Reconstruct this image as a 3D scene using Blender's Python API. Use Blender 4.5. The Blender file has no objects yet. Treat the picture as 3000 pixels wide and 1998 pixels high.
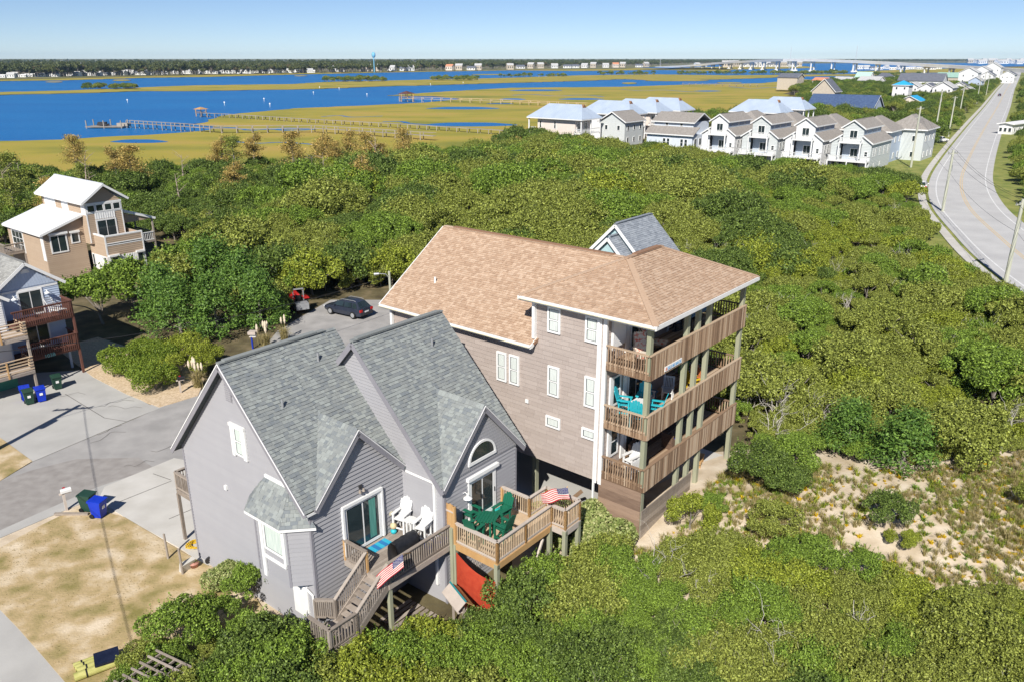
import bpy, math, random
import numpy as np
from mathutils import Vector, Matrix
R = math.radians
scene = bpy.context.scene
COL = scene.collection
# ---------------------------------------------------------------- camera
FPX, CXP, CYP, HORP, CAMH = 2333.0, 1500.0, 999.0, 172.0, 23.0      # focal length etc. in pixels of the 3000 px frame
PITCH = math.atan((CYP - HORP) / FPX)
cd = bpy.data.cameras.new("camera"); cam = bpy.data.objects.new("camera", cd); COL.objects.link(cam)
cd.sensor_width = 36; cd.lens = 36 * FPX / 3000; cd.clip_start = 0.5; cd.clip_end = 30000
cam.location = (0, 0, CAMH); cam.rotation_euler = (math.pi / 2 - PITCH, 0, 0)
scene.camera = cam
# ---------------------------------------------------------------- light
SUN_AZ, SUN_EL = 194.0, 40.0        # where the sun stands: degrees clockwise from +Y
w = bpy.data.worlds.new("World"); scene.world = w; w.use_nodes = True
nt = w.node_tree; nt.nodes.clear()
sky = nt.nodes.new("ShaderNodeTexSky"); sky.sky_type = 'NISHITA'; sky.sun_disc = False
sky.sun_elevation = R(SUN_EL); sky.sun_rotation = R(SUN_AZ)
sky.altitude = 0; sky.air_density = 0.6; sky.dust_density = 0.0; sky.ozone_density = 4.0
tint = nt.nodes.new("ShaderNodeMix"); tint.data_type = 'RGBA'; tint.blend_type = 'MULTIPLY'; tint.inputs[0].default_value = 1
tint.inputs[7].default_value = (0.92, 0.92, 0.98, 1)
bg = nt.nodes.new("ShaderNodeBackground"); bg.inputs[1].default_value = 0.076
wo = nt.nodes.new("ShaderNodeOutputWorld")
nt.links.new(sky.outputs[0], tint.inputs[6]); nt.links.new(tint.outputs[2], bg.inputs[0]); nt.links.new(bg.outputs[0], wo.inputs[0])
sl = bpy.data.lights.new("sun", 'SUN'); sun = bpy.data.objects.new("sun", sl); COL.objects.link(sun)
sl.energy = 4.9; sl.angle = R(0.53); sl.color = (1.0, 0.95, 0.87)
sdir = Vector((-math.sin(R(SUN_AZ)) * math.cos(R(SUN_EL)), -math.cos(R(SUN_AZ)) * math.cos(R(SUN_EL)), -math.sin(R(SUN_EL))))
sun.rotation_euler = sdir.to_track_quat('-Z', 'Y').to_euler(); sun.location = (-40, -60, 90)
vs = scene.view_settings
vs.view_transform = 'Standard'; vs.look = 'None'; vs.exposure = 0.4; vs.gamma = 1.0; vs.use_curve_mapping = False
scene.cycles.use_denoising = True
scene.cycles.max_bounces = 6; scene.cycles.diffuse_bounces = 3; scene.cycles.glossy_bounces = 3
scene.cycles.transmission_bounces = 3; scene.cycles.transparent_max_bounces = 6
scene.cycles.sample_clamp_indirect = 6
rnd = random.Random(7)
# ---------------------------------------------------------------- helpers
def at(u, v, z=0.0):
    """point of the place at height z that the 3000 px photograph shows at (u, v)"""
    x = (u - CXP) / FPX; y = (v - CYP) / FPX
    d = Vector((x, math.cos(PITCH) - y * math.sin(PITCH), -math.sin(PITCH) - y * math.cos(PITCH)))
    t = (z - CAMH) / d.z
    return Vector((d.x * t, d.y * t, z))
def tag(o, label=None, cat=None, group=None, kind=None):
    if label: o["label"] = label
    if cat: o["category"] = cat
    if group: o["group"] = group
    if kind: o["kind"] = kind
    return o
def empty(name, loc, rz=0.0, label=None, cat=None, group=None, parent=None):
    o = bpy.data.objects.new(name, None); COL.objects.link(o); o.empty_display_size = .3
    o.location = loc; o.rotation_euler = (0, 0, rz)
    if parent: o.parent = parent
    return tag(o, label, cat, group)
class MB:
    def __init__(s): s.v = []; s.f = []; s.m = []
    def add(s, vs, fs, mi=0):
        b = len(s.v); s.v += [tuple(p) for p in vs]; s.f += [tuple(b + i for i in f) for f in fs]; s.m += [mi] * len(fs); return s
    def box(s, x0, y0, z0, x1, y1, z1, mi=0):
        return s.add([(x0,y0,z0),(x1,y0,z0),(x1,y1,z0),(x0,y1,z0),(x0,y0,z1),(x1,y0,z1),(x1,y1,z1),(x0,y1,z1)],
                     [(0,3,2,1),(4,5,6,7),(0,1,5,4),(1,2,6,5),(2,3,7,6),(3,0,4,7)], mi)
    def prism(s, poly, vec, mi=0):
        n = len(poly); a = [Vector(p) for p in poly]; b = [p + Vector(vec) for p in a]
        return s.add(a + b, [tuple(range(n))[::-1], tuple(range(n, 2*n))] + [(i, (i+1) % n, n + (i+1) % n, n + i) for i in range(n)], mi)
    def beam(s, p, q, w, h, up=(0,0,1), mi=0):
        p = Vector(p); q = Vector(q); d = (q - p).normalized(); up = Vector(up)
        if abs(d.dot(up)) > .98: up = Vector((0, 1, 0))
        x = d.cross(up).normalized() * (w/2); y = x.cross(d).normalized() * (h/2)
        c = [-x-y, x-y, x+y, -x+y]
        return s.add([p + k for k in c] + [q + k for k in c], [(0,1,2,3),(7,6,5,4),(0,4,5,1),(1,5,6,2),(2,6,7,3),(3,7,4,0)], mi)
    def tube(s, pts, rs, n=6, mi=0, cap=True):
        pts = [Vector(p) for p in pts]
        if not hasattr(rs, '__len__'): rs = [rs] * len(pts)
        b = len(s.v); ref = Vector((.31, .17, .93))
        for i, p in enumerate(pts):
            d = (pts[min(i+1, len(pts)-1)] - pts[max(i-1, 0)]).normalized()
            x = d.cross(ref if abs(d.dot(ref)) < .95 else Vector((1,0,0))).normalized(); y = d.cross(x)
            for k in range(n):
                a = 2*math.pi*k/n; s.v.append(tuple(p + (x*math.cos(a) + y*math.sin(a)) * rs[i]))
        for i in range(len(pts)-1):
            for k in range(n):
                s.f.append((b+i*n+k, b+i*n+(k+1) % n, b+(i+1)*n+(k+1) % n, b+(i+1)*n+k)); s.m.append(mi)
        if cap:
            s.f.append(tuple(b+k for k in range(n))[::-1]); s.f.append(tuple(b+(len(pts)-1)*n+k for k in range(n))); s.m += [mi, mi]
        return s
    def lathe(s, prof, c=(0,0,0), n=14, mi=0):
        b = len(s.v); c = Vector(c)
        for r, z in prof:
            for k in range(n):
                a = 2*math.pi*k/n; s.v.append(tuple(c + Vector((r*math.cos(a), r*math.sin(a), z))))
        for i in range(len(prof)-1):
            for k in range(n):
                s.f.append((b+i*n+k, b+i*n+(k+1) % n, b+(i+1)*n+(k+1) % n, b+(i+1)*n+k)); s.m.append(mi)
        s.f.append(tuple(b+k for k in range(n))[::-1]); s.f.append(tuple(b+(len(prof)-1)*n+k for k in range(n))); s.m += [mi, mi]
        return s
    def mesh(s, name, mats, smooth=False):
        me = bpy.data.meshes.new(name); me.from_pydata(s.v, [], s.f)
        for m in (mats if isinstance(mats, (list, tuple)) else [mats]): me.materials.append(m)
        if any(s.m): me.polygons.foreach_set("material_index", s.m)
        if smooth: me.polygons.foreach_set("use_smooth", [True] * len(s.f))
        me.update(); return me
    def build(s, name, mats, parent=None, kind=None, smooth=False, label=None, cat=None, group=None):
        o = bpy.data.objects.new(name, s.mesh(name, mats, smooth)); COL.objects.link(o)
        if parent: o.parent = parent
        return tag(o, label, cat, group, kind)
def obj(name, me, parent=None, loc=None, rz=None, scale=None, kind=None):
    o = bpy.data.objects.new(name, me); COL.objects.link(o)
    if parent: o.parent = parent
    if loc is not None: o.location = loc
    if rz is not None: o.rotation_euler = (0, 0, rz)
    if scale is not None: o.scale = scale if hasattr(scale, '__len__') else (scale,)*3
    return tag(o, kind=kind)
def copy_tree(o, parent=None):
    c = o.copy(); COL.objects.link(c); c.parent = parent
    for ch in list(o.children): copy_tree(ch, c)
    return c
def clip(poly, a, b, c):
    """the part of a convex polygon where a*x + b*y >= c"""
    out = []
    for i in range(len(poly)):
        p, q = poly[i], poly[(i+1) % len(poly)]
        dp = a*p[0] + b*p[1] - c; dq = a*q[0] + b*q[1] - c
        if dp >= 0: out.append(p)
        if (dp >= 0) != (dq >= 0):
            t = dp / (dp - dq); out.append((p[0] + t*(q[0]-p[0]), p[1] + t*(q[1]-p[1])))
    return out
def clip_poly(poly, convex):
    """poly cut to a convex outline given anticlockwise"""
    n = len(convex)
    for i in range(n):
        (x0, y0), (x1, y1) = convex[i], convex[(i+1) % n]
        a, b = -(y1-y0), (x1-x0)
        poly = clip(poly, a, b, a*x0 + b*y0)
        if len(poly) < 3: return []
    return poly
def ccw(p):
    return p if sum(p[i][0]*p[(i+1) % len(p)][1] - p[(i+1) % len(p)][0]*p[i][1] for i in range(len(p))) > 0 else p[::-1]
# ---------------------------------------------------------------- materials
def S(r, g, b):
    f = lambda c: (c/255/12.92 if c/255 <= .04045 else ((c/255 + .055)/1.055)**2.4)
    return (f(r), f(g), f(b), 1)
MATS = {}
def mat(name, c1, c2=None, scale=3.0, rough=.75, bump=0, island=0.0, stretch=(1,1,1), metal=0, spec=.3, trans=0, c3=None, detail=4, coords='Object', emis=None, bscale=None):
    """procedural material: two (or three) own colours mixed by noise, with a spread between pieces"""
    if name in MATS: return MATS[name]
    m = bpy.data.materials.new(name); m.use_nodes = True; t = m.node_tree; N = t.nodes; L = t.links
    p = N["Principled BSDF"]; p.inputs["Roughness"].default_value = rough; p.inputs["Metallic"].default_value = metal
    p.inputs["Specular IOR Level"].default_value = spec
    tc = N.new("ShaderNodeTexCoord"); mp = N.new("ShaderNodeMapping"); mp.inputs[3].default_value = stretch
    L.new(tc.outputs[coords], mp.inputs[0])
    no = N.new("ShaderNodeTexNoise"); no.inputs["Scale"].default_value = scale; no.inputs["Detail"].default_value = detail
    L.new(mp.outputs[0], no.inputs["Vector"])
    val = no.outputs[0]
    if island:
        geo = N.new("ShaderNodeNewGeometry"); oi = N.new("ShaderNodeObjectInfo")
        a = N.new("ShaderNodeMath"); a.operation = 'ADD'; L.new(geo.outputs["Random Per Island"], a.inputs[0]); L.new(oi.outputs["Random"], a.inputs[1])
        fr = N.new("ShaderNodeMath"); fr.operation = 'FRACT'; L.new(a.outputs[0], fr.inputs[0])
        mx = N.new("ShaderNodeMix"); mx.inputs[0].default_value = island; L.new(val, mx.inputs[2]); L.new(fr.outputs[0], mx.inputs[3]); val = mx.outputs[0]
    rp = N.new("ShaderNodeValToRGB"); e = rp.color_ramp.elements
    lo, hi = (.3, .7) if not island else (.15, .85)
    e[0].position = lo; e[1].position = hi; e[0].color = c1; e[1].color = c2 or c1
    if c3: k = rp.color_ramp.elements.new((lo+hi)/2); k.color = c3
    L.new(val, rp.inputs[0]); L.new(rp.outputs[0], p.inputs["Base Color"])
    if bump:
        bn = N.new("ShaderNodeBump"); bn.inputs["Strength"].default_value = bump; bn.inputs["Distance"].default_value = .03
        n2 = N.new("ShaderNodeTexNoise"); n2.inputs["Scale"].default_value = bscale or scale*4; n2.inputs["Detail"].default_value = 5
        L.new(mp.outputs[0], n2.inputs["Vector"]); L.new(n2.outputs[0], bn.inputs["Height"]); L.new(bn.outputs[0], p.inputs["Normal"])
    if trans:
        tr = N.new("ShaderNodeBsdfTranslucent"); ms = N.new("ShaderNodeMixShader"); ms.inputs[0].default_value = trans
        L.new(rp.outputs[0], tr.inputs[0]); L.new(p.outputs[0], ms.inputs[1]); L.new(tr.outputs[0], ms.inputs[2])
        L.new(ms.outputs[0], N["Material Output"].inputs[0])
    MATS[name] = m
    return m
def dim(c, k): return (c[0]*k, c[1]*k, c[2]*k, 1)
def lin(r, g, b): return (r, g, b, 1)
M_white = mat("white_paint", lin(.74,.74,.73), lin(.80,.80,.79), 2, .5)
M_gutter_in = mat("gutter_metal", lin(.55,.50,.33), lin(.62,.58,.42), 6, .5)
M_glass = mat("window_glass", lin(.016,.026,.03), lin(.03,.045,.05), .7, .06, spec=.8)
M_curtain = mat("curtain_cloth", lin(.42,.50,.46), lin(.62,.68,.63), 9, .9, stretch=(3,3,.2))
M_grey_wall = mat("grey_siding", lin(.303,.301,.320), lin(.338,.336,.352), 1.2, .7, island=.25, bump=.05)
M_grey_trim = mat("grey_trim", lin(.23,.225,.25), lin(.26,.255,.28), 2, .6)
M_shingle = mat("grey_roof_shingle", lin(.17,.19,.205), lin(.29,.315,.305), 9, .9, island=.65, c3=lin(.225,.24,.235), bump=.25)
M_shingle_base = mat("grey_roof_felt", lin(.06,.075,.08), lin(.09,.10,.11), 9, .95)
M_tan_shingle = mat("tan_roof_shingle", lin(.37,.25,.17), lin(.53,.40,.295), 9, .9, island=.6, c3=lin(.445,.315,.22), bump=.25)
M_tan_felt = mat("tan_roof_felt", lin(.25,.14,.09), lin(.3,.18,.11), 9, .95)
M_taupe = mat("taupe_shake", lin(.34,.285,.255), lin(.43,.37,.335), 6, .8, island=.4, stretch=(6,6,.6), bump=.12)
M_taupe_base = mat("taupe_wall", lin(.15,.115,.10), lin(.18,.14,.12), 2, .85)
M_wood_new = mat("golden_wood", lin(.42,.235,.09), lin(.58,.37,.17), 5, .7, island=.4, stretch=(1,1,.25))
M_wood_deck = mat("tan_deck_wood", lin(.42,.30,.19), lin(.60,.465,.32), 4, .8, island=.5)
M_wood_pale = mat("pale_rail_wood", lin(.42,.36,.31), lin(.58,.51,.45), 4, .8, island=.4)
M_wood_grey = mat("weathered_wood", lin(.20,.165,.135), lin(.40,.345,.295), 5, .85, island=.5, bump=.15)
M_wood_brown = mat("brown_weathered_wood", lin(.16,.10,.062), lin(.47,.36,.255), 7, .85, island=.8, stretch=(2,2,.35), bump=.2, c3=lin(.33,.22,.14))
M_wood_dark = mat("dark_red_wood", lin(.085,.035,.025), lin(.17,.075,.055), 5, .75, island=.4)
M_post_green = mat("treated_post_wood", lin(.24,.25,.17), lin(.38,.38,.27), 3, .85, stretch=(3,3,.4), island=.3)
M_plank = mat("skirt_plank", lin(.14,.09,.065), lin(.36,.25,.18), 3, .85, island=.5, stretch=(.5,.5,3), bump=.2)
M_concrete = mat("pale_concrete", lin(.47,.45,.41), lin(.58,.56,.52), .6, .9, bump=.1, bscale=12)
M_conc_grey = mat("grey_concrete", lin(.38,.37,.35), lin(.47,.46,.435), .45, .9, bump=.1, bscale=12)
M_asphalt = mat("old_asphalt", lin(.29,.28,.27), lin(.39,.375,.36), .7, .92, bump=.3, bscale=9, detail=8)
M_rough = mat("rough_asphalt", lin(.255,.235,.22), lin(.345,.325,.305), 1.4, .95, bump=.12, bscale=22, detail=10)
M_road = mat("road_asphalt", lin(.44,.435,.43), lin(.52,.515,.505), .25, .92, bump=.1, bscale=6)
M_black = mat("black_plastic", lin(.012,.012,.014), lin(.02,.02,.022), 5, .45)
M_darkmetal = mat("dark_metal", lin(.03,.03,.035), lin(.05,.05,.055), 5, .5)
M_steel = mat("grey_metal", lin(.30,.31,.33), lin(.38,.39,.40), 5, .45, metal=.3)
# ---------------------------------------------------------------- building helpers
Z = Vector((0, 0, 1))
class Fr:
    """an upright wall plane of a house: origin, direction along the wall, outward normal"""
    def __init__(s, o, U, N): s.o = Vector(o); s.U = Vector(U).normalized(); s.N = Vector(N).normalized()
    def pt(s, u, z, d=0): return s.o + s.U*u + Z*z + s.N*d
def box_on(mb, fr, u0, z0, u1, z1, d0, d1, mi=0):
    p = [fr.pt(u, z, d) for d in (d0, d1) for u, z in ((u0,z0),(u1,z0),(u1,z1),(u0,z1))]
    return mb.add(p, [(3,2,1,0),(4,5,6,7),(0,1,5,4),(1,2,6,5),(2,3,7,6),(3,0,4,7)], mi)
def siding(house, fr, poly, e, m, base=None, name='wall', board='siding_board', prof=.032):
    wl = MB().prism([fr.pt(u, z, -.12) for u, z in poly], fr.N*.12).build(name, base or m, house)
    z0 = min(p[1] for p in poly); zt = max(p[1] for p in poly)
    while z0 < zt - .02:
        z1 = min(z0 + e, zt)
        pc = clip(clip(poly, 0, 1, z0), 0, -1, -z1)
        if len(pc) >= 3:
            n = len(pc); mb = MB()
            fv = [fr.pt(u, z, .005 + prof*(1 - (z-z0)/e)) for u, z in pc]; bv = [fr.pt(u, z, .001) for u, z in pc]
            mb.add(fv + bv, [tuple(range(n))] + [(i, (i+1) % n, n+(i+1) % n, n+i) for i in range(n)])
            mb.build(board, m, wl)
        z0 = z1
    return wl
def tabs_for(o, U, V, N, poly, e, wmin, wmax, th, rng, gap=.006, lam=.016):
    """course pieces (verts, faces) on a sloped or upright plane"""
    poly = ccw(poly); out = []
    s0 = min(p[1] for p in poly); s1 = max(p[1] for p in poly); u0 = min(p[0] for p in poly); u1 = max(p[0] for p in poly)
    s = s0
    while s < s1:
        u = u0 - rng.uniform(0, wmax)
        while u < u1:
            wd = rng.uniform(wmin, wmax); drop = rng.uniform(0, 1) < .5
            ds = -.015 if drop else 0
            pc = clip_poly([(u, s+ds), (u+wd-gap, s+ds), (u+wd-gap, s+e), (u, s+e)], poly)
            if len(pc) >= 3:
                n = len(pc); t = th + (lam if drop else 0)
                fv = [o + U*a + V*b + N*(.003 + t*(1-(b-s)/e)) for a, b in pc]; bv = [o + U*a + V*b + N*.001 for a, b in pc]
                out.append((fv + bv, [tuple(range(n))] + [(i, (i+1) % n, n+(i+1) % n, n+i) for i in range(n)]))
            u += wd
        s += e
    return out
def lay(parent, tabs, m, name, fieldname, M, nmax=290):
    """the pieces nearest the viewpoint become parts of their own, the rest one field"""
    cp = Vector((0, 0, CAMH)); M = M.copy()
    tabs.sort(key=lambda t: (M @ (sum((Vector(p) for p in t[0]), Vector())/len(t[0])) - cp).length)
    for v, f in tabs[:nmax]: MB().add(v, f).build(name, m, parent)
    rest = MB()
    for v, f in tabs[nmax:]: rest.add(v, f)
    if rest.f: rest.build(fieldname, m, parent, kind='stuff')
def slope(house_or_roof, poly3, base, name='roof', thick=.16):
    """a roof slab from its upper outline; returns object and in-plane axes"""
    P = [Vector(p) for p in poly3]
    n = (P[1]-P[0]).cross(P[2]-P[0]).normalized()
    if n.z < 0: n = -n
    o = MB().prism([p - n*thick for p in P], n*thick).build(name, base, house_or_roof)
    U = Vector((-n.y, n.x, 0)).normalized(); V = n.cross(U)
    if V.z < 0: V = -V
    return o, P[0], U, V, n, [((p-P[0]).dot(U), (p-P[0]).dot(V)) for p in P]
def shingle_slope(parent, poly3, base, rng, e=.15, w=(.12,.30), th=.018):
    o, O, U, V, n, pl = slope(parent, poly3, base)
    return o, tabs_for(O, U, V, n, pl, e, w[0], w[1], th, rng)
def window(house, fr, u0, z0, u1, z1, rails=1, cols=1, frame=.09, depth=.075, glass=None, fm=None, curtain=None, name='window', sill=False):
    fm = fm or M_white; depth = max(depth, .09)
    mb = MB()
    box_on(mb, fr, u0, z0, u0+frame, z1, .0, depth); box_on(mb, fr, u1-frame, z0, u1, z1, 0, depth)
    box_on(mb, fr, u0+frame, z1-frame, u1-frame, z1, 0, depth); box_on(mb, fr, u0+frame, z0, u1-frame, z0+frame, 0, depth)
    if sill: box_on(mb, fr, u0-.04, z0-.05, u1+.04, z0-.001, 0, depth+.04)
    w = mb.build(name, fm, house)
    nu = cols; zi0, zi1 = z0+frame, z1-frame; ui0, ui1 = u0+frame, u1-frame
    for i in range(nu):
        for k in range(rails+1):
            a = ui0+(ui1-ui0)*i/nu + (.02 if i else 0); b = ui0+(ui1-ui0)*(i+1)/nu - (.02 if i < nu-1 else 0)
            c = zi0+(zi1-zi0)*k/(rails+1) + (.02 if k else 0); d = zi0+(zi1-zi0)*(k+1)/(rails+1) - (.02 if k < rails else 0)
            g = MB(); box_on(g, fr, a, c, b, d, .0, .068); g.build('pane', glass or M_glass, w)
            if curtain: g = MB(); box_on(g, fr, a+.04, c+.03, b-.04, d-.03, .0685, .0705); g.build('curtain', curtain, w)
    for i in range(1, nu):
        a = ui0+(ui1-ui0)*i/nu; g = MB(); box_on(g, fr, a-.03, zi0, a+.03, zi1, 0, .074); g.build('mullion', fm, w)
    for k in range(1, rails+1):
        a = zi0+(zi1-zi0)*k/(rails+1); g = MB(); box_on(g, fr, ui0, a-.03, ui1, a+.03, 0, .073); g.build('meeting_rail', fm, w)
    return w
def railing(thing, p, q, h=.95, gap=.13, bw=.04, m=None, mt=None, post=None, name='railing', low=.09, cap=.14, ends=True, face=None):
    """a stretch of deck railing from p to q (deck level): rails, posts and each baluster"""
    p = Vector(p); q = Vector(q); L = (q-p).length; d = (q-p)/L; up = Vector((0, 0, 1))
    r = MB().beam(p+up*h, q+up*h, cap, .04).beam(p+up*(h-.07), q+up*(h-.07), .04, .09).build(name, mt or m, thing)
    MB().beam(p+up*low, q+up*low, .04, .08).build('bottom_rail', mt or m, r)
    n = max(2, int(L/gap)); off = Vector(face)*.045 if face else Vector((0, 0, 0))
    for i in range(1, n):
        c = p + d*(L*i/n) + off + up*rnd.uniform(-.01, .0)
        MB().beam(c+up*(low+.045 if not face else -.12), c+up*(h-.12 if not face else h-.03), bw, bw, up=(0,1,0)).build('baluster', m, r)
    if post is not None:
        for c in ([p, q] if ends else [q]): MB().beam(c-up*.05, c+up*(h-.022), .1, .1).build('rail_post', post, r)
    return r
def planks(thing, x0, y0, x1, y1, z, along='x', wd=.14, m=None, th=.035, name='deck_board', gap=.008):
    a, b = (y0, y1) if along == 'x' else (x0, x1)
    n = max(1, round((b-a)/wd)); s = (b-a)/n
    for i in range(n):
        c0, c1 = a+i*s+gap/2, a+(i+1)*s-gap/2; dz = rnd.uniform(-.004, .002)
        mb = MB()
        if along == 'x': mb.box(x0, c0, z-th+dz, x1, c1, z+dz)
        else: mb.box(c0, y0, z-th+dz, c1, y1, z+dz)
        mb.build(name, m, thing)
def gutter(house, p, q, m=None, name='gutter', s=.11):
    p = Vector(p); q = Vector(q)
    g = MB().beam(p, q, .02, s).build(name, m or M_white, house)
    d = (q-p).normalized(); x = d.cross(Z).normalized()
    MB().beam(p - x*.05 - Z*.03, q - x*.05 - Z*.03, .08, .02).build('gutter_trough', M_gutter_in, g)
    return g
RZ = R(51.0)
D1 = Vector((math.cos(RZ), math.sin(RZ), 0)); D2 = Vector((-math.sin(RZ), math.cos(RZ), 0))
def frame_m(o, rz=RZ): return Matrix.Translation(o) @ Matrix.Rotation(rz, 4, 'Z')
# ================================================================= grey house
GO = Vector((-15.04, 33.05, 0))
G = empty('beach_house', GO, RZ, 'grey two-gabled beach house with blue-grey shingle roofs and bay window', 'house')
GM = frame_m(GO); rg = random.Random(3)
ridA = -4.3; zA = 11.35; kA = 1.02; kAb = 1.08
ridB = -6.56; zB = 11.42; kB = 1.045
def zAf(y): return zA - kA*(ridA - y)
def zBf(y): return zB - kB*(ridB - y)
roofG = MB().beam((-.36, ridA, zA+.035), (5.0, ridA, zA+.035), .24, .05).build('roof', M_shingle, G)
tabs = []
def sl(p3, base=M_shingle_base, e=.155): 
    o, t = shingle_slope(roofG, p3, base, rg, e); o.name = 'roof_slope'; tabs.extend(t)
eA = -9.27
pkA = (2.53, 8.86); kc = 1.08
xl = pkA[0] - (pkA[1]-zAf(eA))/kc; yA0 = ridA - (zA-pkA[1])/kA; xr = 5.0; zr = pkA[1]-kc*(xr-pkA[0]); yr = ridA-(zA-zr)/kA
sl([(-.35, eA, zAf(eA)), (xl, eA, zAf(eA)), (pkA[0], yA0, pkA[1]), (pkA[0], ridA, zA), (-.35, ridA, zA)])
sl([(pkA[0], yA0, pkA[1]), (xr, yr, zr), (xr, ridA, zA), (pkA[0], ridA, zA)])
sl([(-.35, .72, zA-kAb*(.72-ridA)), (-.35, ridA, zA), (5.6, ridA, zA), (5.6, .72, zA-kAb*(.72-ridA))])
sl([(5.0, ridA, zA), (5.6, ridA, zA), (5.6, ridA-.95, zA-.95*kA), (5.0, ridA-.95, zA-.95*kA)])
eB = -11.82
pkB = (7.43, 8.93); yB0 = ridB - (zB-pkB[1])/kB
xlB = max(4.72, pkB[0]-(pkB[1]-zBf(eB))/kc); xrB = pkB[0]+(pkB[1]-zBf(eB))/kc
sl([(4.7, eB, zBf(eB)), (xlB, eB, zBf(eB)), (pkB[0], yB0, pkB[1]), (pkB[0], ridB, zB), (4.7, ridB, zB)])
sl([(pkB[0], yB0, pkB[1]), (xrB, eB, zBf(eB)), (10.35, eB, zBf(eB)), (10.35, ridB, zB), (pkB[0], ridB, zB)])
sl([(4.7, -.6, zB-kB*(-.6-ridB)), (4.7, ridB, zB), (10.35, ridB, zB), (10.35, -.6, zB-kB*(-.6-ridB))])
# cross gables
sl([(pkA[0], yA0, pkA[1]), (pkA[0], eA-.02, pkA[1]), (xl, eA-.02, zAf(eA))])
sl([(pkA[0], yA0, pkA[1]), (xr, yr, zr), (xr, eA-.02, zr), (pkA[0], eA-.02, pkA[1])])
sl([(pkB[0], yB0, pkB[1]), (pkB[0], eB-.02, pkB[1]), (xlB, eB-.02, zBf(eB))])
sl([(pkB[0], yB0, pkB[1]), (xrB, eB-.02, zBf(eB)), (pkB[0], eB-.02, pkB[1])])
# ridge caps and vents
MB().beam((-.1, ridA, zA+.085), (4.5, ridA, zA+.085), .26, .05).build('ridge_vent', M_shingle, roofG)
MB().beam((4.7, ridB, zB+.03), (10.35, ridB, zB+.03), .24, .05).build('ridge_cap', M_shingle, roofG)
MB().beam((4.95, ridB, zB+.08), (10.1, ridB, zB+.08), .26, .05).build('ridge_vent', M_shingle, roofG)
for (px, pz), y0, y1 in ((pkA, yA0, eA), (pkB, yB0, eB)):
    n = 14
    for i in range(n):
        a = y0+(y1-y0)*i/n; b = y0+(y1-y0)*(i+1)/n
        for s in (-1, 1):
            MB().prism([(px, a+.02, pz+.03), (px, b, pz+.045), (px+s*.16, b, pz+.045-.16*kc), (px+s*.16, a+.02, pz+.03-.16*kc)], (0, 0, .012)).build('ridge_shingle', M_shingle, roofG)
for x, y in ((1.2, -6.2), (3.9, -5.2), (8.6, -7.6)): zv = zAf(y) if x < 5 else zBf(y); MB().tube([(x, y, zv-.1), (x, y, zv+.4)], .05, 8).build('vent_pipe', M_steel, roofG)
# fascia and rake boards
def fasc(p, q, m=M_grey_trim, w=.03, h=.24): MB().beam(p, q, w, h).build('fascia_board', m, roofG)
fx = -.37
fasc((fx, .74, zA-kAb*(.72-ridA)-.13), (fx, ridA, zA-.13)); fasc((fx, eA, zAf(eA)-.13), (fx, ridA, zA-.13))
MB().beam((fx-.02, .74, zA-kAb*(.72-ridA)-.0), (fx-.02, ridA, zA), .03, .04).build('drip_edge', M_white, roofG)
MB().beam((fx-.02, eA, zAf(eA)), (fx-.02, ridA, zA), .03, .04).build('drip_edge', M_white, roofG)
fasc((4.68, ridB+1.6, zB-1.6*kB-.13), (4.68, ridB, zB-.13)); fasc((4.68, eB, zBf(eB)-.13), (4.68, ridB, zB-.13))
for (px, pz), ee, xa, xb in ((pkA, eA, xl, 5.0), (pkB, eB, xlB, xrB)):
    for x in (xa, xb):
        z = pz - kc*abs(px-x)
        fasc((px, ee-.04, pz-.13), (x, ee-.04, z-.13), h=.26)
        MB().beam((px, ee-.06, pz+.0), (x, ee-.06, z+.0), .03, .035).build('drip_edge', M_white, roofG)
lay(roofG, tabs, M_shingle, 'shingle', 'shingle_field', GM)
# walls (outline u along the wall, z up)
fX = Fr((0, 0, 0), (0, -1, 0), (-1, 0, 0))                # wall facing -x; u = -y
siding(G, fX, [(-.3, 0), (9.05, 0), (9.05, 6.3), (4.3, 11.1), (-.3, 6.5)], .155, M_grey_wall)
fY = Fr((0, -9.05, 0), (1, 0, 0), (0, -1, 0))
siding(G, fY, [(0, 0), (5.0, 0), (5.0, 6.1), (2.53, 8.72), (0, 6.0)], .19, M_grey_wall, prof=.05)
fXB = Fr((5.0, 0, 0), (0, -1, 0), (-1, 0, 0))
siding(G, fXB, [(4.0, 0), (11.6, 0), (11.6, 5.95), (6.56, 11.2), (4.0, 8.7)], .155, M_grey_wall)
fYB = Fr((5.0, -11.6, 0), (1, 0, 0), (0, -1, 0))
siding(G, fYB, [(0, 0), (4.8, 0), (4.8, 6.05), (0, 6.05)], .19, M_grey_wall, prof=.05)
gw = siding(G, Fr((5.0, -11.62, 0), (1, 0, 0), (0, -1, 0)), [(-.02, 6.05), (4.82, 6.05), (2.43, 8.75)], .3, M_grey_wall, board='wall_band')
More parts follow.
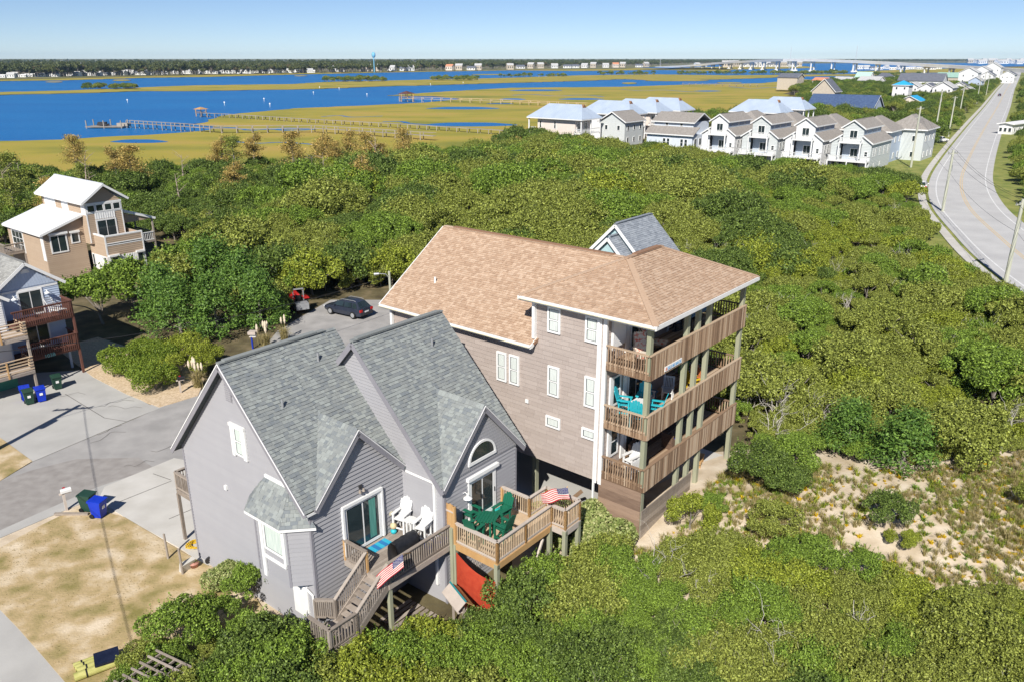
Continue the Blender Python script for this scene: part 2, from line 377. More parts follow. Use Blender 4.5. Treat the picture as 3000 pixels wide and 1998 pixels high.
# fish-scale shingles in the gable
zz = 6.1; row = 0
while zz < 8.6:
    half = (8.7-zz)/kc; u = 2.43-half+.05 + (row % 2)*.07
    while u < 2.43+half-.1:
        c = fYB.pt(u+.07, zz, .03); mb = MB()
        pts = [fYB.pt(u+.005, zz+.24, .062), fYB.pt(u+.005, zz+.07, .078)] + [fYB.pt(u+.07+.065*math.cos(a), zz+.07+.06*math.sin(a), .08) for a in (R(205), R(240), R(270), R(300), R(335))] + [fYB.pt(u+.135, zz+.07, .078), fYB.pt(u+.135, zz+.24, .062)]
        mb.prism(pts, (0, .014, 0)).build('scale_shingle', M_grey_wall, gw); u += .14
    zz += .16; row += 1
MB().box(9.68, -11.6, 0, 9.8, -1, 6).build('side_wall', M_grey_wall, G)
MB().box(0, .18, 0, 9.68, .3, 6).build('back_wall', M_grey_wall, G)
# corner boards
for x, y, z1 in ((0, -9.05, 5.9), (5.0, -11.6, 5.8), (9.8, -11.6, 5.9), (0, .3, 6.3)):
    MB().box(x-.05, y-.05, 0, x+.06, y+.06, z1).build('corner_board', M_grey_trim, G)
# gable vent on the big wall
v = MB(); v.prism([fX.pt(4.05, 9.6, .035), fX.pt(4.5, 9.6, .035), fX.pt(4.5, 10.35, .035), fX.pt(4.05, 10.35, .035)], (-.02, 0, 0)); v = v.build('gable_vent', M_grey_trim, G)
for i in range(7): box_on(MB(), fX, 4.09, 9.65+i*.095, 4.46, 9.7+i*.095, .056, .075).build('louvre', M_grey_wall, v)
# upper window with shutters on the big wall
w_ = window(G, fX, 4.35, 7.2, 4.95, 8.5, 1, 1, .08, .07, curtain=M_curtain)
for a, b in ((4.14, 4.33), (4.97, 5.2)): box_on(MB(), fX, a, 7.12, b, 8.56, .03, .11).build('storm_shutter', M_white, w_)
box_on(MB(), fX, 4.12, 8.52, 5.2, 8.66, .03, .15).build('shutter_box', M_white, w_)
mb = MB(); box_on(mb, fX, 3.05, 5.05, 3.22, 5.25, .02, .12); mb.build('vent_hood', M_white, G)
# bay window
bay = MB(); P = [(0, -5.5), (-.7, -6.25), (-.7, -8.35), (0.05, -9.04), (.05, -5.5)]
bay = bay.prism([(x, y, 2.75) for x, y in P], (0, 0, 2.75)).build('bay', M_grey_wall, G)
f1 = Fr((-.7, -6.25, 0), (0, -1, 0), (-1, 0, 0)); f2 = Fr((-.7, -8.35, 0), (.735, -.69, 0), (-.69, -.735, 0)); f3 = Fr((0, -5.5, 0), (-.7, -.75, 0), (-.75, .7, 0))
for f, L in ((f1, 2.1), (f2, 1.02), (f3, 1.02)):
    z = 2.75
    while z < 5.45:
        mb = MB(); p = [f.pt(0, z, .025), f.pt(L, z, .025), f.pt(L, z+.2, .006), f.pt(0, z+.2, .006)]
        mb.prism(p, f.N*-.004).build('siding_board', M_grey_wall, bay); z += .2
for f, u in ((f2, 0), (f2, 1.0), (f1, 0)): box_on(MB(), f, u-.05, 2.7, u+.05, 5.5, .0, .035).build('corner_board', M_grey_trim, bay)
wb = window(bay, f1, .62, 4.0, 1.95, 5.4, 0, 1, .1, .08, curtain=M_curtain)
box_on(MB(), f1, .38, 2.6, .58, 5.46, .03, .1).build('storm_shutter', M_white, wb); box_on(MB(), f1, 1.97, 3.8, 2.12, 5.46, .03, .13).build('storm_shutter', M_white, wb)
box_on(MB(), f1, .55, 3.55, 2.0, 3.68, .03, .09).build('sill', M_white, wb)
br = MB().beam((-.02, -6.3, 6.86), (-.02, -7.85, 6.86), .12, .14).build('flashing', M_white, bay)
E0 = [(.05, -4.95, 5.5), (-.95, -5.95, 5.5), (-.95, -8.3, 5.5), (.1, -9.3, 5.5)]; T0 = [(0, -6.3, 6.84), (0, -7.9, 6.84)]
tb = []
for q in ([E0[0], E0[1], T0[0]], [E0[1], E0[2], T0[1], T0[0]], [E0[2], E0[3], T0[1]]):
    o, t = shingle_slope(bay, q, M_shingle_base, rg, .155); o.name = 'bay_roof'; tb += t
lay(bay, tb, M_shingle, 'bay_shingle', 'bay_shingle_field', GM, 140)
for i in range(3): gutter(G, Vector(E0[i])+Vector((-.02, 0, -.06)), Vector(E0[i+1])+Vector((-.02, 0, -.06)))
gutter(G, (-.3, eA-.03, zAf(eA)-.1), (.35, eA-.03, zAf(eA)-.1))
# gutter and downspouts at the recess
gutter(G, (4.93, -9.35, 6.0), (4.93, -11.5, 6.0))
MB().beam((4.93, -11.1, 5.95), (4.93, -11.1, .9), .1, .12).build('downspout', M_white, G)
MB().tube([(-.05, -8.0, 2.7), (-.12, -8.1, 2.4), (-.12, -8.6, 2.35), (-.1, -8.9, 2.2), (-.1, -8.95, .3)], .05).build('downspout', M_white, G)
box_on(MB(), fX, 7.5, .8, 8.5, 2.6, .02, .08).build('storage_door', M_white, G)
# slider door on the deck wall
def slider(fr, u0, u1, z0, z1, nm='sliding_door'):
    w = window(G, fr, u0, z0, u1, z1, 0, 2, .13, .09, name=nm)
    box_on(MB(), fr, u0-.1, z1, u1+.1, z1+.13, .0, .16).build('shutter_box', M_white, w)
    for u in (u0-.12, u1+.02): box_on(MB(), fr, u, z0, u+.1, z1, .0, .15).build('shutter_track', M_white, w)
    return w
sd = slider(fY, 1.62, 3.6, 3.28, 5.55)
box_on(MB(), fY, 2.95, 3.5, 3.3, 5.35, .069, .072).build('curtain', mat('teal_curtain', lin(.05,.2,.17), lin(.12,.33,.28), 6, .9, stretch=(4,4,.2)), sd)
# french door and half-round window
fd = window(G, fYB, 1.45, 3.45, 3.3, 5.6, 0, 2, .2, .08, name='french_door')
box_on(MB(), fYB, 1.35, 5.62, 3.42, 5.78, .0, .2).build('shutter_box', M_white, fd)
for u in (2.3, 3.17): box_on(MB(), fYB, u, 4.4, u+.03, 4.62, .085, .12).build('door_handle', M_black, fd)
cxu, cz, rr = 2.37, 6.37, .92
ar = [(cxu+rr*math.cos(R(a)), cz+rr*math.sin(R(a))) for a in range(0, 181, 12)]; ai = [(cxu+(rr-.13)*math.cos(R(a)), cz+.1+(rr-.2)*math.sin(R(a))) for a in range(0, 181, 12)]
mb = MB()
for i in range(len(ar)-1): mb.prism([fYB.pt(*ar[i], .03), fYB.pt(*ar[i+1], .03), fYB.pt(*ai[i+1], .03), fYB.pt(*ai[i], .03)], fYB.N*.11)
box_on(mb, fYB, cxu-rr, cz-.04, cxu+rr, cz+.1, .03, .145)
hw = mb.build('half_round_window', M_white, G)
MB().prism([fYB.pt(a, b, .03) for a, b in ai], fYB.N*.08).build('pane', M_glass, hw)
def wall_lamp(house, fr, u, z):
    l = MB().tube([fr.pt(u, z+.15, .03), fr.pt(u, z+.25, .15), fr.pt(u, z+.2, .3)], .02).build('wall_lamp', M_white, house)
    c = fr.pt(u, z, .3); MB().lathe([(.2, 0), (.19, .03), (.06, .12), (.05, .2)], c, 14).build('lamp_shade', M_white, l)
wall_lamp(G, fYB, 1.15, 5.0)
fl = MB(); box_on(fl, fY, 2.5, 6.1, 2.66, 6.26, .02, .1); fl = fl.build('flood_light', M_darkmetal, G)
for u in (2.47, 2.66): MB().lathe([(.03, -.02), (.07, -.16)], fY.pt(u, 6.12, .16), 8).build('lamp_head', M_wood_grey, fl)
box_on(MB(), fY, 4.1, 4.05, 4.24, 4.2, .02, .1).build('outlet_box', M_gutter_in, G)
# back porch over the driveway
BP = empty('porch_deck', GO, RZ, 'small grey railed porch on a tall post behind the big grey wall', 'deck')
planks(BP, .3, .32, 5, 2.3, 2.95, 'x', .14, M_wood_grey)
MB().box(.3, .32, 2.7, 5, 2.28, 2.91).build('deck_frame', M_wood_grey, BP)
railing(BP, (.35, 2.25, 2.95), (5, 2.25, 2.95), m=M_wood_grey, post=M_wood_grey); railing(BP, (.35, .4, 2.95), (.35, 2.25, 2.95), m=M_wood_grey)
for x in (.35, 2.6, 4.9): MB().box(x-.07, 2.18, 0, x+.07, 2.32, 2.7).build('post', M_wood_grey, BP)
# ---------------------------------------------------------------- weathered deck with the white chairs
DK = empty('weathered_deck', GO, RZ, 'weathered grey raised deck with stairs outside the sliding door', 'deck')
zd = 3.2
planks(DK, 1.5, -11.8, 5.0, -9.08, zd, 'x', .14, M_wood_grey)
MB().box(1.5, -11.83, zd-.28, 5.1, -11.79, zd-.03).box(1.46, -11.8, zd-.28, 1.5, -9.1, zd-.03).box(1.5, -11.78, zd-.2, 5.0, -9.2, zd-.06).build('deck_frame', M_wood_grey, DK)
railing(DK, (1.55, -11.78, zd), (5.08, -11.78, zd), m=M_wood_grey, post=M_wood_grey, bw=.045)
railing(DK, (1.52, -9.12, zd), (1.52, -10.5, zd), m=M_wood_grey, post=M_wood_new, bw=.045)
for x, y in ((1.6, -11.7), (5.05, -11.95)): MB().box(x-.08, y-.08, 0, x+.08, y+.08, zd+.9).build('post', M_post_green, DK)
ns = 7; st = MB()
for i in range(ns):
    z = zd - .185*(i+1); x = 1.46 - .24*i
    MB().box(x-.27, -11.75, z-.04, x, -10.55, z).build('stair_tread', M_wood_grey, DK)
xe = 1.46-.24*ns; zl = zd-.185*ns-.0
for y in (-11.77, -10.53): MB().beam((1.46, y, zd-.16), (xe, y, zl-.06), .05, .26).build('stringer', M_wood_grey, DK)
railing(DK, (1.5, -11.78, zd), (xe, -11.78, zl), m=M_wood_grey, post=M_wood_new, bw=.045, ends=False); railing(DK, (1.5, -10.5, zd), (xe, -10.5, zl), m=M_wood_grey, bw=.045)
planks(DK, xe-1.3, -11.8, xe, -10.4, zl-.02, 'x', .14, M_wood_grey)
MB().box(xe-1.28, -11.78, zl-.25, xe-.02, -10.42, zl-.06).build('deck_frame', M_wood_grey, DK)
railing(DK, (xe, -11.78, zl), (xe-1.3, -11.78, zl), m=M_wood_grey, bw=.045, post=M_wood_grey); railing(DK, (xe-1.28, -11.78, zl), (xe-1.28, -10.5, zl), m=M_wood_grey, bw=.045)
railing(DK, (xe, -10.5, zl), (xe-.1, -9.3, zl-.5), m=M_wood_grey, bw=.045, post=M_wood_grey)
for i in range(4): MB().box(xe-1.25, -10.38+i*.26, zl-.2*(i+1)-.04, xe-.05, -10.1+i*.26, zl-.2*(i+1)).build('stair_tread', M_wood_grey, DK)
for x in (xe-1.2, xe-.05): MB().box(x-.06, -11.8, 0, x+.06, -11.68, zl+.9).build('post', M_wood_grey, DK)
# ---------------------------------------------------------------- new wooden deck
DN = empty('wooden_deck', GO, RZ, 'golden new wooden deck with privacy panel outside the french door', 'deck')
zn = 3.4
planks(DN, 5.12, -14.45, 8.85, -11.64, zn, 'y', .14, M_wood_deck); planks(DN, 8.86, -15.2, 10.0, -13.3, zn, 'x', .14, M_wood_deck)
MB().box(5.1, -14.49, zn-.33, 8.87, -14.45, zn-.03).box(5.06, -14.49, zn-.33, 5.1, -11.65, zn-.03).box(5.12, -14.4, zn-.2, 8.8, -11.7, zn-.06).build('deck_frame', M_wood_new, DN)
MB().box(8.87, -15.24, zn-.33, 10.02, -15.2, zn-.03).box(8.84, -15.2, zn-.33, 8.88, -14.46, zn-.03).box(9.98, -15.2, zn-.33, 10.02, -13.3, zn-.03).build('deck_frame', M_wood_pale, DN)
kw = dict(m=M_wood_deck, mt=M_wood_pale, post=M_wood_new, gap=.115, bw=.035, h=.98)
railing(DN, (5.12, -12.1, zn), (5.12, -14.43, zn), **kw); railing(DN, (5.12, -14.43, zn), (7.0, -14.43, zn), **kw); railing(DN, (7.0, -14.43, zn), (8.87, -14.43, zn), **kw)
railing(DN, (8.87, -14.43, zn), (8.9, -15.18, zn), **kw); railing(DN, (8.9, -15.18, zn), (9.98, -15.18, zn), **kw); railing(DN, (9.98, -15.18, zn), (9.98, -13.32, zn), **kw)
railing(DN, (8.72, -11.7, zn), (8.72, -13.3, zn), **kw); railing(DN, (8.72, -13.3, zn), (9.98, -13.32, zn), **kw)
for x, y in ((5.12, -12.05), (5.12, -14.4), (8.8, -14.4), (8.92, -15.15), (9.95, -15.15), (9.95, -13.35)): MB().box(x-.09, y-.09, 0, x+.09, y+.09, zn-.1).build('post', M_post_green, DN)
MB().beam((8.3, -14.4, 2.9), (7.2, -14.4, 1.0), .09, .09).build('brace', M_wood_pale, DN)
pp = MB().box(5.04, -12.14, zn, 5.14, -12.04, zn+1.75).build('privacy_panel', M_wood_new, DN)
for i in range(4): MB().box(5.07, -12.02+i*.105, zn-.1, 5.1, -11.922+i*.105, zn+1.8+.03*math.sin(i*2)).build('panel_board', M_wood_new, pp)
MB().box(5.02, -12.06, zn+1.45, 5.16, -11.62, zn+1.5).build('panel_rail', M_wood_pale, pp)
# under the deck: lattice
lt = empty('lattice_screen', GO, RZ, 'pale lattice screen standing under the golden deck', 'lattice')
for i in range(14):
    MB().beam((6.3+i*.16, -11.75, 1.0), (6.9+i*.16, -11.75, 2.2), .03, .012, up=(0,1,0)).build('lath', M_wood_pale, lt)
# ================================================================= brown house
BO = Vector((6.13, 33.09, 0)); BRZ = R(50.6)
B = empty('tall_house', BO, BRZ, 'tall taupe shake house with tan shingle roof and three stacked balconies', 'house')
BM = frame_m(BO, BRZ); rb = random.Random(11)
FL = [3.95, 6.67, 9.63]
roofB = MB().beam((5, 4.6, 13.42), (5, 17.3, 13.42), .24, .05).build('roof', M_tan_shingle, B)
tabs = []
def slb(p3):
    o, t = shingle_slope(roofB, p3, M_tan_felt, rb, .145, (.11, .28)); o.name = 'roof_slope'; tabs.extend(t)
zl0, zr0 = 9.72, 13.4
slb([(-.4, 6.4, zl0), (5, 4.2, zr0), (5, 17.4, zr0), (-.4, 17.4, zl0)])
slb([(10.4, 6.4, zl0), (10.4, 17.4, zl0), (5, 17.4, zr0), (5, 4.2, zr0)])
zh, zt = 12.12, 13.82; ha, hb = (3.55, 3.5), (6.75, 3.5)
slb([(-.42, -.42, zh), (10.42, -.42, zh), (hb[0], hb[1], zt), (ha[0], ha[1], zt)])
slb([(-.42, 7.2, zh), (-.42, -.42, zh), (ha[0], ha[1], zt)])
slb([(10.42, -.42, zh), (10.42, 7.2, zh), (hb[0], hb[1], zt)])
slb([(10.42, 7.2, zh), (-.42, 7.2, zh), (ha[0], ha[1], zt), (hb[0], hb[1], zt)])
lay(roofB, tabs, M_tan_shingle, 'shingle', 'shingle_field', BM)
MB().beam((ha[0]-.2, 3.5, zt+.03), (hb[0]+.1, 3.5, zt+.03), .26, .05).build('ridge_cap', M_tan_shingle, roofB)
MB().beam((ha[0]+.6, 3.5, zt+.08), (hb[0]-.2, 3.5, zt+.08), .28, .05).build('ridge_vent', M_tan_felt, roofB)
MB().beam((5, 5.2, 13.47), (5, 16.5, 13.47), .28, .05).build('ridge_vent', M_tan_felt, roofB)
for c, a in (((-.42, -.42, zh), ha), ((10.42, -.42, zh), hb), ((-.42, 7.2, zh), ha)):
    MB().beam(Vector(c)+Z*.015, Vector((a[0], a[1], zt+.02)), .28, .03).build('hip_cap', M_tan_shingle, roofB)
for p, q in (((-.45, -.45, zh-.1), (10.45, -.45, zh-.1)), ((-.45, -.45, zh-.1), (-.45, 7.2, zh-.1)), ((10.45, -.45, zh-.1), (10.45, 7.2, zh-.1)), ((-.43, 6.4, zl0-.1), (-.43, 17.4, zl0-.1)), ((-.43, 17.43, zl0-.08), (5, 17.43, zr0-.1)), ((-.43, 6.38, zl0-.1), (.1, 6.38, zl0+.25))):
    MB().beam(p, q, .05, .2).build('fascia_board', M_white, roofB)
MB().box(-.4, -.4, zh-.2, 10.4, 7.1, zh-.17).build('soffit', M_white, roofB)
MB().box(-.38, 6.5, zl0-.2, .3, 17.3, zl0-.17).build('soffit', M_white, roofB)
MB().tube([(1.5, 14.8, 10.9), (1.5, 14.8, 11.35)], .06).build('vent_pipe', M_white, roofB)
# walls: big shake side
fS = Fr((0, 0, 0), (0, 1, 0), (-1, 0, 0))
wl = MB().prism([(.02, 2.4, 3.4), (.02, 17, 3.4), (.02, 17, 9.6), (.02, 6.6, 9.6), (.02, 6.6, 11.95), (.02, 2.4, 11.95)], (.15, 0, 0)).build('wall', M_taupe_base, B)
tb = []
for pl in ([(2.4, 3.4), (17, 3.4), (17, 9.55), (2.4, 9.55)], [(2.4, 9.55), (6.6, 9.55), (6.6, 11.95), (2.4, 11.95)]):
    tb += tabs_for(Vector((.02, 0, 0)), Vector((0, 1, 0)), Z, Vector((-1, 0, 0)), pl, .225, .35, 1.1, .018, rb, gap=.006, lam=.0)
lay(wl, tb, M_taupe, 'shake', 'shake_field', BM)
MB().box(.17, 16.85, 3.4, 10, 17, 9.6).prism([(.2, 17, 9.6), (9.8, 17, 9.6), (5, 17, 13.2)], (0, -.15, 0)).box(9.85, 4.5, 3.4, 10, 16.85, 9.6).build('back_wall', M_taupe_base, B)
MB().box(.17, 2.4, 3.3, 9.84, 16.84, 3.39).build('underfloor', M_taupe_base, B)
# balcony walls
fF = Fr((0, 2.4, 0), (1, 0, 0), (0, -1, 0)); fF2 = Fr((6, 4.6, 0), (1, 0, 0), (0, -1, 0)); fR = Fr((6.0, 2.4, 0), (0, 1, 0), (1, 0, 0))
wl = MB().box(.17, 2.4, 3.4, 6.0, 2.55, 11.95).box(5.85, 2.56, 3.4, 6.0, 4.6, 11.95).box(6.0, 4.6, 3.4, 10, 4.75, 11.95).build('wall', M_taupe_base, B)
tb = tabs_for(Vector((0, 2.4, 0)), Vector((1, 0, 0)), Z, Vector((0, -1, 0)), [(.02, 3.4), (6, 3.4), (6, 11.9), (.02, 11.9)], .225, .35, 1.1, .018, rb, lam=0)
lay(wl, tb, M_taupe, 'shake', 'shake_field', BM, 0)
for x0, y0 in ((-.06, 2.26), (-.06, 2.55)): MB().box(x0, y0, 3.3, .02, y0+.2, 11.95).build('corner_board', M_white, B)
MB().box(.02, 2.3, 3.3, .14, 2.4, 11.95).build('corner_board', M_white, B)
MB().box(5.9, 2.33, 1.3, 6.04, 2.39, 11.9).build('corner_board', M_white, B)
MB().beam((-.1, 2.66, 11.8), (-.1, 2.66, 2.2), .09, .09).build('downspout', M_white, B)
MB().beam((-.08, 6.45, 11.85), (-.08, 6.45, 10.0), .2, .16).build('corner_board', M_white, B)
MB().beam((-.1, 16.8, 9.5), (-.1, 16.8, 3.0), .16, .16).build('downspout', M_white, B)
gutter(B, (-.5, 6.4, zl0-.06), (-.5, 17.4, zl0-.06)); gutter(B, (-.5, -.45, zh-.07), (-.5, 7.1, zh-.07))
M_curt = mat('pale_curtain', lin(.5,.54,.51), lin(.66,.70,.67), 12, .9, stretch=(4,4,.15))
for a in ((4.9,10.49,5.66,11.78),(2.72,10.5,3.46,11.76),(8.26,7.16,8.92,8.75),(7.43,7.17,8.08,8.77),(4.9,7.2,5.6,8.78),(2.72,7.22,3.4,8.79)): window(B, fS, *a, 1, 1, .1, .09, curtain=M_curt)
for a in ((4.79,5.48,5.68,6.08),(2.66,5.53,3.48,6.08)): window(B, fS, *a, 0, 1, .1, .09, curtain=M_curt)
mb = MB(); box_on(mb, fS, 6.8, 6.38, 7.0, 6.58, .03, .08); mb.build('vent_cover', M_white, B)
for fz in FL:
    d = window(B, fF, 2.15, fz+.05, 3.75, fz+2.1, 0, 2, .12, .08, name='sliding_door')
    box_on(MB(), fF, 1.75, fz+.05, 2.05, fz+2.1, .03, .1).build('storm_shutter', M_white, d)
    w_ = window(B, fF, .75, fz+.5, 1.5, fz+2.05, 1, 1, .1, .08)
    box_on(MB(), fF, .5, fz+.45, .72, fz+2.1, .03, .12).build('storm_shutter', M_white, w_)
    window(B, fF2, .6, fz+.05, 2.3, fz+2.1, 0, 2, .12, .08, name='sliding_door')
mb = MB(); box_on(mb, fF, .5, FL[2]+.62, 1.62, FL[2]+2.1, .1, .16); mb.build('storm_shutter', M_white, B)
# balconies
for k, fz in enumerate(FL):
    bc = MB().box(-.02, -.06, fz-.27, 10.04, -.02, fz-.03).box(-.06, -.02, fz-.27, -.02, 2.24, fz-.03).box(10.0, -.02, fz-.27, 10.04, 4.5, fz-.03).box(.0, 0, fz-.2, 9.98, 2.38, fz-.06).box(6.02, 2.39, fz-.2, 9.98, 4.58, fz-.06).build('balcony', M_wood_brown, B)
    n = 17
    for i in range(n): MB().box(.0, 2.34*i/n+.006, fz-.04, 9.98, 2.34*(i+1)/n-.006, fz).build('deck_board', M_wood_brown, bc)
    for i in range(15): MB().box(6.03, 2.4+2.15*i/15+.006, fz-.04, 9.98, 2.4+2.15*(i+1)/15-.006, fz).build('deck_board', M_wood_brown, bc)
    h = .93; f0 = 0.0
    MB().beam((-.05, -.03, fz+h), (10.05, -.03, fz+h), .15, .045).build('rail_cap', M_wood_brown, bc)
    MB().beam((-.03, -.0, fz+h), (-.03, 2.25, fz+h), .15, .045).beam((-.03, 0, fz+.1), (-.03, 2.25, fz+.1), .04, .09).build('rail_cap', M_wood_brown, bc)
    MB().beam((10.02, 0, fz+h), (10.02, 4.5, fz+h), .15, .045).beam((10.02, 0, fz+.1), (10.02, 4.5, fz+.1), .04, .09).build('rail_cap', M_wood_brown, bc)
    for i in range(84):
        x = .02 + 10.0*i/84; MB().box(x, -.1-rb.uniform(0, .008), fz-.27, x+.088, -.065, fz+h-.03+rb.uniform(-.006, 0)).build('picket', M_wood_brown, bc)
    for i in range(16):
        y = .08+2.15*i/16; MB().box(-.09, y, fz-.2, -.055, y+.055, fz+h-.03).build('baluster', M_wood_brown, bc)
    for i in range(28):
        y = .1+4.3*i/28; MB().box(10.0, y, fz+.06, 10.04, y+.06, fz+h-.03).build('baluster', M_wood_brown, bc)
for x in (.03, 3.5, 4.62, 5.8, 9.75):
    MB().box(x-.02, .0, .7, x+.22, .22, 11.93).build('post', M_post_green, B)
for x, y in ((.25, 6.5), (.25, 10), (.25, 13.5), (4, 4.5), (4, 9), (8, 5), (8, 10)): MB().box(x, y, .3, x+.25, y+.25, 3.3).build('piling', M_post_green, B)
MB().beam((.3, 4.9, .8), (.3, 3.6, 2.3), .1, .2).build('brace', M_wood_brown, B)
# ground floor skirt
sk = MB().box(.0, .02, .6, .04, 2.38, 3.66).box(.05, -.02, .6, 4.95, .02, 2.6).build('plank_skirt', M_wood_brown, B)
for i in range(11): MB().box(-.045, .02, .75+i*.27, -.001, 2.39, .75+i*.27+.262).build('plank', M_plank, sk)
for i in range(8): MB().box(.0, -.07, .6+i*.26, 5.0, -.025, .6+i*.26+.252).build('plank', M_wood_grey, sk)
MB().box(.3, 2.4, .5, 9.8, 2.5, 3.3).build('ground_wall', M_white, B)
gd = window(B, Fr((0, 2.38, 0), (1, 0, 0), (0, -1, 0)), .9, 1.5, 2.6, 3.2, 0, 1, .14, .06, glass=mat('blue_panel', lin(.05,.10,.22), lin(.08,.15,.30), 2, .3))
for x in (3.6, 5.2, 6.9): box_on(MB(), Fr((0, 2.38, 0), (1, 0, 0), (0, -1, 0)), x, 1.3, x+1.3, 3.2, .02, .06).build('garage_panel', M_white, B)
# sign
sg = empty('name_sign', BM @ Vector((1.22, -.11, 9.47)), BRZ, 'narrow white board sign with blue lettering on the top balcony', 'sign')
MB().box(0, -.035, 0, 1.6, 0, .23).build('board', M_white, sg)
MB().box(.04, -.042, .05, .2, -.036, .18).build('emblem', mat('coral_paint', lin(.7,.25,.18), lin(.8,.4,.3), 20, .6), sg)
def text_mesh(s, size, m, parent, loc, name='lettering', rot=(math.pi/2, 0, 0), ext=.004):
    cu = bpy.data.curves.new(name, 'FONT'); cu.body = s; cu.size = size; cu.extrude = ext; cu.align_x = 'LEFT'
    t = bpy.data.objects.new(name, cu); COL.objects.link(t)
    bpy.context.view_layer.update()
    me = bpy.data.meshes.new_from_object(t.evaluated_get(bpy.context.evaluated_depsgraph_get()))
    bpy.data.objects.remove(t); me.materials.clear(); me.materials.append(m)
    o = bpy.data.objects.new(name, me); COL.objects.link(o); o.parent = parent; o.location = loc; o.rotation_euler = rot
    return o
M_bluelet = mat('blue_lettering', lin(.02,.25,.55), lin(.03,.3,.6), 8, .5)
tx = text_mesh("ISLE BE BACK", .2, M_bluelet, sg, (.24, -.038, .045))
wd = max(v.co.x for v in tx.data.vertices); tx.scale = (1.3/wd, 1, 1)
# ================================================================= ground, water, marsh, roads
K = 1.27443
YB = [(-3000,-400),(-900,-60),(-400,40),(-200,112),(-115,152),(-52,178),(-5,205),(8,250),(60,300),(110,345),(150,430),(200,600),(250,720),(400,950),(700,1350),(1500,2400),(4000,5500)]
_bx = np.array([p[0] for p in YB], float); _by = np.array([p[1] for p in YB], float)
def smooth(t): t = np.clip(t, 0, 1); return t*t*(3-2*t)
def vn(x, y, s, seed):
    """cheap smooth noise"""
    r = np.random.RandomState(seed); out = 0
    for k in range(5):
        a = r.uniform(0, 6.28); f = s*r.uniform(.6, 1.6); out = out + np.sin((x*math.cos(a)+y*math.sin(a))*f + r.uniform(0, 6.28))
    return out/5
def bump2(x, y, cx, cy, sx, sy, h): return h*np.exp(-((x-cx)/sx)**2-((y-cy)/sy)**2)
_rx = np.array([120,70,66,62,70,84,115,170,300,900.]); _ry = np.array([0,70,90,105,125,155,215,310,530,1500.])   # highway, roughly
def gz(x, y):
    x = np.asarray(x, float); y = np.asarray(y, float)
    d = np.interp(x, _bx, _by) - y                           # metres inland of the marsh edge
    z = -3.2 + 3.2*smooth((d+14)/18)
    dune = bump2(x, y, 12, 34, 9, 9, 1.3) + bump2(x, y, 30, 36, 16, 14, 1.8) + bump2(x, y, 12, 18, 18, 8, 1.5) + bump2(x, y, 34, 60, 18, 25, 1.5) + bump2(x, y, 5, 120, 60, 40, 1.8)
    rd = np.interp(y, _ry, _rx) - x
    mk = smooth((rd-14)/14)*np.maximum(smooth((x+7)/9), smooth((y-84)/20))
    z = z + dune*mk*smooth(d/40) + .25*vn(x, y, .35, 5)*smooth((x-2)/8)*smooth((60-y)/15)*(np.abs(x) < 200)
    return z
def gz1(x, y): return float(gz(x, y))
xs = np.concatenate([np.linspace(-5000, -600, 12), np.linspace(-500, -130, 16), np.linspace(-120, 130, 126), np.linspace(140, 600, 30), np.linspace(700, 6000, 12)])
ys = np.concatenate([np.linspace(-400, 0, 6), np.linspace(6, 230, 113), np.linspace(236, 460, 36), np.linspace(480, 1400, 30), np.linspace(1500, 7000, 12)])
X, Y = np.meshgrid(xs, ys); ZZ = gz(X, Y)
nx = len(xs); v = np.stack([X, Y, ZZ], -1).reshape(-1, 3)
f = [(j*nx+i, j*nx+i+1, (j+1)*nx+i+1, (j+1)*nx+i) for j in range(len(ys)-1) for i in range(nx-1)]
M_sand = mat('dune_sand', lin(.46,.37,.255), lin(.69,.60,.475), .9, .95, c3=lin(.59,.49,.365), bump=.5, bscale=5, detail=8)
gr = MB(); gr.v = [tuple(p) for p in v]; gr.f = f; gr.m = [0]*len(f)
M_litter = mat('leaf_litter', lin(.07,.055,.03), lin(.20,.155,.09), .7, .95, c3=lin(.12,.10,.05), bump=.6, bscale=5, detail=8)
SANDP = [tuple(at(x*K, y*K, 1.8))[:2] for x, y in ((1180,1090), (1500,1120), (1620,1060), (1720,1075), (1850,1070), (1990,1090), (2120,1095), (2600,1030), (2600,1420), (2200,1380), (2050,1300), (1900,1260), (1650,1240), (1450,1290), (1180,1330))]
def inp(x, y, P):
    c = False
    for i in range(len(P)):
        (x0, y0), (x1, y1) = P[i], P[i-1]
        if (y0 > y) != (y1 > y) and x < (x1-x0)*(y-y0)/(y1-y0)+x0: c = not c
    return c
for k, fc in enumerate(f):
    px, py = v[fc[0]][0]+1, v[fc[0]][1]+1
    if not inp(px, py, SANDP) and not (px < -8 and py < 40) and not (0 < px < 60 and py < 41.5): gr.m[k] = 1
gr.build('ground', [M_sand, M_litter], kind='structure', smooth=True)
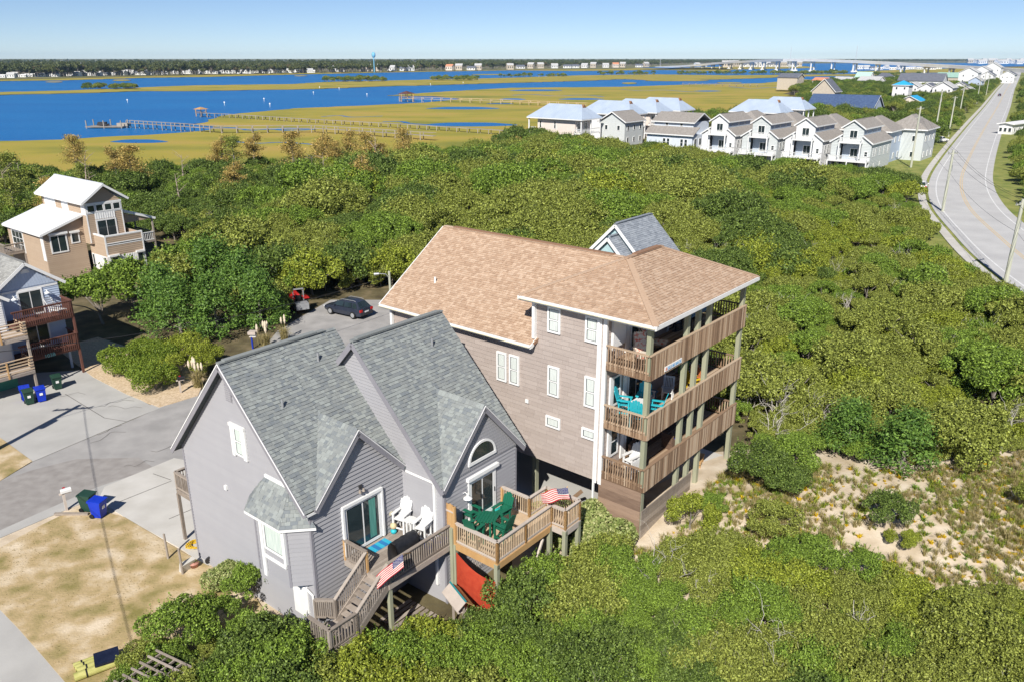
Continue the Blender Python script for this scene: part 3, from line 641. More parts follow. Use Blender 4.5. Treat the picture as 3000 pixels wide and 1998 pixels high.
# water
def water_mat(name, c, rough, bs):
    m = bpy.data.materials.new(name); m.use_nodes = True; t = m.node_tree; p = t.nodes["Principled BSDF"]
    p.inputs["Base Color"].default_value = c; p.inputs["Roughness"].default_value = rough; p.inputs["IOR"].default_value = 1.33; p.inputs["Specular IOR Level"].default_value = .35
    tc = t.nodes.new("ShaderNodeTexCoord"); n = t.nodes.new("ShaderNodeTexNoise"); n.inputs["Scale"].default_value = bs; n.inputs["Detail"].default_value = 4
    mp = t.nodes.new("ShaderNodeMapping"); mp.inputs[3].default_value = (1, 2.2, 1); t.links.new(tc.outputs["Object"], mp.inputs[0]); t.links.new(mp.outputs[0], n.inputs["Vector"])
    b = t.nodes.new("ShaderNodeBump"); b.inputs["Strength"].default_value = .9; b.inputs["Distance"].default_value = .5
    t.links.new(n.outputs[0], b.inputs["Height"]); t.links.new(b.outputs[0], p.inputs["Normal"])
    n2 = t.nodes.new("ShaderNodeTexNoise"); n2.inputs["Scale"].default_value = .008; n2.inputs["Detail"].default_value = 6; t.links.new(mp.outputs[0], n2.inputs["Vector"])
    rp = t.nodes.new("ShaderNodeValToRGB"); rp.color_ramp.elements[0].position = .35; rp.color_ramp.elements[1].position = .65
    rp.color_ramp.elements[0].color = c; rp.color_ramp.elements[1].color = (c[0]*1.6, c[1]*1.25, c[2]*1.12, 1); t.links.new(n2.outputs[0], rp.inputs[0]); t.links.new(rp.outputs[0], p.inputs["Base Color"])
    return m
ZW, ZM = -1.7, -1.35
M_water = water_mat('sound_water', lin(.004,.125,.37), .35, .35)
MB().add([(-5000, -390, ZW), (6000, -390, ZW), (6000, 7000, ZW), (-5000, 7000, ZW)], [(0,1,2,3)]).build('water', M_water, kind='structure')
M_marsh = mat('marsh_grass', lin(.19,.20,.03), lin(.41,.285,.07), .022, .95, c3=lin(.335,.28,.042), detail=15, stretch=(1,1.6,1), bump=.8, bscale=.7)
M_mud = mat('marsh_mud', lin(.10,.085,.05), lin(.15,.12,.07), .3, .9)
def c3(x, y): return (x*.637, 120+y*.637)
def c4(x, y): return (1500+x*.637, 120+y*.637)
def sheet(name, pts, z, m, thick=.0, rough_edge=0, seed=1, mud=True):
    r = random.Random(seed); P = [at(u, v, z) for u, v in pts]; Q = []
    for i, p in enumerate(P):
        q = P[(i+1) % len(P)]; L = (q-p).length; n = max(1, min(60, int(L/(4+rough_edge)))) if rough_edge else 1
        nrm = Vector((-(q-p).y, (q-p).x, 0)).normalized() if L > 0 else Vector()
        for k in range(n): Q.append(p.lerp(q, k/n) + nrm*(r.uniform(-1, 1)*rough_edge*(1 if k else .3)))
    import mathutils
    tris = mathutils.geometry.tessellate_polygon([[Vector((a.x, a.y, 0)) for a in Q]])
    n = len(Q); mb = MB()
    mb.add(Q, [tuple(t) for t in tris])
    if thick: mb.add(Q + [a - Z*thick for a in Q], [(i, (i+1) % n, n+(i+1) % n, n+i) for i in range(n)], 1 if mud else 0)
    me = mb.mesh(name, [m, M_mud] if thick else m); 
    import bmesh
    bm = bmesh.new(); bm.from_mesh(me); bmesh.ops.recalc_face_normals(bm, faces=bm.faces)
    for fc in bm.faces:
        if abs(fc.normal.z) > .9 and fc.normal.z < 0: fc.normal_flip()
    bm.to_mesh(me); bm.free()
    return obj(name, me, kind='structure')
# near marsh with the creek mouth, the long strip across the water, the far fringe
near = [c3(-260,470), c3(0,462), c3(300,455), c3(560,438), c3(740,430), c3(900,418), c3(985,404), c3(990,392), c3(905,383), c3(960,368), c3(1010,346), c3(1100,335), c3(1350,312), c3(1650,300), c3(1850,291), c3(1960,285), c3(2060,275), c3(2120,268), c3(2040,259), c3(1990,255), c3(1780,252), c3(1850,248), c3(2040,235), c4(0,217), c4(500,213), c4(780,203), c4(1150,196), c4(1330,178), c4(1600,190), c4(2150,185), c4(2330,200), c4(2355,330), c4(1500,330), c4(500,420), c3(2300,520), c3(1500,640), c3(0,700), c3(-400,760)]
sheet('marsh', near, ZM, M_marsh, 1.2, 1.5, 1)
strip = [c3(-200,256), c3(0,249), c3(400,240), c3(640,232), c3(900,231), c3(1490,221), c3(1800,209), c3(1980,205), c3(2355,194), c4(300,186), c4(520,177), c4(700,185), c4(900,180), c4(1160,172), c4(1330,165), c4(2355,150), c4(2355,146), c4(1500,155), c4(1000,160), c4(650,155), c4(300,160), c4(0,171), c3(1780,184), c3(1490,191), c3(1340,200), c3(900,206), c3(640,216), c3(340,229), c3(0,237), c3(-200,243)]
sheet('marsh', strip, ZM+.05, M_marsh, 1.0, 4, 2)
sheet('marsh', [c3(-200,196), c3(0,186), c3(320,182), c3(640,172), c3(1000,166), c3(1400,155), c3(1800,146), c3(2355,137), c4(300,140), c4(700,135), c4(1000,142), c4(1000,128), c4(300,126), c3(2355,128), c3(1400,146), c3(900,157), c3(300,172), c3(-200,182)], ZM+.05, M_marsh, 1.0, 5, 3)
sheet('marsh', [c4(560,133), c4(1000,119), c4(1350,118), c4(1400,126), c4(1000,134)], ZM+.05, M_marsh, 1.0, 5, 61); sheet('marsh', [c4(1560,142), c4(2000,128), c4(2450,122), c4(2450,147), c4(1600,148)], ZM+.05, M_marsh, 1.0, 5, 62)
for i, (cx, cy, rx, ry) in enumerate(((560,182,40,3), (250,190,40,2), (2250,156,80,2), (1380,162,30,2))): sheet('marsh', [c3(cx+rx*math.cos(a), cy+ry*math.sin(a)) for a in np.linspace(0, 6.28, 14)[:-1]], ZM, M_marsh, 1.0, 3, 20+i)
for i, (cx, cy, rx, ry) in enumerate(((540,196,35,3.5), (760,184,150,2.5), (1000,194,60,2.5), (1500,186,150,2))): sheet('marsh', [c4(cx+rx*math.cos(a), cy+ry*math.sin(a)) for a in np.linspace(0, 6.28, 14)[:-1]], ZM, M_marsh, 1.0, 3, 30+i)
for i, (fn, cx, cy, rx, ry) in enumerate(((c3,640,463,125,8.5), (c3,2130,311,160,6), (c3,2160,386,210,9), (c4,110,229,115,4), (c4,320,269,100,4), (c3,860,376,70,7), (c3,1330,405,90,4), (c4,0,270,60,4), (c3,2300,290,60,2.5), (c4,900,232,60,2))):
    sheet('pond', [fn(cx+rx*math.cos(a)*(1+.15*math.sin(3*a)), cy+ry*math.sin(a)) for a in np.linspace(0, 6.28, 26)[:-1]], ZM+.012, M_water, 0, .6, 40+i)
def creek(fn, pts, w, seed):
    r = random.Random(seed); P = catmull0([at(*fn(*q), ZM+.016) for q in pts], 8); mb = MB(); L = []; Q = []
    for i, p in enumerate(P):
        d = (P[min(i+1, len(P)-1)]-P[max(i-1, 0)]).normalized(); n = Vector((d.y, -d.x, 0))*w*r.uniform(.6, 1.3); L.append(p+n); Q.append(p-n)
    k = len(P); mb.add(L+Q, [(i, i+1, k+i+1, k+i) for i in range(k-1)]); mb.build('creek', M_water, kind='structure')
def catmull0(P, n=10):
    out = []
    for i in range(len(P)-1):
        p0, p1, p2, p3 = P[max(i-1, 0)], P[i], P[i+1], P[min(i+2, len(P)-1)]
        for k in range(n): t = k/n; out.append(.5*((2*p1) + (p2-p0)*t + (2*p0-5*p1+4*p2-p3)*t*t + (3*p1-p0-3*p2+p3)*t**3))
    return out + [P[-1]]
creek(c3, [(990,398), (1080,402), (1150,412), (1250,408), (1330,414), (1450,408)], 1.3, 1); creek(c3, [(1480,350), (1560,345), (1620,352), (1760,347)], .9, 2); creek(c3, [(1950,386), (1880,380), (1840,372), (1760,374)], 1.2, 3)
creek(c4, [(500,225), (600,231), (700,228), (830,236), (950,233)], 1.6, 4); creek(c4, [(0,252), (90,248), (200,255), (330,251), (420,258)], 1.4, 5); creek(c3, [(1450,478), (1300,468), (1180,472), (1050,462)], .8, 6); creek(c4, [(1000,212), (1100,220), (1200,216), (1300,224)], 2, 7)
# ---- street, driveways, lawn (2354 px readings of the photo)
K = 1.27443
def s4(x, y): return (x*K, y*K)
M_lawn = mat('dry_lawn', lin(.22,.19,.06), lin(.66,.55,.40), .7, .95, c3=lin(.44,.33,.175), detail=14, bump=.8, bscale=10)
M_greenlawn = mat('green_lawn', lin(.14,.19,.04), lin(.30,.30,.09), .4, .95, c3=lin(.22,.24,.06), detail=12, bump=.8, bscale=8)
M_gravel = mat('pebble_gravel', lin(.45,.33,.20), lin(.70,.56,.40), 7, .95, bump=.9, bscale=18, detail=8)
def flat(name, pts, z, m, thick=.12, re=0, seed=5): return sheet(name, [s4(*p) for p in pts], z, m, thick, re, seed, mud=False)
flat('street', [(-160,1010), (0,1105), (75,1062), (315,960), (445,905), (560,850), (640,760), (760,690), (905,690), (930,745), (800,840), (700,960), (395,1068), (0,1220), (-200,1300)], .02, M_asphalt, .3, .15)
flat('parking', [(-300,935), (-40,880), (30,860), (190,850), (215,862), (345,930), (450,905), (450,905), (315,958), (75,1060), (20,1035), (-120,985)], .035, M_conc_grey, .3)
flat('gravel_bed', [(130,800), (225,775), (300,800), (420,830), (470,870), (455,908), (365,936), (290,905), (215,866)], .05, M_gravel, .3, .1)
flat('rough_patch', [(0,1105), (70,1080), (175,1055), (320,1050), (370,1085), (240,1130), (100,1180), (0,1222), (-120,1260), (-120,1170)], .028, M_rough, .2, .25, 7)
flat('driveway', [(240,1118), (400,1052), (520,1075), (520,1280), (470,1300), (425,1265), (285,1186), (225,1150)], .05, M_concrete, .3)
flat('driveway_edge', [(0,1235), (100,1192), (190,1155), (232,1148), (398,1075), (392,1062), (220,1120), (0,1218), (-60,1240), (-60,1262)], .045, M_conc_grey, .3)
flat('lawn', [(0,1258), (90,1208), (190,1160), (285,1188), (420,1266), (480,1300), (560,1330), (620,1420), (600,1560), (560,1620), (175,1600), (100,1510), (40,1440), (-30,1370), (-60,1300)], .06, M_lawn, .3, .12, 9)
flat('side_lawn', [(-90,960), (0,1006), (75,1059), (0,1104), (-120,1165), (-200,1060)], .05, M_lawn, .3, .1, 8)
flat('lane', [(-80,1340), (0,1385), (60,1460), (105,1500), (180,1568), (215,1640), (-200,1640), (-200,1340)], .05, M_conc_grey, .3, .08, 11)
# concrete joints in the two pours are real grooves: thin dark strips set flush
M_joint = mat('joint_sealant', lin(.12,.11,.10), lin(.16,.15,.14), 3, .9)
def strip_line(name, pts, w, z, m, kind='structure', parent=None):
    mb = MB(); P = [at(u, v, z) for u, v in pts]
    for a, b in zip(P[:-1], P[1:]):
        n = (b-a).cross(Z).normalized()*w/2; mb.add([a-n, b-n, b+n, a+n], [(0,1,2,3)])
    return mb.build(name, m, parent, kind=kind)
strip_line('joint', [s4(275,1152), s4(395,1104)], .05, .056, M_joint); strip_line('joint', [s4(352,1088), s4(392,1102)], .05, .057, M_joint); strip_line('joint', [s4(388,1192), s4(440,1170)], .05, .056, M_joint)
strip_line('joint', [s4(150,905), s4(240,960), s4(290,968)], .05, .041, M_joint)
rc_ = random.Random(44)
for k in range(9):                                           # cracks in the old paving
    x, y = rc_.uniform(60, 420), rc_.uniform(950, 1075)
    if k > 5: x, y = rc_.uniform(60, 260), rc_.uniform(905, 950)
    pts_ = [(x, y)]
    for j in range(5): pts_.append((pts_[-1][0]+rc_.uniform(8, 26), pts_[-1][1]+rc_.uniform(-9, 5)))
    strip_line('crack', [s4(*q) for q in pts_], .035, .046 if k > 5 else .034, M_joint)
# ---- highway
def rr(x, y): return (2500+x*.4464, 200+y*.4464)
yl = [(1060,60), (1012,130), (980,190), (950,250), (880,365), (810,490), (755,600), (715,700), (708,780), (730,860), (780,940), (860,1020), (950,1100), (1040,1180), (1160,1275), (1400,1440), (1900,1750)]
cen = [at(*rr(*p), .3) for p in yl]
# resample smoothly
def catmull(P, n=10):
    out = []
    for i in range(len(P)-1):
        p0, p1, p2, p3 = P[max(i-1, 0)], P[i], P[i+1], P[min(i+2, len(P)-1)]
        for k in range(n):
            t = k/n; out.append(.5*((2*p1) + (p2-p0)*t + (2*p0-5*p1+4*p2-p3)*t*t + (3*p1-p0-3*p2+p3)*t**3))
    return out + [P[-1]]
far = cen[0] + (cen[0]-cen[3]).normalized()*700
cen = catmull([far] + cen)
for _ in range(6): cen = [cen[0]] + [(cen[i-1]+cen[i]*2+cen[i+1])/4 for i in range(1, len(cen)-1)] + [cen[-1]]
def ribbon(name, P, o0, o1, z, m, kind='structure', parent=None, thick=0):
    mb = MB(); L = []; Rr = []
    for i, p in enumerate(P):
        d = (P[min(i+1, len(P)-1)]-P[max(i-1, 0)]).normalized(); n = Vector((d.y, -d.x, 0))
        L.append(Vector((p.x, p.y, z))+n*o0); Rr.append(Vector((p.x, p.y, z))+n*o1)
    k = len(P)
    mb.add(L+Rr, [(i, i+1, k+i+1, k+i) for i in range(k-1)])
    if thick: mb.add(L+[a-Z*thick for a in L], [(i, i+1, k+i+1, k+i) for i in range(k-1)]); mb.add(Rr+[a-Z*thick for a in Rr], [(i, i+1, k+i+1, k+i) for i in range(k-1)])
    return mb.build(name, m, parent, kind=kind)
ribbon('verge', cen, -22, 16, .24, M_greenlawn, thick=.8)
ribbon('highway', cen, -5.5, 5.5, .3, M_road, thick=.4)
M_paint_w = mat('white_road_paint', lin(.62,.62,.61), lin(.72,.72,.71), 1, .8); M_paint_y = mat('yellow_road_paint', lin(.58,.44,.25), lin(.62,.49,.30), 1, .8)
for o in (-4.2, 4.2): ribbon('edge_line', cen, o-.09, o+.09, .304, M_paint_w)
for o in (-.17, .17): ribbon('centre_line', cen, o-.08, o+.08, .304, M_paint_y)
ribbon('sidewalk', cen, 6.0, 7.2, .36, M_concrete, thick=.3)
# ================================================================= vegetation
def leafmat(name, c1, c2, c3, tr=.25): return mat(name, c1, c2, .6, .5, island=.75, c3=c3, trans=tr, spec=.25)
L_olive = leafmat('olive_leaf', lin(0.075, 0.090, 0.016), lin(0.470, 0.526, 0.118), lin(0.241, 0.280, 0.052))
L_green = leafmat('green_leaf', lin(0.048, 0.081, 0.011), lin(0.352, 0.504, 0.079), lin(0.175, 0.264, 0.039))
L_yellow = leafmat('yellow_green_leaf', lin(0.087, 0.110, 0.013), lin(0.481, 0.541, 0.076), lin(0.250, 0.300, 0.036))
L_dark = leafmat('dark_leaf', lin(0.030, 0.053, 0.011), lin(0.263, 0.364, 0.081), lin(0.117, 0.176, 0.034))
L_cedar = leafmat('cedar_leaf', lin(0.054, 0.118, 0.023), lin(0.205, 0.340, 0.063), lin(0.122, 0.220, 0.039))
L_varieg = leafmat('variegated_leaf', lin(0.150, 0.200, 0.050), lin(0.520, 0.520, 0.240), lin(0.310, 0.370, 0.120))
L_brown = leafmat('brown_needle', lin(0.227, 0.193, 0.058), lin(0.726, 0.499, 0.160), lin(0.432, 0.340, 0.102))
L_straw = leafmat('straw_blade', lin(0.240, 0.200, 0.070), lin(0.520, 0.430, 0.220), lin(0.360, 0.310, 0.130))
L_gold = leafmat('gold_flower', lin(0.450, 0.300, 0.010), lin(0.750, 0.520, 0.020), lin(0.600, 0.420, 0.015))
M_bark = mat('grey_bark', lin(.13,.11,.095), lin(.30,.27,.24), 4, .9, stretch=(3,3,.5))
M_twig = mat('pale_twig', lin(.34,.31,.27), lin(.58,.55,.50), 6, .9)
M_snag = mat('bare_wood', lin(.26,.19,.15), lin(.48,.40,.34), 3, .9)
def crown_pts(rng, Rr, H, n, lobes, base=.3, squash=.8, up=.35, rim=.75, lr=(.3, .5)):
    cs, rs = [], []
    for i in range(lobes):
        a = rng.uniform(0, 6.283); q = math.sqrt(rng.uniform(0, 1))*Rr*rim
        if i == 0: q = 0
        rl = Rr*rng.uniform(*lr); zt = H*(1-.42*(q/Rr)**2*rng.uniform(.5, 1.3)) - rl*squash
        cs.append((q*math.cos(a), q*math.sin(a), max(zt, H*base))); rs.append(rl)
    cs = np.array(cs); rs = np.array(rs)
    k = rng.choice(lobes, n*3, p=rs**2/np.sum(rs**2))
    d = rng.normal(size=(n*3, 3)); d[:, 2] += up; d /= np.linalg.norm(d, axis=1)[:, None]
    rad = rs[k]*(1-.4*rng.uniform(0, 1, n*3)**2.2)
    p = cs[k] + d*rad[:, None]*np.array([1, 1, squash])
    inside = np.zeros(len(p), bool)
    for c, r in zip(cs, rs): inside |= (np.linalg.norm((p-c)/np.array([1, 1, squash]), axis=1) < r*.62)
    ok = (~inside) & (p[:, 2] > H*.01)
    return p[ok][:n], d[ok][:n], cs, rs
def leaves(rng, p, d, size, aspect=1.7, jit=.8, droop=0, mesh_name='crown', m=None, smin=.6):
    n = len(p); nn = d + jit*rng.normal(size=(n, 3)); nn[:, 2] -= droop; nn /= np.linalg.norm(nn, axis=1)[:, None]
    t = np.cross(nn, rng.normal(size=(n, 3))); t /= np.linalg.norm(t, axis=1)[:, None]; b = np.cross(nn, t)
    s = size*rng.uniform(smin, 1.25, n)[:, None]
    V = np.stack([p-t*s, p+b*s/aspect, p+t*s, p-b*s/aspect], 1).reshape(-1, 3)
    me = bpy.data.meshes.new(mesh_name); me.vertices.add(4*n); me.vertices.foreach_set('co', V.ravel())
    me.loops.add(4*n); me.loops.foreach_set('vertex_index', np.arange(4*n)); me.polygons.add(n)
    me.polygons.foreach_set('loop_start', np.arange(0, 4*n, 4)); me.polygons.foreach_set('loop_total', np.full(n, 4))
    me.materials.append(m); me.update(); me.validate(); return me
def limbs(rng, cs, H, r0, m, name='trunk', n=6, twigs=0, Rr=1):
    mb = MB(); fork = H*.22; mb.tube([(0, 0, -.3), (.02*H*rng.normal(), .02*H*rng.normal(), fork)], [r0*1.25, r0*.85], 6)
    for c in cs[:n]:
        mid = (c[0]*.45+rng.normal()*.05*H, c[1]*.45+rng.normal()*.05*H, fork+(c[2]-fork)*.6)
        mb.tube([(0, 0, fork*.9), mid, tuple(c)], [r0*.6, r0*.4, r0*.15], 5)
    return mb.mesh(name, m)
def twig_mesh(seed, H, spread, n, r=.012, name='twigs', m=None):
    """tangled bare limbs that meander and fork"""
    rng = np.random.RandomState(seed); mb = MB()
    def limb(p, d, L, rr, lvl):
        pts = [p]; k = 4
        for i in range(k):
            d = d + rng.normal(size=3)*.28; d[2] += .05; d = d/np.linalg.norm(d); p = p+d*L/k; pts.append(p)
        mb.tube([tuple(q) for q in pts], list(np.linspace(rr, rr*.45, k+1)), 4 if lvl else 5, cap=False)
        if lvl < 2:
            for j in range(3 if lvl == 0 else 2):
                q = pts[rng.randint(1, k+1)]; dd = d+rng.normal(size=3)*.75; dd[2] = abs(dd[2])*.8+.15; limb(q, dd/np.linalg.norm(dd), L*rng.uniform(.35, .6), rr*.5, lvl+1)
    for i in range(max(4, n//4)):
        a = rng.uniform(0, 6.283); t = rng.uniform(.25, 1)*spread/H
        d = np.array([math.cos(a)*t, math.sin(a)*t, 1.0]); limb(np.array([rng.normal()*.12*spread, rng.normal()*.12*spread, 0]), d/np.linalg.norm(d), H*rng.uniform(.55, 1), r*2.2, 0)
    return mb.mesh(name, m or M_twig)
class Plant: pass
def plant(seed, Rr, H, n, leaf, lobes, m, r0=.07, base=.12, squash=.8, up=.3, aspect=1.7, jit=.8, droop=0, bark=None, rim=.75, lr=(.3, .5), shoots=0):
    rng = np.random.RandomState(seed); p, d, cs, rs = crown_pts(rng, Rr, H, n, lobes, base, squash, up, rim, lr)
    if shoots:
        top = p[(d[:, 2] > .35)]; b0 = top[rng.choice(len(top), shoots)]; L = rng.uniform(.12, .34, shoots)*H*.45; dr = rng.normal(size=(shoots, 3))*.35+np.array([0, 0, 1]); k = 11
        q = (b0[:, None, :] + dr[:, None, :]*(L[:, None]*np.linspace(0, 1, k)[None, :])[:, :, None]).reshape(-1, 3) + rng.normal(size=(shoots*k, 3))*leaf*.35
        p = np.concatenate([p, q]); d = np.concatenate([d, np.tile([0., 0., 1.], (shoots*k, 1))])
    P = Plant(); P.crown = leaves(rng, p, d, leaf, aspect, jit, droop, m=m); P.trunk = limbs(rng, cs, H, r0, bark or M_bark, n=min(7, lobes)); P.H = H; P.R = Rr
    return P
def cedar(seed, Rr, H, n, leaf, m, tilt=0):
    """tiered, spiky crown: sprays that climb a cone"""
    rng = np.random.RandomState(seed); cs = []; P = Plant()
    ps, ds = [], []
    for i in range(90):
        t = rng.uniform(.08, 1)**.8; a = rng.uniform(0, 6.283); rad = Rr*(1-t)**.75*rng.uniform(.7, 1.08)+.08
        c = np.array([rad*math.cos(a), rad*math.sin(a), H*t]); cs.append(c); k = int(n/90)
        off = rng.normal(size=(k, 3))*np.array([.16, .16, .2])*Rr; out = np.array([math.cos(a), math.sin(a), .75])
        l = rng.uniform(-.3, 1, k)[:, None]*Rr*.3
        ps.append(c + off*.8 + out*l); ds.append(np.tile(out, (k, 1)) + rng.normal(size=(k, 3))*.3)
    p = np.concatenate(ps); d = np.concatenate(ds); ok = p[:, 2] > H*.04
    P.crown = leaves(rng, p[ok], d[ok], leaf, 2.2, .9, m=m); mb = MB().tube([(0, 0, -.3), (0, 0, H*.9)], [.13*Rr/2+.05, .02], 6)
    for c in cs[:14]: mb.tube([(0, 0, c[2]*.75), tuple(c)], [.03*Rr/2+.015, .01], 4, cap=False)
    P.trunk = mb.mesh('trunk', M_bark); P.H = H; P.R = Rr
    return P
def pine(seed, H, n, m):
    rng = np.random.RandomState(seed); P = Plant(); ps, ds = [], []; mb = MB()
    lean = rng.normal(size=2)*.05*H; mb.tube([(0, 0, -.3), (lean[0]*.5, lean[1]*.5, H*.55), (lean[0], lean[1], H*.97)], [.16, .11, .03], 6)
    for i in range(26):
        t = rng.uniform(.42, 1); a = rng.uniform(0, 6.283); L = H*.30*(1.15-t)*rng.uniform(.6, 1.3)+.3
        c0 = np.array([lean[0]*t, lean[1]*t, H*t*.97]); c1 = c0+np.array([L*math.cos(a), L*math.sin(a), L*.25])
        mb.tube([tuple(c0), tuple(c1)], [.04, .015], 4, cap=False); k = n//26
        q = rng.uniform(.35, 1.1, k)[:, None]; ps.append(c0+(c1-c0)*q + rng.normal(size=(k, 3))*.055*H*np.array([1, 1, .55])); ds.append(np.tile([0, 0, 1.], (k, 1)))
    p = np.concatenate(ps); d = np.concatenate(ds); P.crown = leaves(rng, p, d, .17, 3.2, 1.0, m=m); P.trunk = mb.mesh('trunk', M_bark); P.H = H; P.R = H*.3
    return P
def snag(seed, H):
    rng = np.random.RandomState(seed); mb = MB(); l = rng.normal(size=2)*.06*H
    mb.tube([(0, 0, -.3), (l[0]*.4, l[1]*.4, H*.5), (l[0], l[1], H)], [.15, .1, .025], 6)
    for i in range(9):
        t = rng.uniform(.35, .95); a = rng.uniform(0, 6.283); L = H*.2*rng.uniform(.4, 1.2); s = Vector((l[0]*t, l[1]*t, H*t)); e = s+Vector((L*math.cos(a), L*math.sin(a), L*rng.uniform(.3, 1)))
        mb.tube([s, s.lerp(e, .5)+Vector((0, 0, .06*L)), e], [.045, .03, .01], 4, cap=False)
        for k in range(2): f = s.lerp(e, rng.uniform(.4, .9)); mb.tube([f, f+Vector((rng.normal(), rng.normal(), .6))*L*.3], [.02, .006], 3, cap=False)
    return mb.mesh('bare_trunk', M_snag)
NK = dict(lr=(.17, .32), rim=.95, shoots=130)
NEAR = [plant(21, 1.7, 2.1, 10500, .052, 26, L_olive, .05, **NK), plant(22, 1.6, 2.2, 10500, .05, 26, L_green, .05, **NK), plant(23, 1.7, 2.0, 10500, .052, 28, L_yellow, .05, **NK), plant(24, 1.6, 2.2, 10500, .05, 26, L_dark, .05, **NK), plant(25, 1.8, 1.9, 10500, .052, 30, L_olive, .05, jit=1.1, **NK)]
MK = dict(lr=(.16, .34), rim=.95, shoots=110)
MID = [plant(31, 3.1, 4.2, 7200, .115, 24, L_olive, .12, **MK), plant(32, 3.0, 4.4, 7200, .115, 24, L_green, .12, **MK), plant(33, 3.2, 4.0, 7200, .115, 26, L_dark, .12, **MK), plant(34, 2.9, 3.9, 7000, .11, 22, L_yellow, .1, **MK), plant(35, 3.3, 4.2, 7400, .115, 28, L_olive, .12, **MK), plant(36, 3.1, 4.6, 7200, .115, 26, L_dark, .12, **MK)]
MOUND = plant(27, 1.5, 1.75, 9000, .055, 12, leafmat('bright_green_leaf', lin(.08,.14,.015), lin(.30,.38,.05), lin(.18,.25,.03)), .05, base=.02, lr=(.35, .5), shoots=60)
CED = [cedar(41, 1.7, 4.6, 6500, .11, L_cedar), cedar(42, 1.9, 5.0, 6500, .11, L_cedar)]
PIN = [pine(51, 8, 3800, L_brown), pine(52, 7.2, 3800, L_brown), pine(53, 7.6, 2800, L_olive)]
SNAG = [snag(61, 7), snag(62, 6.2), snag(63, 7.8)]
NTW = [twig_mesh(75+i, 2.0, 1.5, 20, .007, 'twigs', mat('brown_twig', lin(.20,.16,.11), lin(.40,.35,.28), 5, .9)) for i in range(3)]
TWIG = [twig_mesh(71, 1.8, 1.5, 30), twig_mesh(72, 1.5, 1.6, 26), twig_mesh(73, 2.2, 2.2, 36)]
def put(P, name, x, y, s, label, cat, group, z=None, rz=None, sz=None):
    e = empty(name, (x, y, gz1(x, y) if z is None else z), rnd.uniform(0, 6.28) if rz is None else rz, label, cat, group)
    e.scale = (s, s, s*(sz or rnd.uniform(.92, 1.1)))
    obj('trunk', P.trunk, e); obj('crown', P.crown, e); return e
# ---- scatter of uncountable growth: one object of kind stuff, instances placed by geometry nodes
def joined(P):
    mb = bpy.data.meshes.new('clump'); import bmesh
    bm = bmesh.new(); bm.from_mesh(P.crown); k = len(bm.faces); bm.from_mesh(P.trunk); bm.faces.ensure_lookup_table()
    for f in bm.faces[k:]: f.material_index = 1
    bm.to_mesh(mb); bm.free(); mb.materials.append(P.crown.materials[0]); mb.materials.append(P.trunk.materials[0]); return mb
def scatter(name, pts, meshes, kind='stuff'):
    """pts: (x, y, z, scale, rot, index)"""
    col = bpy.data.collections.new(name + '_sources')
    for i, me in enumerate(meshes):
        o = bpy.data.objects.new('%s_%02d' % (name, i), me); col.objects.link(o)
    me = bpy.data.meshes.new(name); me.from_pydata([p[:3] for p in pts], [], [])
    for an, k, ty in (('scl', 3, 'FLOAT'), ('rot', 4, 'FLOAT'), ('idx', 5, 'INT')):
        a = me.attributes.new(an, ty, 'POINT'); a.data.foreach_set('value', [p[k] for p in pts])
    o = bpy.data.objects.new(name, me); COL.objects.link(o); o["kind"] = kind
    ng = bpy.data.node_groups.new(name, 'GeometryNodeTree'); ng.interface.new_socket('Geometry', in_out='INPUT', socket_type='NodeSocketGeometry'); ng.interface.new_socket('Geometry', in_out='OUTPUT', socket_type='NodeSocketGeometry')
    N = ng.nodes; L = ng.links; gi = N.new('NodeGroupInput'); go = N.new('NodeGroupOutput'); mp = N.new('GeometryNodeMeshToPoints'); ip = N.new('GeometryNodeInstanceOnPoints'); ci = N.new('GeometryNodeCollectionInfo')
    ci.inputs[0].default_value = col; ci.inputs['Separate Children'].default_value = True; ci.inputs['Reset Children'].default_value = True
    ip.inputs['Pick Instance'].default_value = True
    def attr(n, t): a = N.new('GeometryNodeInputNamedAttribute'); a.data_type = t; a.inputs[0].default_value = n; return a.outputs[0]
    L.new(gi.outputs[0], mp.inputs[0]); L.new(mp.outputs[0], ip.inputs['Points']); L.new(ci.outputs[0], ip.inputs['Instance'])
    L.new(attr('idx', 'INT'), ip.inputs['Instance Index']); L.new(attr('scl', 'FLOAT'), ip.inputs['Scale'])
    cx = N.new('ShaderNodeCombineXYZ'); L.new(attr('rot', 'FLOAT'), cx.inputs[2]); L.new(cx.outputs[0], ip.inputs['Rotation'])
    L.new(ip.outputs[0], go.inputs[0]); md = o.modifiers.new('scatter', 'NODES'); md.node_group = ng
    return o
def inpoly(x, y, P):
    c = False
    for i in range(len(P)):
        x0, y0 = P[i][0], P[i][1]; x1, y1 = P[i-1][0], P[i-1][1]
        if (y0 > y) != (y1 > y) and x < (x1-x0)*(y-y0)/(y1-y0)+x0: c = not c
    return c
def pk(x, y, z=1.0): p = at(x*K, y*K, z); return (p.x, p.y)
BLOCK = []      # footprints that stay clear: (origin, rz, x0, y0, x1, y1)
BLOCK += [(GO, RZ, -1.6, -12.2, 11, 1.2), (GO, RZ, -1.2, -12.8, 10.5, -11), (GO, RZ, 4.6, -15.5, 10.4, -11), (BO, BRZ, -.6, -.7, 10.8, 17.8)]
TAN_O = Vector((-43.2, 83.2, 0)); BLUE_O = Vector((-33.3, 57.4, 0)); TOWN_O = Vector((75.92, 172.19, 0))
_h = at(1802, 657.6, 10.0); BLOCK += [(Vector((_h.x, _h.y, 0)), RZ, -4, -6, 10, 5)]
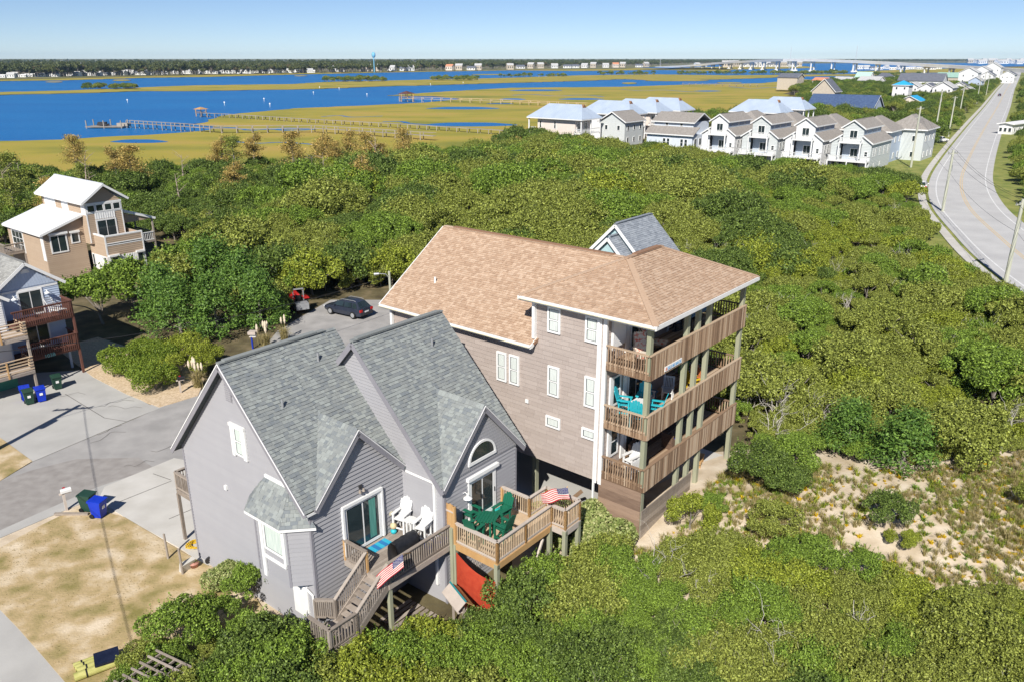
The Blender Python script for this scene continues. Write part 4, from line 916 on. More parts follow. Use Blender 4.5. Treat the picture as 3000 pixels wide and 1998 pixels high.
BLOCK += [(TAN_O, RZ, -6.2, -1, 7.5, 14), (BLUE_O, RZ, -16, -1.5, 1.2, 14), (TOWN_O, RZ, -1.5, -1, 24, 48), (TOWN_O, RZ, -2, 60, 70, 100)]
def blocked(x, y, mrg=0):
    for o, rz, x0, y0, x1, y1 in BLOCK:
        dx, dy = x-o.x, y-o.y; u = dx*math.cos(rz)+dy*math.sin(rz); v = -dx*math.sin(rz)+dy*math.cos(rz)
        if x0-mrg < u < x1+mrg and y0-mrg < v < y1+mrg: return True
    return False
_rc = [cen[0]]
for a_, b_ in zip(cen[:-1], cen[1:]):
    for q_ in range(1, max(1, int((b_-a_).length/4))+1): _rc.append(a_.lerp(b_, q_/max(1, int((b_-a_).length/4))))
_rc = np.array([(p.x, p.y) for p in _rc])
def roadgap(x, y): return float(np.sqrt(((_rc-np.array([x, y]))**2).sum(1).min()))
def townx(x, y): d = Vector((x, y, 0))-TOWN_O; return d.dot(D1), d.dot(D2)
rv = random.Random(19)
F1 = [(-10,82), (-2,62), (7,53.5), (15,45.5), (14.4,42.5), (14.5,40), (16.5,40.5), (19.5,39), (23,38.8), (29,40), (36,44), (60,60), (52,80), (47,92), (60,112), (75,150), (82,170), (45,196), (18,218), (0,203), (-30,188), (-52,174), (-115,147), (-170,118), (-150,95), (-95,98), (-62,97), (-44,100), (-37,88), (-36,76), (-24,77), (-17,81)]
F2 = [(-36,78), (-33.5,64), (-31.5,62), (-27.5,64), (-26,70), (-24.5,77)]
def cells(x0, x1, y0, y1, S, seed):
    r = np.random.RandomState(seed); gx, gy = np.meshgrid(np.arange(x0, x1, S), np.arange(y0, y1, S)); c = np.stack([gx.ravel(), gy.ravel()], 1)+r.uniform(-.45, .45, (gx.size, 2))*S
    return c, r.uniform(0, 1, len(c)), r.uniform(0, 1, len(c)), S
def cell(C, x, y):
    d = np.hypot(C[0][:, 0]-x, C[0][:, 1]-y); k = int(d.argmin()); return float(d[k]/(C[3]*.62)), C[1][k], C[2][k]
CF = cells(-180, 80, 30, 225, 7.2, 1); CR = cells(5, 70, 30, 135, 4.6, 2); CG = cells(-20, 30, 10, 40, 2.9, 3)
pts = []
for y in np.arange(36, 220, 2.2):
    for x in np.arange(-172, 76, 2.2):
        px = x+rv.uniform(-1.0, 1.0); py = y+rv.uniform(-1.0, 1.0)
        if not (inpoly(px, py, F1)) or blocked(px, py, 1.0): continue
        if py > 60 and roadgap(px, py) < 8.6: continue
        if abs(px) > .72*py+14: continue                                         # outside the view
        low = (px > 14 and py < 75) or (px > 35 and py < 130)
        far = float(smooth((py-70)/60)); lft = px < -35 and py > 95
        q, hr, sp = cell(CR if low else CF, px, py); dome = max(.35, 1-.5*q*q)
        hgt = (3.6+2.6*far)*(.62+.55*hr)*dome if not low else (1.9+1.9*hr)*dome
        tx_, ty_ = townx(px, py)
        if tx_ > -60 and ty_ > -25: hgt *= float(np.interp(tx_, [-60, -8], [1, .42 if ty_ < 38 else .62]))
        if lft: hgt *= .72
        if lft and rv.random() < .25: continue
        if px < -10 and py > 150: hgt *= .8
        pr = sp+.25*vn(px, py, .05, 8)+rv.uniform(-.08, .08)
        idx = 0 if pr < .24 else 4 if pr < .46 else 1 if pr < .70 else 3 if pr < .77 else 2 if pr < .92 else 5
        if lft: idx = rv.choice([2, 5, 1, 0, 5])
        if low: idx = 0 if pr < .2 else 4 if pr < .4 else 1 if pr < .75 else 3 if pr < .9 else 0
        pts.append((px, py, gz1(px, py)-.15, max(.3, hgt/4.2), rv.uniform(0, 6.28), idx))
for y in np.arange(38, 92, 1.7):                                 # low dense growth on the dune side
    for x in np.arange(13, 56, 1.7):
        px = x+rv.uniform(-.8, .8); py = y+rv.uniform(-.8, .8)
        if not inpoly(px, py, F1) or blocked(px, py, .3) or abs(px) > .72*py+14 or (py > 60 and roadgap(px, py) < 8.6): continue
        q, hr, sp = cell(CR, px, py); pts.append((px, py, gz1(px, py)-.25, rv.uniform(.25, .36), rv.uniform(0, 6.28), 0 if sp < .3 else 4 if sp < .5 else 1 if sp < .8 else 3))
pts.sort(key=lambda p: math.hypot(p[0], p[1]))
LBL = {0: 'rounded olive-green shrub in the dense dune thicket', 1: 'rounded mid-green shrub in the dense dune thicket', 2: 'rounded dark green shrub in the dense dune thicket', 3: 'yellow-green shrub in the dense dune thicket', 4: 'broad olive-green shrub in the dense dune thicket', 5: 'tall dark green shrub in the dense dune thicket'}
for p in pts[:90]: put(MID[p[5]], 'thicket_shrub', p[0], p[1], p[3], LBL[p[5]], 'shrub', 'shrubs of the dune thicket', z=p[2], rz=p[4], sz=1)
MIDJ = [joined(P) for P in MID]; TW = list(TWIG)
rest = pts[90:]
tw = [(p[0]+rv.uniform(-1.5, 1.5), p[1]+rv.uniform(-1.5, 1.5), p[2]+p[3]*rv.uniform(1.3, 2.4), rv.uniform(.4, .85), rv.uniform(0, 6.28), 6+rv.randrange(3)) for p in pts if rv.random() < .07]
scatter('thicket', rest+tw, MIDJ+TW)

# ---- shrubs and trees one can tell apart
def ring(P, items, name, label, cat, group, lo=.9, hi=1.15):
    for x, y, s in items: put(P[rv.randrange(len(P))], name, x, y, s*rv.uniform(lo, hi), label, cat, group)
# clipped green mounds along the gravel bed
for (x, y, s), lb in zip(((-30.4,57.6,1.15), (-28.4,56.0,1.1), (-26.3,54.2,1.1), (-25.2,56.2,1.0), (-27.6,58.4,1.1), (-29.4,60.2,1.1), (-24.4,58.5,1.0), (-26.2,60.6,1.1)),
        ('round bright green mound shrub beside the brown porch post', 'round bright green mound shrub second from the brown porch post', 'round green mound shrub at the street corner of the gravel bed', 'dark green upright shrub beside the pampas grass', 'loose green shrub behind the gravel bed mounds', 'loose green shrub behind the mound by the porch post', 'leafy shrub behind the pampas grass', 'tall loose shrub under the cedar trees')):
    put(MOUND if 'mound' in lb else NEAR[rv.choice([0, 2, 3])], 'garden_shrub', x, y, s, lb, 'shrub', 'shrubs of the gravel bed')
# cedars behind them
for (x, y, s), lb in zip(((-25.8,66.0,1.25), (-22.6,68.2,1.2), (-28.8,65.6,1.15), (-31.5,68.5,1.3), (-25.5,73.0,1.35), (-29.5,76.0,1.4)),
        ('spreading green cedar with a bare trunk over pine straw', 'green cedar with forked grey trunks beside the street', 'bushy green cedar next to the blue house', 'tall cedar between the blue and tan houses', 'dense cedar behind the forked cedar', 'large rounded cedar in front of the tan house')):
    put(CED[rv.randrange(2)], 'cedar_tree', x, y, s, lb, 'tree', 'cedars by the street', sz=.9)
for x, y, s, i in ((-20.5,79,1.15,3), (-24,80,1.3,2), (-28,83,1.35,0), (-33,80,1.3,1), (-17.5,83,1.1,2), (-36.5,74,1.2,1), (-37.5,69.5,1.15,1), (-33.8,75,1.2,0), (-13,83,1.05,3), (-9,80.5,.9,3), (-6,76,.9,1), (-22.6,70.4,.75,2), (-23.6,72.2,.9,0)):
    put(MID[i], 'oak_tree', x, y, s, {0: 'rounded olive oak at the thicket edge behind the cedars', 1: 'green leafy tree between the blue and tan houses', 2: 'dark green oak shading the end of the street', 3: 'yellow-green leafy tree at the end of the street'}[i], 'tree', 'trees at the end of the street')
# browning pines and bare snags by the marsh
for k in range(38):
    x = rv.uniform(-100, -22); y = rv.uniform(112, 172) - (0 if x > -60 else 14 if x > -85 else 26)
    if blocked(x, y, 1): continue
    if rv.random() < .62: put(PIN[k % 3], 'pine_tree', x, y, rv.uniform(.85, 1.2), 'browning pine at the marsh edge' if k % 3 < 2 else 'olive green pine at the marsh edge', 'tree', 'pines along the marsh')
    else:
        o = obj('dead_tree', SNAG[k % 3], None, (x, y, gz1(x, y)), rv.uniform(0, 6.28), rv.uniform(.8, 1.1)); tag(o, 'bare grey dead tree among the marsh-edge pines', 'tree', 'dead trees along the marsh')
# foreground shrubs
FG = [(-14.5,26.4), (-12.2,29.6), (-10.4,29.4), (-7.2,26.6), (-2.6,26.4), (.5,27.2), (2.6,29.2), (5.0,30.2), (7.4,30.6), (9.5,31.4), (12.5,30.4), (14.6,29.4), (17.2,28.4), (20.5,27.4), (24.5,26.2), (26,20), (22,14), (-13.5,15), (-15.5,20)]
fgp = []
for y in np.arange(15, 32, 1.18):
    for x in np.arange(-15.5, 26, 1.18):
        px = x+rv.uniform(-.5, .5); py = y+rv.uniform(-.5, .5)
        if inpoly(px, py, FG) and not blocked(px, py, .7): fgp.append((px, py))
LF = ['fine-leaved olive shrub in the foreground dune scrub', 'deep green shrub in the foreground dune scrub', 'bright yellow-green shrub in the foreground dune scrub', 'dark glossy shrub in the foreground dune scrub', 'broad grey-olive shrub in the foreground dune scrub']
fgp.sort(key=lambda p: p[0]**2+p[1]**2 + (900 if abs(p[0]) > .62*(p[1]+8) or p[1] < 17.5 else 0)); fgr = []
for k, (x, y) in enumerate(fgp):
    n = vn(x, y, .35, 12)+rv.uniform(-.1, .1); q_, hr_, sp_ = cell(CG, x, y); n = .45*n+1.1*(sp_-.5); i = (3 if n < -.4 else 1 if n < -.15 else 0 if n < .15 else 4 if n < .35 else 2)
    if x < -6.5: i = rv.choice([1, 3, 1, 0, 4])
    if k >= 170: fgr.append((x, y, gz1(x, y), (.62+.5*hr_)*max(.72, 1-.3*q_*q_), rv.uniform(0, 6.28), i)); continue
    e_ = put(NEAR[i], 'dune_shrub', x, y, (.62+.5*hr_)*max(.72, 1-.3*q_*q_), LF[i], 'shrub', 'shrubs of the foreground scrub'); obj('twigs', NTW[k % 3], e_, scale=1.08)
scatter('dune_scrub', fgr, [joined(P) for P in NEAR])
for k in range(16):
    x, y = rv.choice(fgp); o = obj('bare_shrub', TWIG[k % 3], None, (x+rv.uniform(-.5, .5), y, gz1(x, y)+rv.uniform(.3, .7)), rv.uniform(0, 6.28), rv.uniform(.5, .8))
    tag(o, 'leafless silvery shrub poking out of the foreground scrub', 'shrub', 'bare shrubs in the foreground scrub')
# between the golden deck and the tall house: variegated shrub; by the skirt and the dune
PIT = plant(81, 1.7, 2.0, 7500, .085, 13, L_varieg, .06)
for x, y, s, lb in ((2.2,34.3,.95,'pale variegated shrub under the grey eave beside the golden deck'), (3.9,33.2,1.05,'pale variegated shrub against the plank skirt of the tall house'), (3.2,32.0,.8,'pale variegated shrub in front of the golden deck posts')): put(PIT, 'variegated_shrub', x, y, s, lb, 'shrub', 'variegated shrubs')
for P, x, y, s, lb in ((NEAR[2],8.6,33.2,.75,'bright green shrub at the end of the grey plank skirt'), (NEAR[1],9.7,34.2,.5,'small green shrub beside the balcony post'), (NEAR[3],12.9,36.6,1.0,'dark green shrub on the sand beside the tall house'), (NEAR[3],13.7,35.6,.8,'low dark green shrub on the sand in front of the tall house'), (NEAR[1],14.6,37.6,.9,'green shrub at the sand edge behind the dark shrub'), (NEAR[3],17.6,32.6,.75,'round dark shrub alone on the open sand'), (NEAR[2],17.9,31.2,.45,'narrow yellow-green shrub beside the round dark shrub'), (NEAR[0],25.4,34.0,.6,'low olive shrub on the open sand by the dune grass'), (NEAR[4],12.2,32.4,.75,'grey-olive shrub at the near edge of the sand')): put(P, 'sand_shrub', x, y, s, lb, 'shrub', None)
put(CED[0], 'cedar_tree', 21.0, 38.2, .95, 'broad feathery green cedar at the edge of the sand', 'tree', None, sz=.75); put(CED[1], 'cedar_tree', 19.0, 40.5, .8, 'smaller cedar with bare silvery limbs behind the broad cedar', 'tree', None, sz=.8)
for x, y, s in ((15.6,42.5,.9), (16.8,45.5,1.0), (15.5,47.5,.9), (19,44,.7)): tag(obj('bare_shrub', TWIG[2], None, (x, y, gz1(x, y)+.5), rv.uniform(0, 6.28), s), 'silvery bare branching shrub beside the tall house balconies', 'shrub', 'bare shrubs beside the balconies')
for k, (lx, ly, sc) in enumerate(((-2.4,-7.6,.85), (-2.6,-9.2,1.0), (-2.7,-10.8,1.1), (-2.3,-12.4,1.1), (-1.2,-13.3,1.05), (.2,-13.5,1.0), (1.6,-13.7,.9), (2.6,-14.6,.7), (4.2,-15.7,.75), (5.7,-15.7,1.05), (7.1,-15.6,1.0), (8.6,-16.3,.95), (-3.6,-11.6,1.1), (-3.9,-9.6,.95), (10.9,-15.9,.8))):
    p = GM @ Vector((lx, ly, 0)); put(NEAR[(1, 3, 1, 0, 2, 1, 2, 4, 1, 3, 1, 0, 3, 1, 0)[k]], 'deck_shrub', p.x, p.y, sc, ('leafy shrub crowding the big grey wall' if k in (0, 1, 13) else 'leafy shrub hiding the foot of the deck stairs' if k < 7 or k == 12 else 'leafy shrub hiding the golden deck posts'), 'shrub', 'shrubs crowding the decks')
# shrub by the air conditioner
for x, y, s, lb in ((-12.6,30.6,.75,'pale green shrub beside the air conditioner'), (-11.6,30.0,.8,'dark leafy shrub in front of the white storage door')): put(PIT if 'pale' in lb else NEAR[1], 'garden_shrub', x, y, s, lb, 'shrub', None)
# pampas grass
def grass_clump(seed, n, H, sp, w, m, name='blades'):
    rng = np.random.RandomState(seed); mb = MB()
    for i in range(n):
        a = rng.uniform(0, 6.283); q = sp*rng.uniform(.2, 1); h = H*rng.uniform(.55, 1); t = Vector((-math.sin(a), math.cos(a), 0))*w; b0 = Vector((rng.normal(), rng.normal(), 0))*sp*.12
        p1 = b0+Vector((math.cos(a), math.sin(a), 0))*q*.4+Z*h*.7; p2 = b0+Vector((math.cos(a), math.sin(a), 0))*q+Z*h*rng.uniform(.6, 1)
        mb.add([b0-t, b0+t, p1+t*.8, p1-t*.8, p2], [(0,1,2,3), (3,2,4)])
    return mb.mesh(name, m)
GC = [grass_clump(91, 240, 1.7, 1.0, .016, L_straw), grass_clump(92, 26, .55, .4, .012, L_straw), grass_clump(93, 26, .5, .4, .014, L_yellow), grass_clump(94, 22, .25, .3, .03, L_gold), grass_clump(95, 30, .35, .5, .02, L_green)]
M_plume = mat('plume', lin(.55,.45,.32), lin(.75,.66,.52), 20, .95)
for x, y, s, lb in ((-23.3,54.6,1.0,'pampas grass with cream plumes at the street corner'), (-20.6,62.6,1.1,'pampas grass with tan plumes beside the mailbox post'), (-19.6,64.6,1.0,'dark pampas clump at the foot of the cedars')):
    e = empty('pampas_grass', (x, y, gz1(x, y)), rv.uniform(0, 6), lb, 'grass', 'pampas grass clumps'); e.scale = (s, s, s); obj('blades', GC[0], e)
    for k in range(7 if 'dark' not in lb else 3):
        a = rv.uniform(0, 6.28); q = rv.uniform(.1, .55); h = rv.uniform(1.8, 2.3); p = Vector((q*math.cos(a), q*math.sin(a), h))
        MB().tube([Vector((q*.3*math.cos(a), q*.3*math.sin(a), .3)), p-Z*.5], .008, 4).build('stem', L_straw, e)
        MB().tube([p-Z*.5, p-Z*.25, p, p+Z*.12], [.02, .1, .07, .01], 7).build('plume', M_plume, e)
# dune grass and flowers on the sand: uncountable
dg = []
for k in range(17000):
    x = rv.uniform(3, 36); y = rv.uniform(26, 42)
    if not inpoly(x, y, SANDP) or blocked(x, y, .1): continue
    n = .8*vn(x, y, .9, 31)+.7*vn(x, y, .35, 33)+.35*vn(x, y, 2.3, 35)
    if n < rv.uniform(-.75, .45): continue
    dg.append((x, y, gz1(x, y)-.02, rv.uniform(.35, .95)*(1.25 if n > .5 else 1), rv.uniform(0, 6.28), rv.choice([0, 0, 0, 0, 1, 1, 2, 3])))
scatter('dune_grass', dg, GC[1:])
lawn = []
LP = [(p.x, p.y) for p in [at(x*K, y*K, 0) for x, y in ((0,1262), (95,1212), (190,1166), (285,1194), (420,1272), (475,1310), (600,1400), (590,1560), (180,1590), (100,1500), (40,1436), (-30,1366))]]
for k in range(7000):
    x = rv.uniform(-30, -9); y = rv.uniform(22, 40)
    if not inpoly(x, y, LP) or blocked(x, y, .1): continue
    n = vn(x, y, .5, 41)+.7*vn(x, y, 1.7, 42)
    if n < rv.uniform(-.5, .2): continue
    lawn.append((x, y, .06, rv.uniform(.05, .10), rv.uniform(0, 6.28), 0))
scatter('lawn_grass', lawn, GC[1:])
# ================================================================= the other houses
M_tanwall = mat('tan_siding', lin(.40,.30,.215), lin(.45,.345,.25), 1.5, .75, island=.3)
M_metalroof = mat('white_metal_roof', lin(.66,.68,.70), lin(.74,.76,.78), .5, .45)
M_bluewall = mat('pale_blue_siding', lin(.40,.475,.60), lin(.46,.53,.65), 1.5, .7, island=.3)
M_whitewall = mat('white_siding', lin(.66,.66,.66), lin(.74,.74,.74), 1.5, .7, island=.3)
M_greyshingle = mat('pale_grey_shingle', lin(.24,.24,.23), lin(.38,.38,.36), 6, .9, island=.6)
M_greyfelt = mat('grey_shingle_felt', lin(.2,.2,.195), lin(.27,.27,.26), 6, .95, bump=.3, bscale=9)
def gable_roof(house, y0, y1, xl, xr, zl, zr, xp, zp, m, th=.12, rake=M_white, ribs=None):
    """roof with the ridge along y: two slabs, white rake boards, standing seams"""
    r = MB().beam((xp, y0, zp+.03), (xp, y1, zp+.03), .2, .06).build('roof', m, house)
    for x, z in ((xl, zl), (xr, zr)):
        p = [(x, y0, z), (xp, y0, zp), (xp, y1, zp), (x, y1, z)]
        MB().prism([Vector(a)-Z*th for a in p], Z*th).build('roof_slope', m, r)
        for yy in (y0-.02, y1+.02): MB().beam((x, yy, z-.1), (xp, yy, zp-.1), .04, .22).build('rake_board', rake, r)
        MB().beam((x, y0, z-.1), (x, y1, z-.1), .04, .18).build('fascia_board', rake, r)
        if ribs:
            n = int(abs(y1-y0)/ribs)
            for i in range(n+1): yy = y0+(y1-y0)*i/n; MB().beam((x, yy, z+.02), (xp, yy, zp+.02), .04, .04).build('seam', m, r)
    return r
# ---- tan house with white metal roofs
T = empty('metal_roof_house', TAN_O, RZ, 'tan split-level house with white metal roofs and walled balcony', 'house')
fy0 = Fr((0, 0, 0), (1, 0, 0), (0, -1, 0)); fy2 = Fr((0, 2.5, 0), (1, 0, 0), (0, -1, 0)); fy3 = Fr((0, 3.7, 0), (1, 0, 0), (0, -1, 0))
siding(T, fy0, [(0, .35), (4.05, .35), (4.05, 5.1), (0, 5.1)], .2, M_tanwall, prof=.04)
siding(T, Fr((0, 0, 0), (0, 1, 0), (-1, 0, 0)), [(0, .9), (3.7, .9), (3.7, 5.1), (0, 5.1)], .2, M_tanwall, prof=.03)
siding(T, fy2, [(-.4, 4.1), (3.45, 4.1), (3.45, 8.45), (1.55, 10.1), (-.4, 8.45)], .2, M_tanwall, prof=.04)
siding(T, Fr((-.4, 2.5, 0), (0, 1, 0), (-1, 0, 0)), [(0, 4.1), (10.6, 4.1), (10.6, 8.5), (0, 8.5)], .2, M_tanwall, prof=.03)
siding(T, fy3, [(-4.6, .6), (-.4, .6), (-.4, 7.0), (-4.6, 5.6)], .2, M_tanwall, prof=.04)
siding(T, Fr((-4.6, 3.7, 0), (0, 1, 0), (-1, 0, 0)), [(0, .6), (9.3, .6), (9.3, 5.6), (0, 5.6)], .2, M_tanwall, prof=.03)
MB().box(3.93, .13, .35, 4.05, 13, 5.1).box(3.33, 2.63, 5.1, 3.45, 13, 8.4).box(-4.4, 12.9, .6, -.5, 13.0, 5.6).box(-.3, 12.9, .6, 3.3, 13.0, 8.4).box(.05, .13, 4.0, 4.0, 2.6, 4.1).build('inner_wall', M_tanwall, T)
gable_roof(T, 1.9, 13.6, -.95, 4.1, 8.6, 8.62, 1.58, 10.38, M_metalroof, ribs=.45)
p = [(-5.0, 3.3, 5.62), (-.42, 3.3, 7.18), (-.42, 13.2, 7.18), (-5.0, 13.2, 5.62)]
lr = MB().prism([Vector(a) for a in p], Z*.1).build('lean_to_roof', M_metalroof, T)
for i in range(22): yy = 3.3+9.9*i/21; MB().beam((-5.0, yy, 5.74), (-.42, yy, 7.3), .04, .04).build('seam', M_metalroof, lr)
MB().beam((-5.0, 3.27, 5.62), (-.42, 3.27, 7.18), .04, .22).build('rake_board', M_white, lr); MB().beam((-5.03, 3.3, 5.6), (-5.03, 13.2, 5.6), .04, .18).build('fascia_board', M_white, lr)
p = [(3.46, 3.3, 7.15), (7.5, 3.3, 5.72), (7.5, 8, 5.72), (3.46, 8, 7.15)]
pr = MB().prism([Vector(a) for a in p], Z*.1).build('porch_roof', M_metalroof, T)
MB().beam((3.46, 3.27, 7.12), (7.5, 3.27, 5.7), .04, .24).build('rake_board', M_white, pr)
MB().prism([(3.46, 3.45, 6.9), (7.2, 3.45, 5.7), (3.46, 3.45, 5.6)], (0, .05, 0)).build('porch_gable', M_tanwall, T)
for x, y in ((7.2, 3.6), (7.2, 7.8)): MB().box(x-.08, y-.08, 0, x+.08, y+.08, 5.7).build('porch_post', M_wood_grey, T)
MB().box(4.06, 3.5, 3.0, 7.3, 8, 3.2).build('porch_floor', M_wood_grey, T); railing(T, (4.1, 3.55, 3.2), (7.2, 3.55, 3.2), m=M_white, gap=.2); railing(T, (7.2, 3.55, 3.2), (7.2, 8, 3.2), m=M_wood_grey, gap=.2)
MB().box(-6.6, 9.0, 3.0, -4.62, 12.8, 3.2).build('side_deck', M_wood_grey, T); railing(T, (-6.6, 9, 3.2), (-6.6, 12.8, 3.2), m=M_wood_grey, gap=.2); railing(T, (-4.65, 9, 3.2), (-6.6, 9, 3.2), m=M_wood_grey, gap=.2)
for x in (-6.5, -4.7): MB().box(x-.08, 9, 0, x+.08, 9.16, 3).build('deck_post', M_wood_grey, T)
def trimb(fr, *a): mb = MB(); box_on(mb, fr, *a); return mb.build('trim_board', M_white, T)
trimb(fy0, -.05, 5.08, 4.1, 5.24, -.15, .06); trimb(Fr((0, 0, 0), (0, 1, 0), (-1, 0, 0)), 0, 5.08, 3.7, 5.24, -.15, .06); trimb(fy0, -.06, .35, .1, 5.08, 0, .06); trimb(fy0, 3.96, .35, 4.1, 5.08, 0, .06); trimb(fy0, .1, 4.12, 3.96, 4.22, 0, .06); trimb(fy0, .1, 4.32, 3.96, 4.42, 0, .06)
mb = MB(); box_on(mb, fy0, .1, 4.22, 3.96, 4.32, .04, .045); mb.build('rail_slot', M_black, T)
for u in (-.42, 3.36): trimb(fy2, u, 4.2, u+.12, 8.4, 0, .06)
trimb(fy2, -.42, 8.25, 3.5, 8.45, 0, .1); trimb(fy2, -.42, 7.3, 3.5, 7.42, 0, .06)
for i in range(4): window(T, fy2, -.28+i*.92, 7.42, .6+i*.92, 8.25, 0, 1, .1, .07)
dd = window(T, fy2, .45, 4.2, 2.65, 6.6, 0, 2, .15, .08, name='french_door')
mb = MB(); box_on(mb, fy2, .45, 6.65, 2.65, 7.3, .0, .05); pn = mb.build('batten_panel', M_white, T)
for i in range(9): mb = MB(); box_on(mb, fy2, .55+i*.25, 6.65, .6+i*.25, 7.3, .05, .075); mb.build('batten', M_white, pn)
for a, b in ((.12, 1.15), (3.1, 3.95)):
    w_ = window(T, fy0, a, 1.36, b, 2.95, 0, 1, .14, .07); mb = MB(); box_on(mb, fy0, a-.05, 2.95, b+.05, 3.15, 0, .28); mb.build('shutter_box', M_white, w_)
mb = MB(); box_on(mb, fy0, 1.17, 1.36, 3.08, 3.0, .0, .05); pn = mb.build('batten_panel', M_white, T)
for i in range(10): mb = MB(); box_on(mb, fy0, 1.25+i*.19, 1.36, 1.29+i*.19, 3.0, .05, .075); mb.build('batten', M_white, pn)
fx0 = Fr((0, 0, 0), (0, 1, 0), (-1, 0, 0))
for a, b in ((.15, .75), (2.9, 3.5)): window(T, fx0, a, 1.3, b, 2.95, 0, 1, .1, .07)
mb = MB(); box_on(mb, fx0, .8, 1.3, 2.85, 2.95, 0, .05); mb.build('batten_panel', M_white, T)
w_ = window(T, fy3, -4.05, 3.5, -2.3, 5.45, 0, 2, .14, .08, name='glass_door'); mb = MB(); box_on(mb, fy3, -4.15, 5.45, -2.2, 5.68, 0, .25); mb.build('shutter_box', M_white, w_)
w_ = window(T, fy3, -1.9, 4.25, -1.0, 5.4, 0, 1, .12, .08); mb = MB(); box_on(mb, fy3, -1.97, 5.4, -.95, 5.6, 0, .25); mb.build('shutter_box', M_white, w_)
fxl = Fr((-4.6, 3.7, 0), (0, 1, 0), (-1, 0, 0)); window(T, fxl, 5.2, 2.9, 8.2, 5.3, 2, 3, .14, .08); mb = MB(); box_on(mb, fxl, 0, 2.8, .7, 5.5, .0, .06); mb.build('batten_panel', M_white, T)
fxu = Fr((-.4, 2.5, 0), (0, 1, 0), (-1, 0, 0))
for a, b in ((.0, .9), (4.0, 5.6), (7.2, 10.0)): mb = MB(); box_on(mb, fxu, a, 7.2, b, 8.45, .0, .06); mb.build('batten_panel', M_white, T)
# ---- blue house with stacked dark decks
H2 = empty('duplex_house', BLUE_O, RZ, 'pale blue gabled beach house with dark red stacked decks', 'house')
fb = Fr((0, 2, 0), (1, 0, 0), (0, -1, 0))
siding(H2, fb, [(-4.0, 2.2), (.2, 2.2), (.2, 6.95), (-1.9, 8.6), (-4.0, 6.95)], .17, M_bluewall, prof=.045)
siding(H2, Fr((.2, 2, 0), (0, 1, 0), (1, 0, 0)), [(0, 2.2), (10, 2.2), (10, 6.9), (0, 6.9)], .17, M_bluewall)
rf = gable_roof(H2, 1.6, 12, -4.5, .62, 6.98, 6.98, -1.94, 8.9, M_greyfelt)
o_, t_ = shingle_slope(rf, [(-4.5, 1.6, 7.0), (-1.94, 1.6, 8.92), (-1.94, 12, 8.92), (-4.5, 12, 7.0)], M_greyfelt, rb, .16, (.2, .45)); o_.name = 'roof_slope'
lay(rf, t_, M_greyshingle, 'shingle', 'shingle_field', frame_m(BLUE_O), 200)
zz = 7.0; row = 0; gs = MB(); box_on(gs, fb, -3.9, 6.75, .15, 6.9, .04, .07); gs = gs.build('gable_band', M_white, H2)
while zz < 8.4:
    half = (8.6-zz)/.79; u = -1.9-half+.1+(row % 2)*.1
    while u < -1.9+half-.2: mb = MB(); box_on(mb, fb, u, zz, u+.19, zz+.2, .04, .062); mb.build('scale_shingle', M_bluewall, gs); u += .2
    zz += .2; row += 1
MB().prism([fb.pt(-1.9+.3*math.cos(R(a)), 8.05+.3*math.sin(R(a)), .06) for a in range(0, 181, 20)], (0, -.04, 0)).build('half_round_vent', M_white, H2)
window(H2, fb, -2.75, 4.8, -1.0, 6.75, 0, 2, .12, .09, name='sliding_door'); window(H2, fb, -2.75, 2.25, -1.0, 4.3, 0, 2, .12, .09, name='sliding_door')
wall_lamp(H2, fb, -.75, 6.3); wall_lamp(H2, fb, -3.05, 6.3)
for zf in (4.75, 2.2):
    MB().box(-4.0, .02, zf-.24, .2, 1.95, zf-.04).build('deck_frame', M_wood_dark, H2)
    planks(H2, -4.0, .05, .2, 1.95, zf, 'x', .16, M_wood_dark)
    railing(H2, (-4.0, .03, zf), (.2, .03, zf), h=1.08, m=M_wood_dark, gap=.14, bw=.05, face=(0, -1, 0)); railing(H2, (.18, .03, zf), (.18, 1.95, zf), h=1.08, m=M_wood_dark, gap=.14, bw=.05)
MB().box(.05, .03, 0, .2, .18, 5.8).build('post', M_wood_dark, H2); MB().box(.0, 1.85, 0, .14, 1.99, 2.2).build('post', M_bluewall, H2)
MB().box(-4, 2.1, 2.05, .1, 12, 2.18).build('underfloor', M_wood_dark, H2); MB().box(-4, 6, 0, .1, 6.1, 2.04).build('back_wall', M_taupe_base, H2)
num = text_mesh("103B", .38, mat('teal_number', lin(.15,.42,.42), lin(.2,.5,.5), 5, .5), H2, (-2.45, -.1, 2.0), 'house_number')
